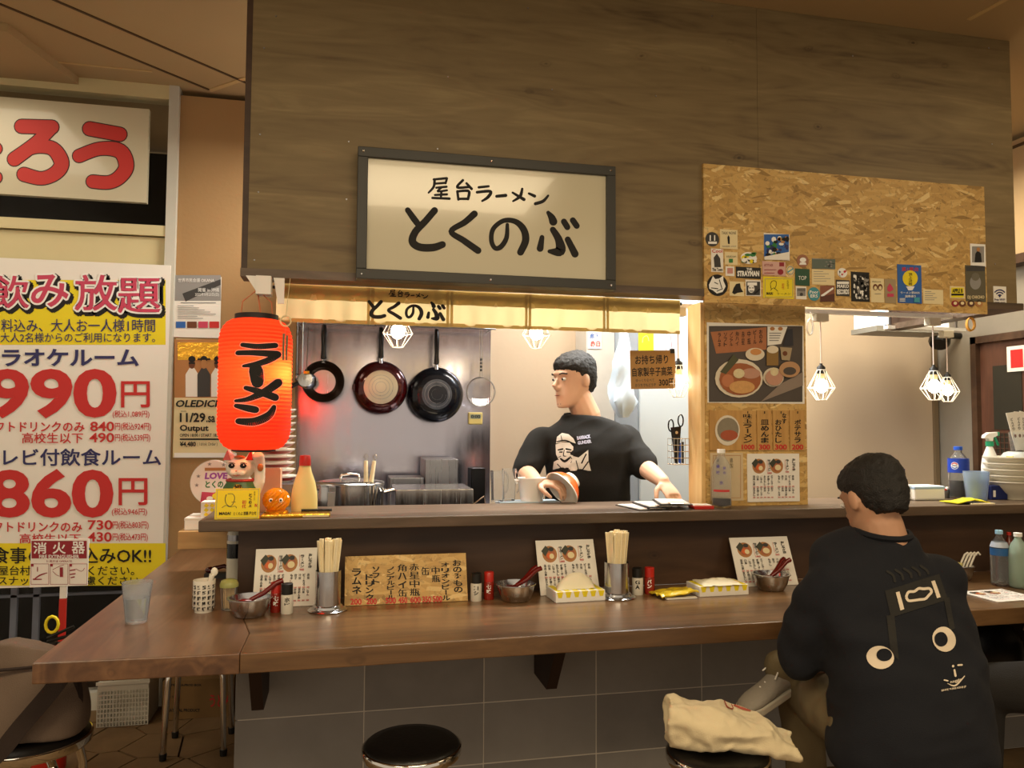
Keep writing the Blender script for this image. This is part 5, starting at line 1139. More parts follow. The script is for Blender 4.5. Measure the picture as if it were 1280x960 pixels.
# yellow card in front
a = at(268, 640, 2.62); b = at(324, 640, 2.62)
yc = thing('yellow_card', 'yellow card with a line drawing and black writing, propped before the lucky cat', 'card', ((a.x + b.x) / 2, 2.623, LZ + .001)); W_ = b.x - a.x; H_ = at(297, 611, 2.625).z - LZ
yc.rotation_euler[0] = -.14
MB().box((-W_ / 2, 0, 0), (W_ / 2, .003, H_)).build('card', YEL, yc); f = Flat(None, W_, H_)
for q in ((.03, .03, .97, .045), (.03, .955, .97, .97), (.03, .03, .04, .97), (.96, .03, .97, .97)): f.quad(*q, GREY, 'border')
f.strokes([[(.24, .2, .02), (.22, .35, .015), (.25, .5, .015), (.33, .58, .015), (.4, .5, .015), (.43, .3, .015), (.38, .18, .015), (.28, .17, .02)], [(.16, .62, .015), (.24, .55, .015), (.33, .6, .015), (.45, .58, .015), (.48, .64, .015)], [(.37, .45, .015), (.45, .44, .015)]], DKGREY, n=5)
f.vtext('初代', .6, .38, .69, .66, RED, .04); f.vtext('屋台ラーメン', .86, .1, .89, .4, INK, .02); f.vtext('とくのぶ', .75, .16, .82, .64, INK, .04); f.vtext('祝', .88, .5, .95, .62, RED, .04)
f.text('MASA!', .1, .76, .36, .86, INK, .04); f.text('とくのぶ 那覇 屋台村', .42, .76, .93, .88, INK, .01); f.layers(yc, 0, .0003)
# round LOVE sign, small boxes behind on the wooden shelf
sh = thing('side_shelf', 'plain light wooden plank shelf at the left end behind the ledge', 'shelf', (-.47, 3.0, .93))
pz0, pz1 = at(255, 686, 2.9).z, at(255, 664, 2.9).z
xa_, xb_ = at(222, 675, 2.9).x, XL - .001
MB().box((xa_, 2.9, pz0), (xb_, 3.3, pz1)).build('plank', LWOOD, sh, world=True, bev=.002); MB().box((xb_ - .06, 2.95, pz0 - .1), (xb_, 2.99, pz0 - .0005)).build('bracket', LWOOD, sh, world=True)
ZS = pz1
wbx = thing('white_box', 'flat white carton on the light wooden shelf', 'box', (xa_ + .10, 3.0, ZS)); MB().box((-.085, -.07, 0), (.10, .09, .042)).build('carton', WHITE, wbx, bev=.003); MB().box((-.0855, -.0705, .034), (.1005, .0905, .043)).build('lid', WHT, wbx)
yb_ = thing('patterned_box', 'yellow and white patterned carton on the white box behind the lucky cat', 'box', (xa_ + .125, 3.0, ZS + .043)); MB().box((-.06, -.05, 0), (.06, .05, .055)).build('carton', WHT, yb_, bev=.002)
mb = MB()
for k in range(6):
    for j in range(3): mb.prism([(-.05 + k * .02, -.0506, .008 + j * .016), (-.04 + k * .02, -.0506, .002 + j * .016), (-.032 + k * .02, -.0506, .010 + j * .016), (-.043 + k * .02, -.0506, .018 + j * .016)], (0, .0004, 0))
mb.build('yellow_pattern', YEL, yb_)
pc = at(262, 606, 3.0); Rf = wid(28, pc)
fan = thing('round_love_sign', 'round hand-coloured paper sign reading love behind the lucky cat', 'sign', (pc.x + .01, 3.03, ZS + .099))
zc = pc.z - (ZS + .099) + .005
MB().lathe([(Rf, 0), (Rf, .006)], (0, 0, 0), 40, axis=(0, -1, 0)).build('disc', WHT, fan, loc=(0, .006, zc)); MB().lathe([(Rf * 1.03, 0), (Rf * 1.03, .003)], (0, 0, 0), 40, axis=(0, -1, 0)).build('backing', SILV, fan, loc=(0, .0095, zc)); MB().box((-.02, .0, 0), (.02, .012, zc - Rf)).build('foot', WHT, fan) if zc > Rf + .004 else None
f = Flat(None, 2 * Rf, 2 * Rf); f.text('LOVE', .3, .27, .78, .42, mat('violet_ink', '9a4fa8', .6, nz=0), .05, skew=.1); f.text('とくのぶ', .32, .45, .85, .62, GREEN, .04); f.poly([(.22, .95), (.25, .7), (.5, .72), (.85, .66), (.8, .9), (.5, 1)], PINK, 'doodle'); f.disc(.6, .8, .13, .08, YEL, 'doodle_yellow'); f.disc(.42, .85, .07, .05, WHITE, 'doodle_white'); f.quad(.3, .16, .75, .23, TAN, 'band')
for (x, y) in ((.17, .35), (.14, .55), (.4, .08), (.7, .1)): f.poly([(x + (.05 if k % 2 == 0 else .02) * math.cos(k * PI / 5 - PI / 2), y + (.05 if k % 2 == 0 else .02) * math.sin(k * PI / 5 - PI / 2)) for k in range(10)], GREY, 'star')
for (m, nm, (vs, fs)) in f.L[:]: pass
k = 0
for (m, nm, (vs, fs)) in f.L: k += 1; MB().add([(x, -.0004 * k, z - Rf + zc) for x, z, _ in vs], fs).build(nm, m, fan)
# amber glass daruma
p = L(345, 643); dm = thing('glass_ornament', 'round amber glass ornament with two googly eyes on the ledge', 'ornament', (at(345, 643, 2.685).x, 2.685, LZ + .014)); r_ = .043
AMB = mat('amber_glass', 'ffa318', .12, nz=.04, ns=60, trans=.45, ior=1.3, coat=.5)
mb = MB(); n = 28; vs = []; fs = []
for j in range(15):
    ph = PI * j / 14 - PI / 2
    for i in range(n): a = 2 * PI * i / n; k_ = 1 + .06 * (1 if (i + j) % 2 else -1) * math.cos(ph); vs.append((r_ * k_ * math.cos(ph) * math.cos(a), r_ * k_ * math.cos(ph) * math.sin(a), r_ * .95 + r_ * .95 * math.sin(ph)))
for j in range(14):
    for i in range(n): fs.append((j * n + i, j * n + (i + 1) % n, (j + 1) * n + (i + 1) % n, (j + 1) * n + i))
mb.add(vs, fs).build('body', AMB, dm)
for s in (-1, 1):
    e = Vector((s * .0155 + .002, -.0405, .043)); MB().ball(e, (.007, .004, .007), 12).build('eye', WHITE, dm, smooth=True); MB().ball(e + Vector((0, -.003, 0)), (.0038, .002, .0038), 10).build('pupil', INK, dm, smooth=True)
MB().lathe([(.038, 0), (.04, .006), (.03, .012)], (0, 0, -.002), 24).build('cushion', GOLD, dm, smooth=True)
# mayonnaise style bottle
p = L(380, 645); sy_ = thing('squeeze_bottle', 'pale yellow squeeze bottle with a red cap on the ledge', 'bottle', (at(380, 645, 2.735).x, 2.735, LZ))
W2 = wid(32, at(380, 600, 2.735)) / 2
MB().lathe([(0, 0), (W2 * .96, 0), (W2, .006), (W2 * 1.0, .05), (W2 * .96, .075), (W2 * .8, .11), (W2 * .52, .145), (W2 * .42, .165), (0, .165)], n=32, sy=.7).build('body', mat('mayo_yellow', 'e6d38c', .35, nz=0, spec=.4), sy_, smooth=True)
MB().lathe([(0, .1655), (W2 * .45, .1655), (W2 * .45, .178), (W2 * .42, .196), (W2 * .38, .2), (0, .2)], n=28).build('cap', REDP, sy_, smooth=True)
# gold pack lying on ledge
a, b = at(327, 645, 2.66), at(413, 645, 2.66)
gp = thing('gold_pack', 'long flat gold pack lying on the ledge edge under the amber ornament', 'pack', ((a.x + b.x) / 2, 2.66, LZ)); W_ = b.x - a.x
mb = MB(); mb.box((-W_ / 2, -.03, 0), (W_ / 2, .045, .0125)); mb.build('pack', GOLD, gp, bev=.004); MB().box((W_ * .1, -.0305, .002), (W_ * .48, -.0301, .008)).build('print', CREAMP, gp)
mb = MB(); mb.tube([(-W_ / 2 - .004, -.02, .004), (-W_ / 2 - .016, -.025, .008), (-W_ / 2 - .022, -.02, .003)], .006, 6).build('twist', ORANGE, gp, smooth=True)
# pen beside
p = L(396, 637); pn_ = thing('black_pen', 'black pen lying on the gold pack', 'pen', (at(396, 637, 2.705).x, 2.705, LZ + .018)); pn_.location.y = 2.69; MB().tube([(-.05, 0, -.0005), (.05, .0, -.0005)], .0045, 8).build('barrel', BLKG, pn_, smooth=True)
# masu box
p = at(338, 608, 2.875)
ms = thing('wooden_masu_box', 'small square pink-tan wooden box behind the lucky cat', 'box', (p.x, 2.855, LZ)); hm = at(338, 586, 2.835).z - LZ
mb = MB(); w_ = .038
for q in (((-w_, -w_, 0), (w_, -w_ + .006, hm)), ((-w_, w_ - .006, 0), (w_, w_, hm)), ((-w_, -w_ + .006, 0), (-w_ + .006, w_ - .006, hm)), ((w_ - .006, -w_ + .006, 0), (w_, w_ - .006, hm)), ((-w_ + .006, -w_ + .006, 0), (w_ - .006, w_ - .006, .006))): mb.box(*q)
mb.build('box', mat('masu', 'cf9a78', .6, nz=.05, ns=20), ms)
# plates stack behind
p = at(350, 560, 3.15); PL = []
zt0 = at(350, 516, 3.15).z
st0 = thing('side_worktop', 'steel worktop behind the lantern that carries the plate stack', 'worktop', (-.1, 3.0, 0))
zb0 = at(350, 602, 3.15).z
MB().box((XL + .035, 3.0, zb0 - .03), (-.155, 3.5, zb0)).build('top', SSD, st0, world=True)
for (x, y) in ((XL + .05, 2.975), (-.06, 2.975), (XL + .05, 3.22), (-.06, 3.22)): MB().box((x, y, 0), (x + .025, y + .025, zb0 - .03)).build('leg', SSD, st0, world=True)
proto_ = None; N_ = 11
for k in range(N_):
    z = zb0 + k * (zt0 - zb0 - .01) / (N_ - 1)
    lab = 'red and white striped dish in the stack behind the lantern, number %s from the top' % ['one', 'two', 'three', 'four', 'five', 'six', 'seven', 'eight', 'nine', 'ten', 'eleven'][N_ - 1 - k]
    if proto_ is None:
        proto_ = thing('striped_dish', lab, 'dish', (p.x, 3.15, z), group='stack of striped dishes'); r_ = .07
        MB().lathe([(0, 0), (r_ * .55, 0), (r_ * .6, .004), (r_ * .98, .021), (r_, .0255), (r_ * .97, .0255), (r_ * .6, .007), (0, .006)], n=40).build('dish', PORC, proto_, smooth=40); MB().open_lathe([(r_ * .66, .0055), (r_ * .93, .0175)], n=40).build('red_band', mat('dish_red', '8c2a22', .3, nz=0), proto_, smooth=True)
    else: copy_tree(proto_, None, lab, (p.x - .01 + rnd.uniform(-.002, .002), 3.15, z))

# clipboards, red folder, bottle on the ledge right of the cook
p0 = L(775, 637); 
for k, (px, py, rz, lab) in enumerate(((800, 634, .12, 'left clipboard with white slips on the ledge'), (822, 635, -.05, 'middle clipboard with white slips on the ledge'), (848, 636, -.25, 'right clipboard with white slips on the ledge, by the red folder'))):
    p = L(px, py); t = thing('clipboard', lab, 'clipboard', (p.x, 2.735, LZ + .0085 * k), rz)
    MB().box((-.06, -.095, 0), (.06, .1, .003)).build('board', BLK, t); MB().box((-.053, -.085, .0031), (.053, .095, .0055)).build('paper', WHITE, t)
    MB().box((-.03, -.094, .0056), (.03, -.074, .0082)).tube([(-.024, -.1, .006), (-.024, -.108, .008), (.024, -.108, .008), (.024, -.1, .006)], .0016, 6).build('clip', CHROME, t)
p = L(882, 634); t = thing('red_folder', 'thin red folder with white pages at the foot of the pine post', 'folder', (at(882, 634, 2.655).x - .01, 2.655, LZ), -.1); MB().box((-.038, -.012, 0), (.038, .055, .012)).build('cover', REDP, t, bev=.002); MB().box((-.036, -.0, .0121), (.034, .053, .015)).build('pages', WHT, t)
p = L(908, 636); hB = at(908, 561, 2.705).z - LZ
t = pet('clear_bottle', 'clear printed plastic bottle with white cap and dark liquid before the post', (p.x, 2.685, LZ), hB, wid(24, at(908, 600, 2.685)) / 2, WHITE, None, liquid=mat('dark_soup', '1c0d08', .1, nz=0), lf=.17)
a0 = math.atan2(-t.location.y, -t.location.x); rb = wid(24, at(908, 600, 2.685)) / 2 + .0006; mb = MB()
for (s_, u0, zz_, sz, m) in (('美', -.012, .135, .014, 0), ('味', -.012, .115, .014, 0), ('昆', .012, .13, .012, 0), ('布', .012, .115, .012, 0), ('水', .0, .08, .016, 0)):
    v, fc, (a, b, c, d) = glyphs(s_, .02); mb.add([(rb * math.cos(a0 + (u0 + ((x - a) / (c - a) - .5) * sz) / rb), rb * math.sin(a0 + (u0 + ((x - a) / (c - a) - .5) * sz) / rb), zz_ * hB / .2 + (y - b) / (d - b) * sz) for x, y in v], fc)
mb.build('lettering', mat('purple_ink', '5a4a96', .6, nz=0), t)
mb = MB()
for k in range(12): a = a0 - .9 + 1.8 * k / 12; mb.add([(rb * math.cos(a), rb * math.sin(a), .062), (rb * math.cos(a + .15), rb * math.sin(a + .15), .062), (rb * math.cos(a + .15), rb * math.sin(a + .15), .07), (rb * math.cos(a), rb * math.sin(a), .07)], [(0, 1, 2, 3)])
mb.build('red_stripe', RED, t)
# yellow squeeze bottle right of the post
p = at(1012, 628, 2.895); t = thing('squeeze_bottle', 'yellow squeeze bottle half hidden behind the right side of the post', 'bottle', (px1 + .006, 2.88, LZ)); MB().lathe([(0, 0), (.033, 0), (.035, .006), (.034, .08), (.022, .14), (.012, .17), (.005, .195), (0, .195)], n=28, sy=.8).build('body', MATS['mayo_yellow'], t, smooth=True)
# far right group
p = L(1199, 621); t = pet('cola_bottle', 'half full cola bottle with a blue cap and a round red, white and blue mark', (at(1199, 621, 2.855).x, 2.855, LZ), at(1199, 558, 2.855).z - LZ, wid(24, at(1199, 600, 2.855)) / 2, BLUEP, mat('cola_label', '1f3fa6', .4, nz=0), liquid=mat('cola', '1a0a06', .1, nz=0), lf=.35, z0=.5, z1=.77)
r_ = wid(24, at(1199, 600, 2.855)) / 2 + .0012; hB = at(1199, 558, 2.855).z - LZ; a0 = math.atan2(-t.location.y, -t.location.x) - .35
t.children[0]
def on_cyl(mb, pts, fs, r, a0, zc, off=0): mb.add([((r + off) * math.cos(a0 + x / r), (r + off) * math.sin(a0 + x / r), zc + z) for x, z in pts], fs)
for nm, m, fn, of in (('mark_white', WHITE, lambda a: True, 0), ('mark_red', RED, lambda a: math.sin(a) > .25, .0004), ('mark_blue', BLUEI, lambda a: math.sin(a) < -.25, .0004)):
    R_ = .0155 if nm == 'mark_white' else .0135; q = [(R_ * math.cos(a), R_ * math.sin(a)) for a in [2 * PI * k / 40 for k in range(40)] if fn(a)]
    mb = MB(); c = (sum(x for x, _ in q) / len(q), sum(y for _, y in q) / len(q)); on_cyl(mb, [c] + q, [(0, i + 1, (i + 1) % len(q) + 1) for i in range(len(q))], r_, a0, hB * .635, of); mb.build(nm, m, t)
v, fc, (a, b, c, d) = glyphs('PEPSI', .04); mb = MB(); on_cyl(mb, [(((x - a) / (c - a) - .5) * .02, ((y - b) / (d - b) - .5) * .006) for x, y in v], fc, r_, a0, hB * .635, .0008); mb.build('lettering', NAVY, t)
p = L(1221, 624); glass_cup('blue_cup', 'translucent pale blue plastic cup on the ledge between cola and bowls', (at(1221, 624, 2.735).x, 2.735, LZ), at(1221, 589, 2.735).z - LZ, wid(22, p) / 2, wid(29, p) / 2, BLUECUP)
ob_ = MATS; g = thing('blue_cup', 'second blue cup nested inside the blue cup', 'cup', (at(1221, 624, 2.735).x, 2.735, LZ + .016)); r1 = wid(29, p) / 2; MB().lathe([(0, 0), (wid(22, p) / 2 - .004, 0), (r1 - .004, .075), (r1 - .006, .075), (wid(22, p) / 2 - .006, .002), (0, .002)], n=24).build('cup', BLUECUP, g, smooth=True)
p = L(1239, 622); t = thing('blue_pack', 'small dark blue pack with a white window beside the blue cup', 'pack', (at(1239, 622, 2.795).x, 2.795, LZ)); MB().box((-.015, -.015, 0), (.07, .04, .06)).build('pack', mat('deep_blue', '16245e', .4, nz=0), t, bev=.003); MB().box((-.004, -.0158, .012), (.008, -.0152, .04)).build('window_print', WHITE, t)
# spray bottle
p = at(1235, 610, 2.895); sp = thing('spray_bottle', 'white spray bottle with a green collar and trigger on the ledge', 'bottle', (p.x, 2.88, LZ)); k_ = (at(1235, 540, 2.88).z - LZ) / .25
MB().lathe([(0, 0), (.036, 0), (.039, .005), (.039, .12), (.034, .15), (.018, .185), (.013, .195), (0, .195)], n=28, sy=.75).build('body', WHITE, sp, smooth=True).scale = (1, 1, k_)
MB().lathe([(.0, .196), (.0165, .196), (.0165, .214), (0, .214)], n=20).build('collar', mat('green_plastic', '23936a', .4, nz=0), sp, smooth=True).scale = (1, 1, k_)
MB().prism([(-.035, -.011, .226), (-.03, -.011, .238), (-.01, -.011, .248), (.035, -.011, .25), (.035, -.011, .236), (.012, -.011, .228), (.01, -.011, .2145), (-.01, -.011, .2145), (-.012, -.011, .224)], (0, .022, 0)).build('spray_head', WHITE, sp, bev=.003).scale = (1, 1, k_)
MB().box((.0352, -.009, .234), (.046, .009, .25)).build('nozzle', MATS['green_plastic'], sp, bev=.002).scale = (1, 1, k_)
MB().prism([(.022, -.004, .232), (.03, -.004, .232), (.048, -.004, .2), (.043, -.004, .198)], (0, .008, 0)).build('trigger', MATS['green_plastic'], sp).scale = (1, 1, k_)
MB().open_lathe([(.0397, .07), (.0397, .084)], n=28, sy=.75).build('green_band', MATS['green_plastic'], sp, smooth=True).scale = (1, 1, k_)
# yellow cloth & stick
p = L(1206, 627); t = thing('yellow_cloth', 'bright yellow folded napkin pack lying before the cola bottle', 'napkins', (at(1206, 627, 2.675).x, 2.675, LZ)); vs = []; fs = []
for i in range(13):
    for j in range(7): u, v = i / 12, j / 6; vs.append(((u - .5) * .15, (v - .5) * .1, .004 + .018 * math.sin(PI * u) * math.sin(PI * min(1, v + .2)) * (1 + .6 * noise.noise(Vector((u * 5, v * 3, 7))))))
for i in range(12):
    for j in range(6): a = i * 7 + j; fs.append((a, a + 1, a + 8, a + 7))
o = MB().add(vs, fs).build('film', mat('bright_yellow', 'e6dc20', .5, nz=.03), t); so = o.modifiers.new('s', 'SOLIDIFY'); so.thickness = .0035; so.offset = -1
p = L(1228, 628); t = thing('wooden_spatula', 'flat pale wooden stick lying in front of the yellow napkins', 'stick', (at(1228, 628, 2.62).x, 2.62, LZ)); MB().box((-.055, -.006, 0), (.055, .006, .006)).build('stick', CHOP, t, bev=.002)
# bowl stack (pale)
p = L(1268, 628); BWX = at(1268, 628, 2.805).x; zt0 = at(1268, 571, 2.785).z; BOWLM = mat('pale_bowl', 'd9d1bd', .3, nz=.02, coat=.3)
proto_ = None; R_ = .112; hb = .078; N_ = 5; stp = (zt0 - LZ - hb) / (N_ - 1)
for k in range(N_):
    lab = 'large pale ramen bowl in the stack at right, ' + ['lowest', 'second from the bottom', 'middle one', 'second from the top', 'topmost'][k]
    if proto_ is None:
        proto_ = thing('ramen_bowl', lab, 'bowl', (BWX, 2.805, LZ), group='stack of pale ramen bowls')
        MB().lathe([(0, .004), (.042, .004), (.043, 0), (.048, 0), (.05, .012), (.075, .03), (.098, .055), (R_ - .003, hb - .008), (R_ + .004, hb - .004), (R_ + .004, hb), (R_ - .006, hb), (.094, .057), (.07, .034), (.04, .018), (0, .016)], n=48).build('bowl', BOWLM, proto_, smooth=50)
    else: copy_tree(proto_, None, lab, (BWX + rnd.uniform(-.003, .003), 2.805, LZ + stp * k))
zb_ = LZ + stp * 4 + .02
t = thing('yellow_lid_jar', 'clear tub with yellow side clips resting in the top bowl', 'tub', (BWX + .015, 2.805, zb_)); MB().lathe([(0, 0), (.05, 0), (.06, .02), (.06, .055), (.045, .075), (.03, .08), (0, .08)], n=32).build('tub', mat('frosted_plastic', 'd6dde0', .3, nz=0, trans=.3), t, smooth=True)
for a in (-2.735, -1.6, -.8): MB().obox((.061 * math.cos(a), .061 * math.sin(a), .052), (.012 * math.sin(a), -.012 * math.cos(a), 0), (.006 * math.cos(a), .006 * math.sin(a), 0), (0, 0, .009)).build('clip', YELC if 'YELC' in globals() else mat('clip_yellow', 'd8cf74', .4, nz=0), t)
t = thing('clear_canister', 'tall clear canister holding paper sleeves on top of the tub', 'canister', (BWX + .035, 2.805, zb_ + .0805)); MB().lathe([(0, 0), (.034, 0), (.04, .08), (.041, .085), (.0385, .085), (.0325, .003), (0, .003)], n=28).build('canister', PLASTIC_CLEAR, t, smooth=True)
for k, (dx, lean) in enumerate(((-.012, -.22), (.006, -.04), (.018, .1))):
    s = thing('paper_sleeve', ['left paper sleeve leaning out of the clear canister', 'middle paper sleeve in the clear canister', 'right paper sleeve in the clear canister'][k], 'sleeve', (BWX + .035 + dx, 2.8 + k * .006, zb_ + .085)); s.rotation_euler[1] = lean
    MB().prism([(-.012, 0, 0), (.012, 0, 0), (.022, 0, .165), (-.022, 0, .17)], (0, .002, 0)).build('sleeve', WHT, s); f = Flat(None, .03, .16); f.vtext('どんぐり', .3, .1, .7, .45, INK, .03); f.disc(.5, .6, .2, .05, BROWN, 'mark'); f.layers(s, 0, .0004)
# blurred pale things behind the customer's head
p = L(1152, 625); t = thing('white_tray', 'white plastic tray with blue rim behind the customer\'s head', 'tray', (at(1152, 625, 2.855).x, 2.855, LZ)); MB().box((-.075, -.05, 0), (.075, .05, .06)).build('tray', WHITE, t, bev=.008); MB().box((-.076, -.051, .045), (.076, .051, .058)).build('rim', mat('pale_blue', '9fb6cf', .4, nz=0), t, bev=.004)
p = L(1130, 620); t = thing('blue_top_bottle', 'small white bottle with dark blue top behind the customer\'s head', 'bottle', (at(1130, 620, 2.855).x - .01, 2.855, LZ)); MB().lathe([(0, 0), (.022, 0), (.022, .09), (.012, .1), (0, .1)], n=20).build('body', WHITE, t, smooth=True); MB().lathe([(0, .1005), (.014, .1005), (.014, .13), (0, .13)], n=16).build('cap', NAVY, t, smooth=True)
p = L(1182, 617); t = thing('small_dish', 'small dark dish with red and white food beside the cola bottle', 'dish', (at(1182, 617, 2.895).x - .01, 2.895, LZ)); MB().lathe([(0, 0), (.025, 0), (.03, .035), (.027, .035), (.022, .004), (0, .004)], n=24).build('dish', SSD, t, smooth=True); MB().ball((0, 0, .034), (.022, .02, .012), 10).build('food', REDP, t, smooth=True); MB().ball((.006, -.012, .04), .009, 8).build('garnish', WHT, t, smooth=True)

# ------------------------------------------------------------ kitchen
BZ = .86
bench = thing('kitchen_bench', 'steel kitchen bench along the back wall', 'bench', (.3, 3.6, 0)); 
MB().box((-.145, 3.12, BZ - .04), (.83, YK - .035, BZ)).build('worktop', SSD, bench, world=True); MB().box((-.13, 3.16, .08), (.8, YK - .05, BZ - .041)).build('cabinet', SSD, bench, world=True)
# stainless wall sheets
SX0, SX1 = at(368, 500, YK - .03).x, at(613, 500, YK - .03).x
STW = SS
shs = thing('steel_splashback', 'big shiny stainless steel splashback behind the hanging pans', 'splashback', ((SX0 + SX1) / 2, YK - .03, BZ + .001))
zs1 = at(500, 400, YK).z + .12
MB().box((SX0, YK - .03, BZ + .001), (SX1, YK - .001, zs1)).build('sheet', STW, shs, world=True)
# hood above with folded lip
hood = thing('extractor_hood', 'steel extractor hood lip above the hanging pans', 'hood', ((SX0 + SX1) / 2, YK - .3, zs1 + .001)); MB().prism([(SX0, YK - .001, zs1 + .001), (SX0, 3.45, zs1 + .02), (SX0, 3.45, zs1 + .09), (SX0, YK - .001, zs1 + .3)], (SX1 - SX0, 0, 0)).build('hood', SSD, hood, world=True)
zr = at(480, 414, 3.98).z + .01
rl = thing('pan_rail', 'horizontal steel rail from which the pans hang', 'rail', (.25, 3.98, zr)); MB().tube([(SX0 + .01, 3.98, zr + .02), (SX1 + .0, 3.98, zr + .02)], .006, 8).build('rail', SSD, rl, world=True)
for x in (SX0 + .02, SX1 - .02): MB().tube([(x, 3.98, zr + .02), (x, YK - .031, zr + .02)], .005, 8).build('rail_arm', SSD, rl, world=True)
def pan(label, px, py, rpx, m, inner, handle_top, Y=3.97, disc=.62, pour=False, ring=True, hm=BLKG, flip=False):
    c = at(px, py, Y); R_ = wid(rpx, c); top = zr + .02
    t = thing('frying_pan', label, 'pan', (c.x, Y, c.z), group='pans hanging on the rail')
    # pan axis towards the room: outside of base faces the room
    ax = (0, -1, 0)
    if not flip:
        MB().lathe([(R_, -.05), (R_ * .98, -.035), (R_ * .86, -.006), (R_ * .66, .008), (0, .009)], n=48, axis=ax).build('body', m, t, smooth=60)
        if ring: MB().lathe([(R_ * disc, .0088), (R_ * disc, .0115), (R_ * (disc - .04), .0125), (0, .0125)], n=40, axis=ax).build('base_disc', inner, t, smooth=30)
        if ring:
            for q in (.2, .32, .44): MB().tube([(R_ * q * math.cos(a), -.0128, R_ * q * math.sin(a)) for a in [k * PI / 16 for k in range(32)]], .0012, 4, closed=True).build('base_ring', SSD, t)
    else:
        MB().lathe([(0, -.04), (R_ * .62, -.038), (R_ * .8, -.02), (R_, .02), (R_ * .98, .022), (R_ * .76, -.014), (R_ * .6, -.03), (0, -.032)], n=40, axis=ax).build('body', m, t, smooth=60)
        MB().lathe([(0, -.0315), (R_ * .58, -.0295)], n=40, axis=ax).build('inner_base', inner, t, smooth=30)
    yk_ = .035 if not flip else 0
    MB().tube([(0, yk_ - .01, R_ * .88), (0, yk_ - .005, R_ * 1.12)], [.012, .009], 8).build('handle_neck', SSB, t, smooth=True)
    hl = top - c.z - .01
    MB().tube([(0, yk_ - .005, R_ * 1.1), (0, yk_ - .012, R_ * 1.1 + (hl - R_ * 1.1) * .3), (0, yk_ - .01, R_ * 1.1 + (hl - R_ * 1.1) * .7), (0, yk_, hl)], [.015, .0115, .0145, .011], 10).build('handle', hm, t, smooth=True)
    MB().tube([(.007 * math.cos(a), yk_ + .0, hl + .007 + .012 * math.sin(a)) for a in [k * PI / 6 for k in range(12)]], .0015, 5, closed=True).build('hanging_hook', CHROME, t, smooth=True)
    if pour: MB().prism([(-R_ * 1.03, .035, -.012), (-R_ * 1.03, .035, .012), (-R_ * .93, .03, .02), (-R_ * .93, .03, -.02)], (0, -.012, 0)).build('spout', m, t)
    return t
SPIRAL = mat('pan_base_steel', 'cfc4ae', .32, metal=.85, nz=.05)
pan('deep red frying pan with spiral steel base, middle of the hanging row', 476, 484, 34, mat('red_enamel', '4a0c0c', .18, nz=.05, metal=.4, coat=.6), SPIRAL, 0, disc=.62, pour=True)
pan('blue-black wok-like pan with dark worn base, right of the red pan', 546, 493, 35, mat('blue_black_enamel', '14161d', .25, nz=.2, ns=12, metal=.5, coat=.3), mat('worn_steel', '5d6069', .35, metal=.8, nz=.45, ns=25), 0, disc=.54)
o = COL.objects.get('frying_pan.001')
MB().lathe([(0, .0001), (wid(35, at(546, 493, 3.97)) * .34, .0001), (wid(35, at(546, 493, 3.97)) * .30, .001), (0, .001)], n=24, axis=(0, -1, 0)).build('burnt_patch', mat('burnt', '171922', .3), o, loc=(.006, -.0127, 0))
pan('small brown steel pan seen from the inside, left end of the hanging row', 404, 477, 26, mat('brown_steel', '3a2c20', .3, metal=.7, nz=.2), SSB, 0, flip=True)
# small pot/ladle hanging on the left, strainer on the right
c = at(383, 475, 3.86); t = thing('small_saucepan', 'shiny little steel saucepan hanging in front of the brown pan', 'saucepan', (c.x, 3.86, c.z))
MB().lathe([(.04, -.045), (.041, .012), (.035, .02), (0, .021)], n=32, axis=(-.25, -1, .1)).build('body', SSB, t, smooth=50)
MB().tube([(-.03, 0, -.01), (-.10, -.01, -.05)], [.009, .012], 8).build('handle', BLK, t, smooth=True); MB().tube([(0, .0, .035), (0.0, .1, zr + .0 - c.z)], .002, 5).build('hook', CHROME, t); MB().box((-.012, -.03, .028), (.014, .0, .042)).build('lug', GOLD, t)
c = at(601, 490, 3.95); R_ = wid(18, c)
t = thing('mesh_strainer', 'round steel mesh strainer with a chain-like handle at the right end of the row', 'strainer', (c.x, 3.95, c.z))
MB().tube([(R_ * math.cos(a), 0, R_ * math.sin(a)) for a in [k * PI / 20 for k in range(40)]], .0035, 6, closed=True).build('rim', SSB, t, smooth=True)
mb = MB()
for k in range(-8, 9):
    u = k / 9 * R_; h_ = math.sqrt(R_ * R_ - u * u)
    mb.tube([(u, .03 * (1 - (u / R_) ** 2) * (1 - q * q) , q * h_) for q in (-1, -.5, 0, .5, 1)], .0009, 4); mb.tube([(q * h_, .03 * (1 - (u / R_) ** 2) * (1 - q * q), u) for q in (-1, -.5, 0, .5, 1)], .0009, 4)
mb.build('mesh', SSB, t); hl = zr + .01 - c.z
MB().tube([(-.006, 0, R_), (-.006, 0, hl)], .002, 5).tube([(.006, 0, R_), (.006, 0, hl)], .002, 5).tube([(-.006, 0, hl), (0, 0, hl + .012), (.006, 0, hl)], .002, 5).build('handle', CHROME, t)
for k in range(4): MB().ball((0, 0, R_ + .04 + k * .018), (.007, .004, .0075), 8).build('handle_bead', DKGREY, t, smooth=True)
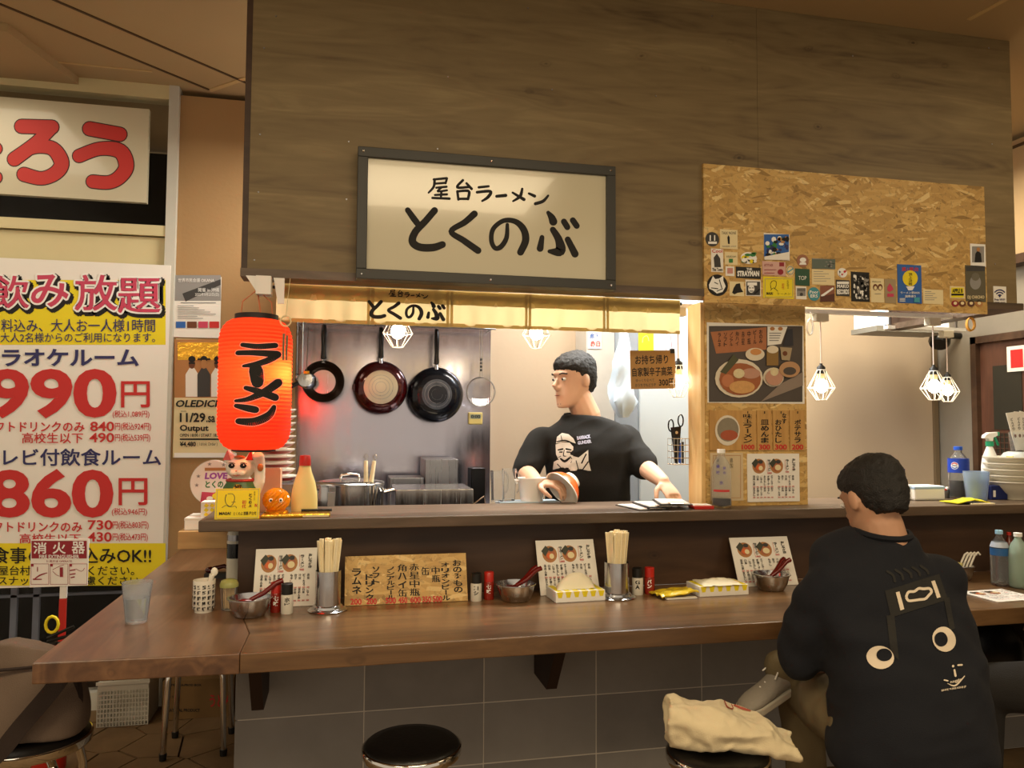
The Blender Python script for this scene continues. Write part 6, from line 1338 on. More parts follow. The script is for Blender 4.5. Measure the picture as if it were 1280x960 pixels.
# yellow timer
c = at(594, 523, YK - .034); t = thing('kitchen_timer', 'small yellow kitchen timer with dark digits on the steel wall', 'timer', (c.x, YK - .047, c.z)); w_ = wid(9, c)
MB().box((-w_, 0, -w_ * .85), (w_, .016, w_ * .85)).build('case', mat('timer_yellow', 'c9b36a', .4, nz=0), t, bev=.006); MB().box((-w_ * .75, -.001, -.002), (w_ * .75, -.0002, w_ * .55)).build('display', mat('lcd', '8f9580', .3, nz=0), t); f = Flat(None, w_ * 1.3, w_ * .5); f.text('0:00', 0, 0, 1, 1, INK, .04); MB().add([(x, -.0015, z) for x, z, _ in f.L[0][2][0]], f.L[0][2][1]).build('lettering', INK, t)
# utensils hanging left of pans
for k, (px, lab) in enumerate(((371, 'thin steel ladle hanging left of the small saucepan'), (378, 'second thin steel ladle hanging left of the small saucepan'))):
    c = at(px, 450, 3.95); t = thing('steel_ladle', lab, 'ladle', (c.x, 3.95, c.z)); hl = zr + .02 - c.z
    MB().tube([(0, 0, -.07), (0, 0, hl)], .003, 6).build('handle', CHROME, t, smooth=True); MB().ball((0, -.01, -.085), (.022, .012, .018), 10).build('ladle_head', SSB, t, smooth=True)
# big stock pot
c = at(437, 628, 3.32); Rp = wid(43, c); ztop = at(437, 606, 3.3).z
t = thing('stock_pot', 'wide steel stock pot with lid on the kitchen bench', 'pot', (c.x, 3.4, BZ)); hp = ztop - BZ
MB().lathe([(0, 0), (Rp, 0), (Rp, hp - .008), (Rp + .004, hp - .006), (Rp + .004, hp), (Rp - .002, hp)], n=56).build('body', SSB, t, smooth=50)
MB().lathe([(Rp + .003, hp + .0005), (Rp, hp + .006), (Rp * .8, hp + .012), (Rp * .7, hp + .011), (Rp * .35, hp + .02), (0, hp + .02)], n=56).build('lid', SSB, t, smooth=60)
MB().tube([(-.04, 0, hp + .019), (-.035, 0, hp + .035), (0, 0, hp + .04), (.035, 0, hp + .035), (.04, 0, hp + .019)], .006, 8).build('lid_handle', CHROME, t, smooth=True)
for s in (-1, 1): MB().tube([(s * Rp, -.04, hp * .8), (s * (Rp + .04), -.035, hp * .85), (s * (Rp + .04), .035, hp * .85), (s * Rp, .04, hp * .8)], .006, 8).build('handle', CHROME, t, smooth=True)
# noodle basket handles hooked on the pot
cx, cy = c.x, 3.4
for k, dx in enumerate((.066, .085)):
    t = thing('noodle_strainer_handle', ['front wooden handled noodle basket hooked on the stock pot', 'rear wooden handled noodle basket hooked on the stock pot'][k], 'strainer', (cx + dx, cy - Rp * .75, BZ + hp + .0)); t.rotation_euler[1] = (-.02, .14)[k]
    MB().tube([(0, 0, .012), (0, 0, .10)], [.010, .008], 10).build('wooden_grip', CHOP, t, smooth=True); MB().tube([(0, 0, .1), (-.009, 0, .117), (0, 0, .13), (.009, 0, .117), (0, 0, .1)], .0018, 6).build('hook', CHROME, t, smooth=True)
    MB().tube([(0, 0, .012), (.015, -Rp * .3, .01), (.015, -Rp * .3, -.12), (.028, -Rp * .3, -.12), (.028, -Rp * .3, .0)], .003, 6).build('wire', CHROME, t, smooth=True)
# steel box and containers
def kbox(label, x0, y0_, x1, y1_, Y, D, m, name='steel_container', cat='container', z=None):
    a, b = at(x0, y1_, Y), at(x1, y0_, Y); t = thing(name, label, cat, ((a.x + b.x) / 2, Y + D / 2, BZ)); W_ = (b.x - a.x) / 2
    MB().box((-W_, -D / 2, 0), (W_, D / 2, b.z - BZ)).build('body', m, t, bev=.004); return t
kbox('wide low steel box on the bench right of the stock pot', 494, 611, 592, 632, 3.3, .3, SSB)
kbox('tall grey steel block against the splashback', 531, 574, 573, 614, 3.8, .25, SSD)
kbox('low dark steel tray left of the tall grey block', 487, 597, 530, 612, 3.8, .2, SSD)
kbox('dark square clear-topped container near the pitchers', 589, 585, 607, 612, 3.75, .12, BLKG, 'dark_container')
b3 = thing('side_table', 'low white counter behind the ledge below the cook\'s bowl', 'counter', (.72, 3.0, 0)); ZB_ = at(630, 628, 2.95).z - .004
MB().box((.60, 2.985, ZB_ - .03), (.845, 3.085, ZB_)).build('top', mat('pale_top', 'b9cddd', .4), b3, world=True); MB().box((.61, 2.99, 0), (.835, 3.08, ZB_ - .031)).build('body', SSD, b3, world=True)
for k, (px, yt, lab) in enumerate(((621, 588, 'tall clear plastic pitcher, the left one behind the ledge'), (634, 586, 'tall clear plastic pitcher, the right one behind the ledge'))):
    p = at(px, 620, 3.035 + .0 * k); t = glass_cup('water_pitcher', lab, (p.x + k * .012, 3.025 + k * .03, ZB_), at(px, yt, 3.035).z - ZB_, .024, .029, PLASTIC_CLEAR, 'pitcher'); MB().tube([(.03, 0, .03), (.042, 0, .05), (.042, 0, .1), (.03, 0, .12)], .003, 6).build('handle', PLASTIC_CLEAR, t, smooth=True)
a, b = at(643, 632, 3.035), at(680, 598, 3.035); t = thing('white_bin', 'white plastic bin behind the ledge left of the cook', 'bin', ((a.x + b.x) / 2 + .01, 3.035, ZB_)); MB().lathe([(0, 0), (.045, 0), (.055, b.z - ZB_), (.058, b.z - ZB_ + .004), (.05, b.z - ZB_ + .004), (.042, .004), (0, .004)], n=32).build('bin', WHITE, t, smooth=50); MB().tube([(-.055, 0, .08), (-.07, 0, .085), (-.06, 0, .07)], .005, 6).build('handle', WHITE, t)
# steel tongs handle leaning
p = at(604, 622, 2.985); t = thing('steel_tongs', 'steel tongs sticking up behind the ledge by the pitchers', 'tongs', (p.x - .02, 2.965, LZ - .005)); MB().tube([(-.03, 0, 0.0), (.02, .0, .035), (.026, 0, .0)], .003, 6).build('tongs', CHROME, t)

# right end of kitchen: fridge panel, pillar, hanging bag, notices, cutlery basket
gx0, gx1 = at(797, 500, 3.62).x, at(880, 500, 3.62).x
fr_ = thing('tall_fridge', 'tall pale blue-grey refrigerator behind the hanging cardboard sign', 'refrigerator', ((gx0 + gx1) / 2 + .1, 3.62, 0)); FRG = mat('fridge', 'bcc6cc', .35, nz=.01)
MB().box((gx0, 3.62, .02), (gx1 + .25, 4.1, 2.3)).build('body', mat('fridge_side', '9ba7b4', .4), fr_, world=True); MB().box((gx0 + .004, 3.6, .06), (gx1 + .246, 3.6195, 2.26)).build('door', FRG, fr_, world=True, bev=.006)
c = at(779, 470, 3.5); t = thing('plastic_bag', 'translucent white-blue plastic bag hanging between wall and refrigerator', 'bag', (c.x, 3.5, c.z - .2))
mb = MB(); vs = []; fs = []; n = 20
for j in range(12):
    for i in range(n): a = 2 * PI * i / n; v = j / 11; rr_ = .06 * (1.0 - .75 * v ** 1.5) * min(1, .3 + 4 * v) * (1 + .75 * noise.noise(Vector((math.cos(a) * 2, math.sin(a) * 2, v * 4)))) + .006; vs.append((rr_ * math.cos(a), rr_ * .7 * math.sin(a), v * .42))
for j in range(11):
    for i in range(n): fs.append((j * n + i, j * n + (i + 1) % n, (j + 1) * n + (i + 1) % n, (j + 1) * n + i))
mb.add(vs, fs).build('bag', mat('bag_film', 'c9dced', .3, nz=.06), t, smooth=True); MB().tube([(0, 0, .41), (.02, .05, .44), (gx0 + .02 - c.x, .0975, .45)], .003, 5).build('loop', MATS['bag_film'], t)
pil0, pil1 = at(733, 450, 3.95).x, at(768, 450, 3.95).x
MB().box((pil0, 3.95, 0), (pil1, YK - .001, 2.2)).build('pillar', mat('pillar_white', 'c9c4ba', .6), None, kind='structure'); COL.objects['pillar'].name = 'trim_6'
f = Flat(3.946); f.board(735, 413, 752, 436, WHT, 'kitchen_notice', 'white paper notice with blue and red writing behind the cook\'s head', 'notice', th=.001); f.text('廊下', 737, 417, 749, 423, BLUEI, .03); f.text('赤白', 738, 426, 750, 433, RED, .03); f.done()
f = Flat(3.597); f.poly
f.board(798, 415, 817, 440, YEL, 'yellow_note', 'yellow note with a pencil drawing on the refrigerator', 'notice', th=.001); f.strokes([[(803, 428, .8), (804, 422, .8), (809, 420, .8), (811, 426, .8)]], GREY); f.done()
f = Flat(3.597); f.board(800, 441, 812, 446, mat('pink_note_paper', 'd96a86', .6), 'pink_note', 'small pink note under the yellow note', 'notice', th=.001); f.done()
# cardboard sign hanging
f = Flat(2.895); CB = mat('cardboard', 'a07a48', .8, nz=.06, ns=8)
f.board(789, 438, 845, 486, CB, 'cardboard_sign', 'brown cardboard sign with handwritten price 300 hanging by a pink string', 'sign', th=.004)
x0, z0, x1, z1 = f.rect
f.text('お持ち帰り', 795, 444, 836, 455, INK, .03); f.text('自家製辛子高菜', 791, 459, 841, 470, INK, .03); f.text('300円', 824, 474, 843, 483, INK, .05); f.text('ゆっくり食べて', 795, 473, 818, 477, DKGREY, .01); f.text('おうちでもどうぞ', 794, 479, 820, 483, DKGREY, .01)
t = f.done(); t.rotation_euler[1] = -.03
mb = MB(); bx, bz = f.base; mb.tube([(.06, .002, z1 - bz), (.07, .002, FB - .028 - bz), (.105 if x1 - bx > .105 else x1 - bx - .01, .002, z1 - bz)], .001, 5).build('string', mat('pink_string', 'd0506a', .6, nz=0), t); MB().box((x1 - bx - .02, -.003, z1 - bz - .012), (x1 - bx - .002, .006, z1 - bz + .006)).build('clip', BLK, t)
# cutlery basket with scissors on the stud
c = at(860, 597, 2.895); zb_ = at(850, 580, 2.895).z; zt_ = at(850, 548, 2.895).z; bxr = px0 - .018
t = thing('wire_basket', 'small chrome wire basket hooked on the inside of the post', 'basket', (bxr - .035, 2.875, zb_)); mb = MB(); h_ = zt_ - zb_
for z in (0, h_ * .25, h_ * .5, h_ * .75, h_): mb.tube([(-.032, -.03, z), (.032, -.03, z), (.032, .03, z), (-.032, .03, z)], .0014, 5, closed=True)
for x in (-.032, -.016, 0, .016, .032): mb.tube([(x, -.03, h_), (x, -.03, 0), (x, .03, 0), (x, .03, h_)], .0011, 4)
mb.build('wires', CHROME, t)
sc = thing('kitchen_scissors', 'black handled kitchen scissors standing in the wire basket', 'scissors', (bxr - .045, 2.875, zb_ + .004))
for s in (-1, 1): MB().tube([(s * .021 + .011 * math.cos(a), 0, h_ + .058 + s * .01 + .024 * math.sin(a)) for a in [k * PI / 8 for k in range(16)]], .003, 6, closed=True).build('loop', BLKG, sc, smooth=True)
MB().prism([(-.022, -.003, h_ + .04), (.022, -.003, h_ + .045), (.008, -.003, .0), (-.004, -.003, .0)], (0, .006, 0)).build('blades', BLKG, sc); MB().lathe([(.006, 0), (.006, .004)], (0, -.0035, h_ + .02), 12, axis=(0, -1, 0)).build('pivot', CHROME, sc)
for k, (dx, m, hh, lab) in enumerate(((-.018, ORANGE, .1, 'orange cutter standing in the wire basket'), (-.002, BLUEP, .08, 'blue marker standing in the wire basket'), (.01, BLK, .085, 'black marker at the right of the wire basket'))):
    q = thing('marker_pen', lab, 'pen', (bxr - .02 + dx, 2.89, zb_ + .004)); MB().tube([(0, 0, 0), (0, 0, hh)], .0055, 8).build('barrel', m, q, smooth=True)

# ------------------------------------------------------------ stools, bags, crates
def stool(name, label, P, r, legs=True, h=None):
    z = P[2]; t = thing(name, label, 'stool', (P[0], P[1], 0), group='round black topped stools')
    MB().lathe([(0, z - .035), (r * .93, z - .035), (r * .97, z - .03), (r * .97, z - .012), (r * .9, z - .003), (r * .7, z), (0, z)], n=48).build('seat', VINYL, t, smooth=50)
    MB().lathe([(r * .985, z - .036), (r * 1.0, z - .03), (r * 1.0, z - .014), (r * .975, z - .011)], n=48).build('rim', CHROME, t, smooth=True)
    for k in range(4):
        a = PI / 4 + k * PI / 2; c, s = math.cos(a), math.sin(a)
        MB().tube([(c * r * .35, s * r * .35, z - .048), (c * r * .72, s * r * .72, z - .05), (c * r * .86, s * r * .86, z - .075), (c * r * .95, s * r * .95, z - .13), (c * r * 1.05, s * r * 1.05, .02)], .0115, 10).build('leg', CHROME, t, smooth=True)
        MB().lathe([(.013, 0), (.015, .025), (0, .026)], (c * r * 1.05, s * r * 1.05, 0), 10).build('foot', BLK, t, smooth=True)
    return t
SZ = .455
p = atz(515, 925, SZ); stool('round_stool', 'round black stool standing empty before the middle of the counter', (p.x, p.y, SZ), wid(62, p))
p = atz(897, 935, SZ - .0); s2 = p; stool('round_stool', 'round stool carrying the cream cloth bag', (p.x, p.y, SZ), wid(64, p))
p = atz(1112, 985, SZ); s3 = Vector((1.385, 1.74, SZ)); stool('round_stool', 'stool under the seated man in the navy shirt', (s3.x, s3.y, SZ), .15)
p = atz(38, 915, SZ); s4 = Vector((p.x, p.y, SZ)); stool('round_stool', 'stool carrying the grey tote at left', (p.x, p.y, SZ), .155)
p0_ = atz(190, 942, 0); p1_ = atz(238, 960, 0); s5 = Vector(((p0_.x + p1_.x) / 2 + .08, (p0_.y + p1_.y) / 2 + .12, SZ))
stool('round_stool', 'stool pushed under the left side of the counter, only its legs showing', (s5.x, s5.y, .43), .15)
s6 = Vector((2.30, 1.82, SZ)); stool('round_stool', 'stool of the dark clothed customer at the right edge', (s6.x, s6.y, SZ), .15)

def softbag(mb_rings, name_, m, t, amp=.006, fr=14, voxel=.006, seed=0):
    return baked(mb_rings, name_, m, t, voxel=voxel, smooth_it=10, disp=lambda c, n: amp * noise.noise(c * fr + Vector((seed, 0, 0))) + amp * .5 * noise.noise(c * fr * 2.3))
# tote
TOTE = cloth('grey_canvas', '6b5a4c'); STRAP = cloth('dark_strap', '2c2019')
tb_ = thing('tote_bag', 'large grey-brown canvas tote bag with dark strap sitting on the left stool', 'bag', (s4.x - .075, s4.y + .0, SZ))
mb = MB(); R6 = []
H_ = .245
for k in range(9):
    u = k / 8; z = SZ + .004 + H_ * u; wx = .215 - .03 * u + .015 * math.sin(PI * u); wy = .105 - .075 * u ** 1.4 + .0
    R6.append([(tb_.location.x + wx * (abs(math.cos(a)) ** .55) * (1 if math.cos(a) > 0 else -1), tb_.location.y + .0 + wy * (abs(math.sin(a)) ** .6) * (1 if math.sin(a) > 0 else -1), z - .028 * math.cos(a) * u) for a in [2 * PI * i / 40 for i in range(40)]])
mb.rings(R6)
bag_o = baked(mb, 'canvas', TOTE, tb_, voxel=.006, smooth_it=8, disp=lambda c, n: .011 * noise.noise(c * 7) + .006 * math.sin(c.x * 38 + c.z * 12 + 3 * noise.noise(c * 5)) * min(1, max(0, (c.z - SZ) * 8)))
lo = tb_.location
mb = MB(); prev = None
path = [(.20, -.045, H_ - .06), (.19, -.10, .185), (.16, -.13, .14), (.105, -.145, .07), (.05, -.155, .0), (-.02, -.16, -.045), (-.1, -.155, -.05), (-.19, -.13, -.01), (-.24, -.09, .08)]
P8 = cr(path, 8)
vs = []; fs = []
for i, q in enumerate(P8):
    a_, b_ = Vector(P8[max(i - 1, 0)]), Vector(P8[min(i + 1, len(P8) - 1)]); tt_ = (b_ - a_).normalized(); sd = tt_.cross(Vector((0, -1, .1))).normalized() * .022
    for s_, o_ in ((1, 0), (-1, 0)): vs.append(Vector(q) + sd * s_ + Vector((0, 0, 0)))
    for s_ in (-1, 1): vs.append(Vector(q) + sd * s_ + Vector((0, .004, 0)))
for i in range(len(P8) - 1):
    a = i * 4; b = a + 4
    for k in range(4): fs.append((a + k, a + (k + 1) % 4, b + (k + 1) % 4, b + k))
MB().add(vs, fs).build('strap', STRAP, tb_, smooth=True)
MB().tube(cr([(-.19, -.08, H_ - .045), (-.1, -.078, H_ - .055), (0, -.075, H_ - .052), (.1, -.068, H_ - .05), (.18, -.05, H_ - .045)], 5), .005, 6).build('zip', STRAP, tb_, smooth=True)
MB().ball((-.1, -.083, H_ - .055), (.025, .008, .01), 8).build('zip_pull', cloth('leather_pull', '5a3a2a'), tb_, smooth=True)
MB().tube(cr([(.195, -.04, .01), (.205, -.035, .1), (.18, -.03, .2), (.165, -.02, H_ - .03)], 5), .012, 6).build('side_strap', STRAP, tb_, smooth=True)
# cream bag on stool 2
CRM = cloth('cream_cotton', 'd9c9a4')
bg = thing('cloth_bag', 'cream cotton bag with a small red print slumped on the right stool', 'bag', (s2.x + .03, s2.y + .0, SZ))
mb = MB(); c0 = bg.location; RG = []
for k in range(17):
    u = k / 16; x = -.155 + .33 * u; hh = .105 * (1 - .45 * u) * (.55 + .45 * math.sin(PI * min(1, .15 + u * .8))) + .012; dp = .095 * (.6 + .4 * math.sin(PI * min(1, u + .1)))
    yaw = -.35; cy = -.03 + .0 * u; drop = -.035 * max(0, u - .6)
    ring = []
    for i in range(32):
        a = 2 * PI * i / 32; e = .62; ca = abs(math.cos(a)) ** e * (1 if math.cos(a) > 0 else -1); sa = abs(math.sin(a)) ** e * (1 if math.sin(a) > 0 else -1)
        px_, py_, pz_ = x, dp * ca, hh * .5 + hh * .5 * sa
        if k < 3 and sa > 0: pz_ += .022 * (3 - k) / 3
        ring.append((c0.x + px_ * math.cos(yaw) - py_ * math.sin(yaw), c0.y + px_ * math.sin(yaw) + py_ * math.cos(yaw), SZ + .004 + pz_ + drop * (1 if math.hypot(px_, py_) > .12 else 0)))
    RG.append(ring)
mb.rings(RG)
def bagd(c, n):
    q = c - c0; r_ = noise.noise(Vector((q.x * 7, q.y * 9, q.z * 9))); f_ = 1 - abs(noise.noise(Vector((q.x * 9 + q.z * 6, q.y * 11, q.z * 16)))) * 2.2
    return .014 * r_ + .011 * max(-.6, f_) - .004 + .004 * noise.noise(q * 45)
cbag = baked(mb, 'cloth', CRM, bg, voxel=.0045, smooth_it=3, disp=bagd)
bvb = BVHTree.FromPolygons([tuple(v.co + c0) for v in cbag.data.vertices], [tuple(p.vertices) for p in cbag.data.polygons])
for nm, pts in (('red_print', [(905, 876, 1.2), (909, 884, 1.6), (916, 886, 1.2), (912, 878, 1.2), (905, 876, 1)]), ('red_print_line', [(918, 882, 2.2), (928, 886, 3), (938, 889, 1.6)])):
    v2, f2 = brush(pts, 6); vs = []
    for (x, y) in v2:
        h = bvb.ray_cast(CP, ray(x, y).normalized()); vs.append(h[0] + h[1] * .0015 if h[0] is not None else None)
    f2 = [f for f in f2 if all(vs[i] is not None for i in f)]
    if f2: MB().add([v if v is not None else c0 for v in vs], f2).build(nm, mat('faded_red', 'a8503a', .8, nz=0), bg, world=True)
# crates and boxes at the back
def crate(label, x0, yt, x1, yb, Y, D):
    a, b = at(x0, yb, Y), at(x1, yt, Y); t = thing('white_basket', label, 'basket', ((a.x + b.x) / 2, Y + D / 2, 0)); W_ = (b.x - a.x) / 2; H_ = b.z
    m = mat('basket_plastic', 'c9c4b4', .5, nz=.02); cb = MB(); cs_ = MB()
    nx, nz_ = 16, 8
    MB().box((-W_, -D / 2, H_ * .8), (W_, -D / 2 + .008, H_)).build('rim', m, t); MB().box((-W_ - .006, -D / 2 - .008, H_ * .93), (W_ + .006, -D / 2 - .0005, H_)).build('lip', m, t)
    for k in range(nx + 1): x = -W_ + 2 * W_ * k / nx; MB().box((x - .0022, -D / 2, .0), (x + .0022, -D / 2 + .005, H_ * .8)).build('upright', m, t)
    for k in range(nz_ + 1): z = H_ * .8 * k / nz_; MB().box((-W_, -D / 2 + .0005, max(0, z - .003)), (W_, -D / 2 + .0045, z + .003)).build('cross_bar', m, t)
    for s in (-1, 1): MB().box((s * W_ - .003 + (.006 if s < 0 else 0) , -D / 2 + .01, 0), (s * W_ + (.003 if s > 0 else .006) - (.003 if s > 0 else 0), D / 2, H_)).build('side', m, t)
    MB().box((-W_ + .01, D / 2 - .005, 0), (W_ - .01, D / 2, H_)).build('back', m, t); MB().box((-W_ + .01, -D / 2 + .012, .002), (W_ - .01, D / 2 - .006, .01)).build('bottom', m, t)
crate('white plastic lattice basket on the floor under the counter', 121, 849, 186, 899, 3.67, .2)
CBX = mat('carton', '7d6038', .85, nz=.05)
f = Flat(3.70); f.board(203, 848, 292, 896, CBX, 'cardboard_box', 'printed cardboard box on the floor in the dark under the counter', 'box', th=.2); f.t.location.z = f.t.location.z
x0, z0, x1, z1 = f.rect
for (s_, a, b, c, d) in (('NSPROD A-PROD BOX', 209, 853, 252, 856), ('コーラ', 209, 868, 217, 871), ('NATURAL PRODUCT', 209, 884, 250, 888)): f.text(s_, a, b, c, d, INK, .03)
f.text('うどん', 262, 866, 290, 882, RED, .02); f.done()
f.t.location.z = .0 if f.t.location.z > -.05 else 0
for chd in f.t.children: pass
t = thing('side_leg_panel', 'dark sloped brace under the side counter', 'brace', (XL, 3.0, .655)); MB().prism([(-.001, 0, .012), (-.2, 0, .012), (-.001, 0, -.14)], (0, .04, 0)).build('gusset', BR, t)
# ------------------------------------------------------------ people
SKIN = mat('skin', 'd2a88c', .5, nz=.04, ns=20); SKIN2 = mat('skin_tan', 'b4896c', .5, nz=.04, ns=20); HAIR = mat('hair', '14110f', .6, nz=.1, ns=80, bump=.5, bs=300)
SHB = cloth('black_cotton', '100f0d', bump=.2); SHN = cloth('navy_cotton', '090c15', bump=.2); KHA = cloth('khaki_cotton', '6a5d42'); DRK = cloth('dark_trousers', '1e1c1a')
V = Vector
def limb(mb, pts, rad, n=14):
    C = cr([tuple(V(p)) + (r,) for p, r in zip(pts, rad)], 5); mb.tube([c[:3] for c in C], [c[3] for c in C], n)
    mb.ball(pts[0], rad[0], 12); mb.ball(pts[-1], rad[-1] * .98, 12)
def hand(mb, wrist, d, palm_n, thumb, curl=.6, s=1.0, spread=1.0):
    """wrist point, direction of the fingers, palm normal (side the fingers curl to), thumb side vector"""
    d = V(d).normalized(); nn = V(palm_n); nn = (nn - d * nn.dot(d)).normalized(); th_ = V(thumb); th_ = (th_ - d * th_.dot(d) - nn * th_.dot(nn)).normalized(); w_ = V(wrist)
    L_ = .085 * s
    rings = []
    for u, hw, ht in ((-.012, .026, .02), (.02, .032, .018), (.055, .041, .016), (.085, .042, .013)):
        c = w_ + d * u * s; rings.append([c + th_ * hw * s * math.cos(a) + nn * ht * s * math.sin(a) for a in [2 * PI * k / 14 for k in range(14)]])
    mb.rings(rings)
    for k, (off, ln) in enumerate(((.031, .072), (.0105, .080), (-.0105, .075), (-.031, .058))):
        b = w_ + d * .08 * s + th_ * off * s; q = [b]; ang = .15; dd = d
        for j, fl in enumerate((.45, .32, .25)):
            ang += curl * (.55, .8, .6)[j]; v = d * math.cos(ang) + nn * math.sin(ang) + th_ * (off * .6 * spread); q.append(q[-1] + v.normalized() * ln * fl * s)
        mb.tube(q, [.0098 * s, .009 * s, .0082 * s, .0068 * s], 8); mb.ball(q[-1], .0068 * s, 8)
    b = w_ + d * .02 * s + th_ * .026 * s; q = [b, b + (d * .5 + th_ * .75 + nn * .3).normalized() * .036 * s]; q.append(q[-1] + (d * .85 + th_ * .3 + nn * (.3 + curl * .4)).normalized() * .03 * s); q.append(q[-1] + (d * .9 + nn * (.3 + curl * .5)).normalized() * .024 * s)
    mb.tube(q, [.014 * s, .012 * s, .0105 * s, .008 * s], 8); mb.ball(q[-1], .008 * s, 8)
def frame(fwd, up=(0, 0, 1)):
    f = V(fwd).normalized(); u = V(up); u = (u - f * u.dot(f)).normalized(); r = f.cross(u); return r, f, u
def head(mb, C, fwd, up=(0, 0, 1), s=1.0):
    r, f, u = frame(fwd, up); C = V(C); Rm = Matrix((r, f, u)).transposed()
    P = lambda x, y, z: C + (r * x + f * y + u * z) * s
    # skull and face as stacked rings, front faces +y
    sec = [(-.118, .018, .030, .062, .0), (-.108, .034, .045, .050, 0), (-.09, .046, .060, .035, 0), (-.065, .056, .074, .022, 0), (-.035, .064, .085, .008, 0), (0, .071, .092, .0, 0), (.03, .074, .096, -.004, 0), (.06, .071, .093, -.006, 0), (.085, .060, .080, -.008, 0), (.103, .040, .055, -.01, 0), (.112, .014, .02, -.01, 0)]
    rings = []
    for z, hx, hy, cy, _ in sec: rings.append([P(hx * math.cos(a), cy + hy * math.sin(a) * (1 if math.sin(a) < 0 else .98), z) for a in [2 * PI * k / 24 for k in range(24)]])
    mb.rings(rings)
    mb.tube([P(0, .086, .018), P(0, .100, -.008), P(0, .112, -.027)], [.006 * s, .009 * s, .0125 * s], 8); mb.ball(P(0, .1, -.031), .013 * s, 8); mb.ball(P(.01, .096, -.032), .009 * s, 8); mb.ball(P(-.01, .096, -.032), .009 * s, 8)
    mb.ball(P(0, .087, -.058), (.022 * s, .012 * s, .007 * s), 10, Rm); mb.ball(P(0, .085, -.069), (.018 * s, .011 * s, .007 * s), 10, Rm); mb.ball(P(0, .078, -.1), (.02 * s, .015 * s, .015 * s), 10, Rm)
    mb.tube([P(-.045, .072, .026), P(-.02, .09, .03), P(.02, .09, .03), P(.045, .072, .026)], .009 * s, 8)
    for sd in (-1, 1): mb.ball(P(sd * .076, -.004, -.006), (.009 * s, .02 * s, .031 * s), 10, Rm)
    return P, Rm
def head_parts(t, P, Rm, s=1.0, hair_back=True, beard=False):
    o = t.location
    for sd in (-1, 1):
        MB().ball(P(sd * .032, .083, .004), (.013 * s, .009 * s, .0075 * s), 12, Rm).build('eye', WHITE, t, world=True, smooth=True); MB().ball(P(sd * .032, .0905, .004), (.0055 * s, .003 * s, .0055 * s), 10, Rm).build('pupil', INK, t, world=True, smooth=True)
        MB().tube([P(sd * .052, .078, .025), P(sd * .035, .093, .030), P(sd * .018, .095, .026)], .0028 * s, 6).build('eyebrow', HAIR, t, world=True, smooth=True)
    MB().ball(P(0, .0985, -.0635), (.019 * s, .003 * s, .0018 * s), 8, Rm).build('mouth', mat('lip', '8a4c40', .5, nz=0), t, world=True, smooth=True)
    mb = MB(); rings = []
    for z, hx, hy, cy in ((-.055, .040, .045, -.048), (-.03, .060, .066, -.036), (0, .0745, .079, -.028), (.03, .0815, .090, -.016), (.05, .081, .1, -.008), (.072, .077, .103, -.006), (.092, .066, .092, -.008), (.112, .046, .068, -.012), (.126, .02, .03, -.014), (.129, .006, .01, -.014)):
        rings.append([P(hx * math.cos(a), cy + hy * math.sin(a), z) for a in [2 * PI * k / 32 for k in range(32)]])
    mb.rings(rings); baked(mb, 'hair', HAIR, t, voxel=.005, smooth_it=3, disp=lambda c, n: .003 * noise.noise(c * 60) + .0025 * noise.noise(c * 130))
    if beard: MB().ball(P(0, .076, -.1), (.024 * s, .018 * s, .018 * s), 12, Rm).build('beard', HAIR, t, world=True, smooth=True)
def torso_rings(mb, sp, n=30):
    """sp: list of (centre, half width vector, half depth vector); loft of superellipses"""
    rings = []
    for c, wv, dv in sp:
        c, wv, dv = V(c), V(wv), V(dv); rings.append([c + wv * (abs(math.cos(a)) ** .8) * (1 if math.cos(a) > 0 else -1) + dv * (abs(math.sin(a)) ** .85) * (1 if math.sin(a) > 0 else -1) for a in [2 * PI * k / n for k in range(n)]])
    mb.rings(rings)
def bvh_of(o):
    me = o.data; off = o.parent.location; return BVHTree.FromPolygons([tuple(v.co + off) for v in me.vertices], [tuple(p.vertices) for p in me.polygons])
def decal(t, bvh, items, name, m, eye, off=.0022, sub=2):
    """planar artwork in picture coordinates dropped on a shirt from the viewing side; every vertex lies on the cloth"""
    vs = []; fs = []
    for v2, f2 in items:
        o = len(vs)
        for (x, y) in v2:
            d = ray(x, y).normalized(); h = bvh.ray_cast(CP, d); q = h[0] if h[0] is not None else None
            vs.append((q + h[1] * off) if q else None)
        fs += [tuple(i + o for i in f) for f in f2]
    fs = [f for f in fs if all(vs[i] is not None for i in f)]
    vs = [v if v is not None else V((0, 0, 0)) for v in vs]
    used = sorted({i for f in fs for i in f}); mp = {a: k for k, a in enumerate(used)}
    if used: MB().add([vs[i] for i in used], [tuple(mp[i] for i in f) for f in fs]).build(name, m, t, world=True)
def d_disc(x, y, rx, ry, rot=0, rings=3, n=28):
    v = [(x, y)]; f = []; c, s = math.cos(rot), math.sin(rot)
    for j in range(1, rings + 1):
        for k in range(n): a = 2 * PI * k / n; p, q = rx * j / rings * math.cos(a), ry * j / rings * math.sin(a); v.append((x + p * c - q * s, y + p * s + q * c))
    for k in range(n): f.append((0, 1 + k, 1 + (k + 1) % n))
    for j in range(rings - 1):
        for k in range(n): a = 1 + j * n; b = a + n; f.append((a + k, b + k, b + (k + 1) % n, a + (k + 1) % n))
    return v, f
def d_quad(p, n=8):
    v = []; f = []
    for i in range(n + 1):
        for j in range(n + 1): u, w_ = i / n, j / n; v.append(tuple((1 - u) * (1 - w_) * p[0][k] + u * (1 - w_) * p[1][k] + u * w_ * p[2][k] + (1 - u) * w_ * p[3][k] for k in (0, 1)))
    for i in range(n):
        for j in range(n): a = i * (n + 1) + j; f.append((a, a + 1, a + n + 2, a + n + 1))
    return v, f
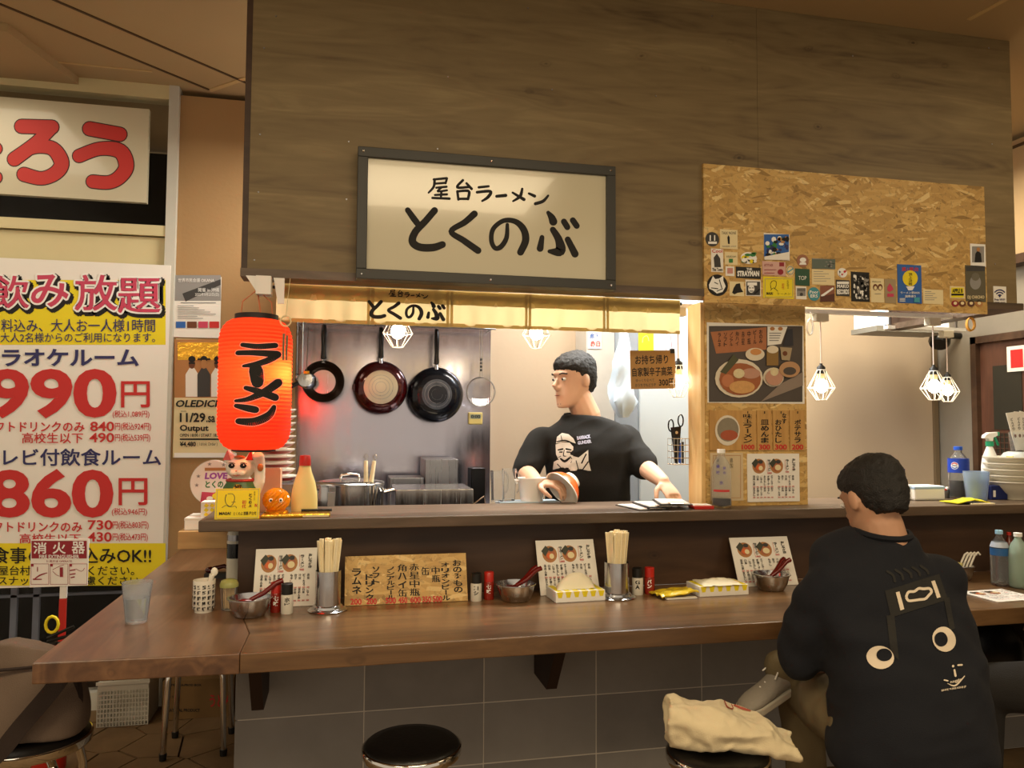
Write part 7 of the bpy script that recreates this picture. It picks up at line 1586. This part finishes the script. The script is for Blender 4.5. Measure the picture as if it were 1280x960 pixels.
def d_text(s, x0, y0, x1, y1, bold=.02, rot=0):
    v, f, (a, b, c, d) = glyphs(s, bold); cx, cy = (x0 + x1) / 2, (y0 + y1) / 2; o = []
    for x, y in v:
        p, q = x0 + (x1 - x0) * (x - a) / (c - a) - cx, y1 + (y0 - y1) * (y - b) / (d - b) - cy; o.append((cx + p * math.cos(rot) - q * math.sin(rot), cy + p * math.sin(rot) + q * math.cos(rot)))
    return o, f

# ---- the cook
CX, CY = at(735, 560, 3.24).x, 3.24
ck = thing('person', 'cook in a black printed t-shirt behind the ledge, holding a bowl', 'person', (CX, CY, 0))
hc_ = at(718, 475, CY); nk = at(722, 520, CY + .01)
hd = V((hc_.x, CY, hc_.z)); fwd_h = V((-.93, -.38, -.06))
shz = at(735, 528, CY).z
RS = at(676, 551, CY); LS_ = at(785, 549, CY)       # shoulder joints (image left / right)
RE = at(656, 590, CY - .04); LE = at(806, 584, CY - .10)
RW = at(672, 604, CY - .22); LW = at(829, 602, 2.93)
body = MB()
P_, Rm_ = head(body, hd, fwd_h, s=1.02)
limb(body, [(hd.x + .01, CY + .01, hd.z - .05), (CX - .0, CY + .005, shz + .02)], [.057, .062])
torso_rings(body, [((CX, CY, .55), (.15, 0, 0), (0, .105, 0)), ((CX, CY, .85), (.165, 0, 0), (0, .115, 0)), ((CX, CY, 1.1), (.165, 0, 0), (0, .115, 0)), ((CX, CY, shz - .07), (.18, 0, 0), (0, .105, 0)), ((CX, CY, shz), (.12, 0, 0), (0, .07, 0))])
for S_, E_, W_ in ((RS, RE, RW), (LS_, LE, LW)):
    limb(body, [S_, S_.lerp(E_, .5), E_], [.048, .046, .04]); limb(body, [E_, E_.lerp(W_, .4), W_], [.04, .038, .027])
hand(body, RW, (.75, -.55, .0), (0, .2, -1), (.2, -.8, .6), curl=.75, s=.95)
hand(body, LW, (.18, -.6, -.55), (-.1, .4, -1), (-1, -.2, -.1), curl=.35, s=.95)
for sd in (-1, 1): limb(body, [(CX + sd * .09, CY, .82), (CX + sd * .10, CY, .48), (CX + sd * .10, CY + .02, .1)], [.085, .058, .04])
baked(body, 'body', SKIN, ck, voxel=.0048, smooth_it=3)
head_parts(ck, P_, Rm_, 1.02, beard=True)
sh = MB()
torso_rings(sh, [((CX, CY, .74), (.19, 0, 0), (0, .135, 0)), ((CX, CY, .95), (.186, 0, 0), (0, .135, 0)), ((CX, CY, 1.12), (.186, 0, 0), (0, .13, 0)), ((CX, CY, shz - .13), (.205, 0, 0), (0, .125, 0)), ((CX, CY, shz - .06), (.215, 0, 0), (0, .105, 0)), ((CX, CY, shz - .025), (.185, 0, 0), (0, .09, 0)), ((CX - .01, CY, shz + .01), (.115, 0, 0), (0, .078, 0)), ((hd.x + .02, CY, shz + .035), (.072, 0, 0), (0, .07, 0))])
limb(sh, [RS + V((.03, 0, 0)), RS, RS.lerp(RE, .55), RS.lerp(RE, .88)], [.064, .060, .062, .062]); limb(sh, [LS_ + V((-.03, 0, 0)), LS_, LS_.lerp(LE, .55), LS_.lerp(LE, .9)], [.064, .060, .064, .067])
shirt = baked(sh, 'shirt', SHB, ck, voxel=.007, smooth_it=16, disp=lambda c, n: .008 * noise.noise(c * 7) + .006 * (.4 - abs(noise.noise(V((c.x * 6 + c.z * 3, c.y * 5, c.z * 12 - c.x * 5))))) * 1.6)
MB().tube([(hd.x + .02 + .060 * math.cos(a), CY + .006 + .060 * math.sin(a), shz + .030 + .008 * math.sin(a)) for a in [k * PI / 14 for k in range(28)]], .007, 6, closed=True).build('collar', SHB, ck, world=True, smooth=True)
tr = MB()
torso_rings(tr, [((CX, CY, .76), (.155, 0, 0), (0, .11, 0)), ((CX, CY, 1.0), (.17, 0, 0), (0, .118, 0))])
for sd in (-1, 1): limb(tr, [(CX + sd * .085, CY, .85), (CX + sd * .1, CY, .48), (CX + sd * .1, CY + .02, .1)], [.098, .075, .06])
baked(tr, 'trousers', DRK, ck, voxel=.01, smooth_it=4)
for sd in (-1, 1): MB().ball((CX + sd * .1, CY - .04, .045), (.048, .13, .045), 14).build('shoe', BLK, ck, world=True, smooth=True)
bv = bvh_of(shirt)
# printed man in a cap (white ink areas with dark drawing)
zc = lambda pts: [(620 + x * 260 / 960, 400 + y * 260 / 960) for x, y in pts]
def d_poly(pts, n=5):
    c = (sum(p[0] for p in pts) / len(pts), sum(p[1] for p in pts) / len(pts)); v = [c]; f = []; m = len(pts)
    for j in range(1, n + 1): v += [(c[0] + (p[0] - c[0]) * j / n, c[1] + (p[1] - c[1]) * j / n) for p in pts]
    for k in range(m): f.append((0, 1 + k, 1 + (k + 1) % m))
    for j in range(n - 1):
        for k in range(m): a = 1 + j * m; b = a + m; f.append((a + k, b + k, b + (k + 1) % m, a + (k + 1) % m))
    return v, f
PRW = mat('shirt_print', 'd8d4cc', .8, nz=0)
decal(ck, bv, [d_poly(zc([(278, 570), (282, 540), (305, 522), (335, 528), (358, 548), (368, 570), (340, 562), (305, 562)])), d_poly(zc([(276, 575), (300, 564), (340, 566), (357, 585), (355, 640), (340, 665), (318, 672), (295, 655), (278, 620)])), d_poly(zc([(264, 690), (268, 655), (285, 645), (300, 672), (318, 684), (345, 670), (356, 628), (400, 640), (425, 600), (426, 650), (438, 696), (350, 696)]))], 'print', PRW, None)
br_ = lambda pts: brush([(620 + x * .2708, 400 + y * .2708, w_ * .2708) for x, y, w_ in pts], 4)
decal(ck, bv, [br_(q) for q in ([(288, 600, 6), (308, 596, 8)], [(325, 596, 8), (346, 600, 6)], [(294, 610, 5), (306, 610, 6)], [(328, 610, 6), (344, 611, 5)], [(316, 600, 3), (312, 625, 5), (324, 628, 3)], [(300, 640, 8), (318, 652, 12), (340, 636, 8)], [(290, 634, 3), (300, 628, 3)], [(342, 628, 3), (350, 640, 3)], [(282, 562, 5), (320, 556, 6), (360, 572, 5)], [(370, 650, 4), (380, 690, 4)], [(395, 660, 6), (415, 620, 6)], [(400, 690, 5), (424, 655, 6)], [(285, 665, 4), (310, 690, 4)], [(300, 535, 3), (305, 555, 3)])], 'print_lines', SHB, None, off=.0032)
decal(ck, bv, [d_text('BARRACK', 721, 544.5, 738, 549, .05, -.14), d_text('GUNDER', 722, 550.5, 739, 555, .05, -.14)], 'lettering', mat('lavender_ink', 'b9bdd8', .8, nz=0), None)
# bowl held in the hand
bc_ = at(702, 612, CY - .27)
bo = thing('ramen_bowl', 'orange and white ramen bowl tilted in the hand of the cook', 'bowl', tuple(bc_)); ax = V((-.78, -.32, -.55)).normalized(); q = V((0, 0, 1)).rotation_difference(ax); bo.rotation_mode = 'QUATERNION'; bo.rotation_quaternion = q
Rb = .082
MB().lathe([(0, -.062), (.03, -.062), (.032, -.068), (.036, -.068), (.038, -.056), (.06, -.036), (.075, -.014), (Rb, 0), (Rb - .003, .001), (.071, -.014), (.055, -.033), (0, -.052)], n=44).build('bowl', PORC, bo, smooth=50)
MB().open_lathe([(.0392, -.055), (.0608, -.0358), (.0762, -.0135), (.0795, -.006)], n=44).build('orange_band', mat('orange_glaze', 'd9601c', .25, nz=0, coat=.4), bo, smooth=True)

# ---- the seated customer
SX, SY = 1.385, 1.74
sm_ = thing('person', 'seated man seen from behind in a navy t-shirt printed with two eyes', 'person', (SX, SY, SZ))
hd = V((at(1092, 624, 1.88).x, 1.88, at(1092, 624, 1.88).z)); fwd_h = V((-.1, 1, -.38))
body = MB(); P_, Rm_ = head(body, hd, fwd_h, up=(0, .3, 1), s=.97)
pel = V((SX + .005, SY + .01, SZ + .10)); ch_ = V((SX + .005, SY + .10, .86)); nb = V((hd.x + .015, SY + .115, .985))
limb(body, [hd + V((.005, -.02, -.06)), nb], [.056, .062])
Ls = V((SX - .13, SY + .10, .875)); Rs = V((SX + .215, SY + .10, .88)); Lel = V((SX - .165, SY + .17, .69)); Rel = V((SX + .265, SY + .22, .72))
Lw = V((1.30, 2.00, .64)); Rw = V((SX + .12, SY + .42, .775))
torso_rings(body, [(pel, (.15, 0, 0), (0, .11, 0)), (pel.lerp(ch_, .5), (.14, 0, 0), (0, .09, 0)), (ch_ + V((.03, .02, -.03)), (.15, 0, 0), (0, .08, 0)), ((SX + .02, SY + .13, .90), (.09, 0, 0), (0, .05, 0))])
for S_, E_, W_ in ((Ls, Lel, Lw), (Rs, Rel, Rw)):
    limb(body, [S_, S_.lerp(E_, .5), E_], [.055, .048, .042]); limb(body, [E_, E_.lerp(W_, .4), W_], [.042, .038, .027])
hand(body, Lw, (.35, .35, -.65), (.6, .5, .1), (.3, -.9, 0), curl=.6, s=.92)
hand(body, Rw, (-.6, .8, .0), (0, 0, -1), (-.8, -.4, 0), curl=.5, s=.92)
Lh = V((SX - .075, SY + .02, SZ + .085)); Rh = V((SX + .09, SY + .02, SZ + .085)); Lk = V((SX - .01, SY + .42, SZ + .06)); Rk = V((SX + .37, SY + .33, SZ + .12)); La = V((SX - .02, SY + .36, .09)); Ra = V((1.27, 2.09, .60))
limb(body, [Lh, Lk], [.08, .055]); limb(body, [Lk, La], [.052, .036]); limb(body, [Rh, Rk], [.08, .055]); limb(body, [Rk, Ra], [.052, .036])
baked(body, 'body', SKIN2, sm_, voxel=.005, smooth_it=3)
head_parts(sm_, P_, Rm_, .97)
sh = MB()
torso_rings(sh, [((SX + .02, SY - .01, SZ + .006), (.20, 0, 0), (0, .135, 0)), ((SX + .02, SY - .015, SZ + .05), (.205, 0, 0), (0, .155, 0)), ((SX + .03, SY + .0, .62), (.20, 0, 0), (0, .15, .02)), ((SX + .04, SY + .035, .74), (.205, 0, 0), (0, .14, .03)), ((SX + .04, SY + .075, .84), (.225, 0, 0), (0, .13, .05)), ((SX + .035, SY + .105, .915), (.2, 0, 0), (0, .11, .05)), ((SX + .01, SY + .115, .97), (.145, 0, 0), (0, .085, .03)), ((nb.x, nb.y + .01, 1.02), (.085, 0, 0), (0, .072, .02))])
limb(sh, [Ls + V((.04, 0, 0)), Ls, Ls.lerp(Lel, .6), Ls.lerp(Lel, 1.02)], [.07, .068, .07, .068]); limb(sh, [Rs + V((-.04, 0, 0)), Rs, Rs.lerp(Rel, .6), Rs.lerp(Rel, 1.02)], [.07, .068, .07, .07])
shirt = baked(sh, 'shirt', SHN, sm_, voxel=.008, smooth_it=18, disp=lambda c, n: .010 * noise.noise(c * 6) + .007 * (.4 - abs(noise.noise(V((c.x * 5 + c.z * 3, c.y * 5, c.z * 13 - c.x * 4))))) * 1.6 + .003 * math.sin(c.z * 45 + c.x * 20 + 9 * noise.noise(c * 4)))
MB().tube([(nb.x + .07 * math.cos(a), nb.y + .01 + .066 * math.sin(a), 1.02 + .01 * math.sin(a)) for a in [k * PI / 14 for k in range(28)]], .009, 6, closed=True).build('collar', SHN, sm_, world=True, smooth=True)
tr = MB(); torso_rings(tr, [(pel + V((0, 0, -.09)), (.155, 0, 0), (0, .12, 0)), (pel + V((0, 0, .02)), (.165, 0, 0), (0, .12, 0))])
limb(tr, [Lh, Lh.lerp(Lk, .6), Lk], [.095, .085, .07]); limb(tr, [Lk, Lk.lerp(La, .5), La + V((0, 0, .03))], [.07, .062, .058]); limb(tr, [Rh, Rh.lerp(Rk, .6), Rk], [.095, .085, .07]); limb(tr, [Rk, Rk.lerp(Ra, .5), Rk.lerp(Ra, 1.0)], [.07, .062, .052])
for v in tr.v: v.z = max(v.z, SZ + .003) if (v - V((s3.x, s3.y, v.z))).length < .15 and v.z > SZ - .05 else v.z
baked(tr, 'trousers', KHA, sm_, voxel=.008, smooth_it=5, disp=lambda c, n: .006 * noise.noise(c * 9) + .004 * noise.noise(c * 24))
# trainers
SHOE = mat('grey_suede', '8c8478', .7, nz=.08, bump=.2, bs=120); SOLE = mat('shoe_sole', 'b5ad9c', .6, nz=.04)
def shoe(t, ankle, toe_dir, up_dir, s=1.0):
    r, f, u = frame(toe_dir, up_dir); A = V(ankle); P = lambda x, y, z: A + (r * x + f * y + u * z) * s
    mb = MB(); rings = []
    for y, hw, h, zb_ in ((-.07, .025, .05, -.07), (-.055, .036, .075, -.075), (-.02, .038, .085, -.075), (.03, .038, .07, -.075), (.08, .043, .05, -.075), (.13, .046, .04, -.075), (.165, .038, .03, -.075), (.185, .02, .018, -.072)):
        rings.append([P(hw * math.cos(a), y, zb_ + h / 2 + h / 2 * math.sin(a) * (1.15 if math.sin(a) > 0 else 1)) for a in [2 * PI * k / 20 for k in range(20)]])
    mb.rings(rings).tube([P(0, -.02, -.02), P(0, -.015, .012)], [.04 * s, .037 * s], 12); baked(mb, 'shoe', SHOE, t, voxel=.005, smooth_it=3)
    mb = MB(); pts = [(-.078, .02), (-.07, .034), (0, .037), (.06, .043), (.13, .049), (.17, .04), (.192, .018)]; ol = [P(w_, y, -.086) for y, w_ in pts] + [P(-w_, y, -.086) for y, w_ in reversed(pts)]
    mb.prism(ol, u * .024 * s).build('sole', SOLE, t, world=True, bev=.004)
    for k in range(4): y = .02 + k * .022; z = .0 - k * .0065 - .008; MB().tube([P(-.026, y, z - .012), P(0, y + .006, z + .003), P(.026, y, z - .012)], .003 * s, 6).build('lace', WHT, t, world=True, smooth=True)
    MB().tube([P(0, .01, .0), P(-.02, .02, .012), P(-.03, .05, -.005)], .0025, 5).tube([P(0, .01, .0), P(.02, .025, .014), P(.03, .05, .0)], .0025, 5).build('lace_bow', WHT, t, world=True, smooth=True)
shoe(sm_, (1.262, 2.08, .60), (-.8, -.08, -.30), (-.35, -.15, .9), .9)
shoe(sm_, (La.x, La.y, .095), (0, 1, 0), (0, 0, 1), 1.0)
bv = bvh_of(shirt)
PR2 = mat('cream_print', 'd3c4ad', .8, nz=0); GR2 = mat('charcoal_print', '1d1b17', .8, nz=0)
z7 = lambda x, y: (1040 + x * 190 / 912, 680 + y * 200 / 960)
zq = lambda pts: [z7(*p) for p in pts]
decal(sm_, bv, [d_quad(zq([(315, 282), (640, 180), (692, 335), (352, 442)])), d_quad(zq([(325, 430), (372, 425), (400, 700), (350, 650)])), d_quad(zq([(668, 330), (700, 320), (735, 510), (705, 520)]))], 'dark_print', GR2, None, off=.0018)
for k in range(5): decal(sm_, bv, [brush([z7(330 + k * 50, 165 - k * 8) + (3,), z7(365 + k * 50, 190 - k * 8) + (3,), z7(375 + k * 50, 225 - k * 12) + (3,)], 4)], 'dark_print_mark', GR2, None, off=.0018)
decal(sm_, bv, [d_quad(zq([(378, 292), (400, 286), (430, 392), (407, 400)])), d_quad(zq([(590, 226), (612, 220), (648, 322), (626, 328)]))], 'print_bar', PR2, None, off=.003)
ringp = [z7(x, y) + (16 * .2083,) for x, y in [(440, 320), (455, 290), (490, 285), (515, 268), (545, 270), (580, 270), (592, 290), (575, 310), (555, 330), (520, 335), (490, 340), (455, 342), (440, 320)]]
decal(sm_, bv, [brush(ringp, 5, cap=False)], 'print_ring', PR2, None, off=.003)
c1, c2 = z7(288, 681), z7(668, 574)
decal(sm_, bv, [d_disc(*c1, 17.2, 14.6, .3)], 'print_eye', PR2, None, off=.003); decal(sm_, bv, [d_disc(*c2, 14.2, 16, -.45)], 'print_eye', PR2, None, off=.003)
decal(sm_, bv, [d_disc(*z7(310, 666), 9.6, 8.4, .1), d_disc(*z7(648, 574), 8.2, 9.2, 0)], 'print_pupil', SHN, None, off=.0042)
decal(sm_, bv, [d_disc(*z7(722, 735), 1.5, 1.5), brush([z7(730, 758) + (2.2,), z7(737, 792) + (2.6,)], 3), brush([z7(752, 730) + (2.2,), z7(774, 729) + (2.2,)], 3), brush([z7(670, 818) + (1.8,), z7(690, 822) + (1.8,)], 3), brush([z7(688, 838) + (.6,), z7(735, 850) + (2,), z7(790, 795) + (1.2,)], 6), d_text('noggie', *z7(705, 812), *z7(775, 834), .02, -.25), d_text('SINCE YUREI KENJI JP', *z7(650, 862), *z7(802, 876), .03, -.18)], 'print_face', PR2, None, off=.003)

# ---- dark clothed customer at the right edge
QX, QY = 2.38, 1.82
qp = thing('person', 'dark clothed customer at the right edge of the frame, only hip and thigh showing', 'person', (QX, QY, SZ))
body = MB(); hd = V((QX + .02, QY + .1, 1.16)); P_, Rm_ = head(body, hd, (.1, 1, -.2), s=.97)
limb(body, [hd + V((0, -.02, -.06)), (QX, QY + .06, .99)], [.055, .06]); torso_rings(body, [((QX, QY, SZ + .08), (.15, 0, 0), (0, .11, 0)), ((QX, QY + .05, .86), (.16, 0, 0), (0, .11, 0)), ((QX, QY + .06, .94), (.1, 0, 0), (0, .07, 0))])
A_ = [((QX - .17, QY + .06, .9), (QX - .17, QY + .12, .70), (QX - .08, QY + .3, .66)), ((QX + .17, QY + .06, .9), (QX + .2, QY + .12, .70), (QX + .1, QY + .3, .66))]
for a, b, c in A_: limb(body, [a, b], [.055, .042]); limb(body, [b, c], [.04, .027]); hand(body, c, (0, 1, -.05), (0, 0, -1), (1 if a[0] < QX else -1, 0, 0), .5, .9)
lk = V((1.95, 2.08, .50)); rk = V((QX + .12, QY + .42, .52))
for h_, k_, a_ in (((QX - .08, QY, SZ + .08), lk, (1.98, 2.12, .1)), ((QX + .08, QY, SZ + .08), rk, (QX + .1, QY + .4, .1))): limb(body, [h_, k_], [.08, .055]); limb(body, [k_, a_], [.052, .036])
baked(body, 'body', SKIN2, qp, voxel=.006, smooth_it=3); head_parts(qp, P_, Rm_, .97)
sh = MB(); torso_rings(sh, [((QX, QY, SZ + .004), (.2, 0, 0), (0, .15, 0)), ((QX, QY + .0, .62), (.195, 0, 0), (0, .14, 0)), ((QX, QY + .05, .86), (.2, 0, 0), (0, .13, 0)), ((QX, QY + .06, .95), (.14, 0, 0), (0, .09, 0)), ((QX, QY + .07, .985), (.08, 0, 0), (0, .07, 0))])
for a, b, c in A_: limb(sh, [a, b], [.075, .068]); limb(sh, [b, V(b).lerp(V(c), .8)], [.066, .05])
baked(sh, 'jacket', cloth('black_jacket', '0e0d0c'), qp, voxel=.009, smooth_it=6)
tr = MB(); torso_rings(tr, [((QX, QY, SZ + .005), (.15, 0, 0), (0, .12, 0)), ((QX, QY, SZ + .12), (.16, 0, 0), (0, .12, 0))])
for h_, k_, a_ in (((QX - .08, QY, SZ + .1), lk, V((1.98, 2.12, .13))), ((QX + .08, QY, SZ + .1), rk, V((QX + .1, QY + .4, .13)))): limb(tr, [h_, k_], [.09, .072]); limb(tr, [k_, a_], [.07, .056])
baked(tr, 'trousers', cloth('charcoal_trousers', '23211f'), qp, voxel=.009, smooth_it=5)
shoe(qp, (1.98, 2.12, .095), (0, 1, 0), (0, 0, 1), 1); shoe(qp, (QX + .1, QY + .4, .095), (0, 1, 0), (0, 0, 1), 1)
bgk = at(1262, 838, 2.25); t = thing('black_bag', 'rounded black bag hanging under the counter behind the dark thigh', 'bag', (bgk.x, 2.34, .40)); mb = MB(); mb.ball((0, 0, .11), (.14, .07, .125), 20); mb.build('bag', VINYL, t, smooth=True); MB().tube([(-.03, 0, .22), (-.01, 0, .262), (.03, 0, .22)], .006, 6).build('loop', BLK, t, smooth=True)

# nest sub-parts under the part they belong to
def nest(o):
    kids = list(o.children)
    for ch, pa in (('pupil', 'eye'), ('eye_glint', 'eye'), ('lid_handle', 'lid'), ('hanging_hook', 'handle'), ('base_ring', 'base_disc'), ('lace', 'shoe'), ('lace_bow', 'shoe'), ('sole', 'shoe'), ('bulb_base', 'bulb'), ('red_band', 'dish'), ('burnt_patch', 'base_disc'), ('pivot', 'blades'), ('zip_pull', 'zip'), ('yellow_pattern', 'carton'), ('coin', 'bib'), ('upper_label', 'label')):
        P_ = [k for k in kids if k.name.split('.')[0] == pa]; C_ = [k for k in kids if k.name.split('.')[0] == ch]
        for c in C_:
            if P_:
                cc = c.bound_box; ctr = sum((V(v) for v in cc), V()) / 8 + c.location
                best = min(P_, key=lambda p: (sum((V(v) for v in p.bound_box), V()) / 8 + p.location - ctr).length)
                if best.location.length < 1e-6 and not best.parent.parent: c.parent = best
for o in [o for o in COL.objects if o.parent is None]: nest(o)
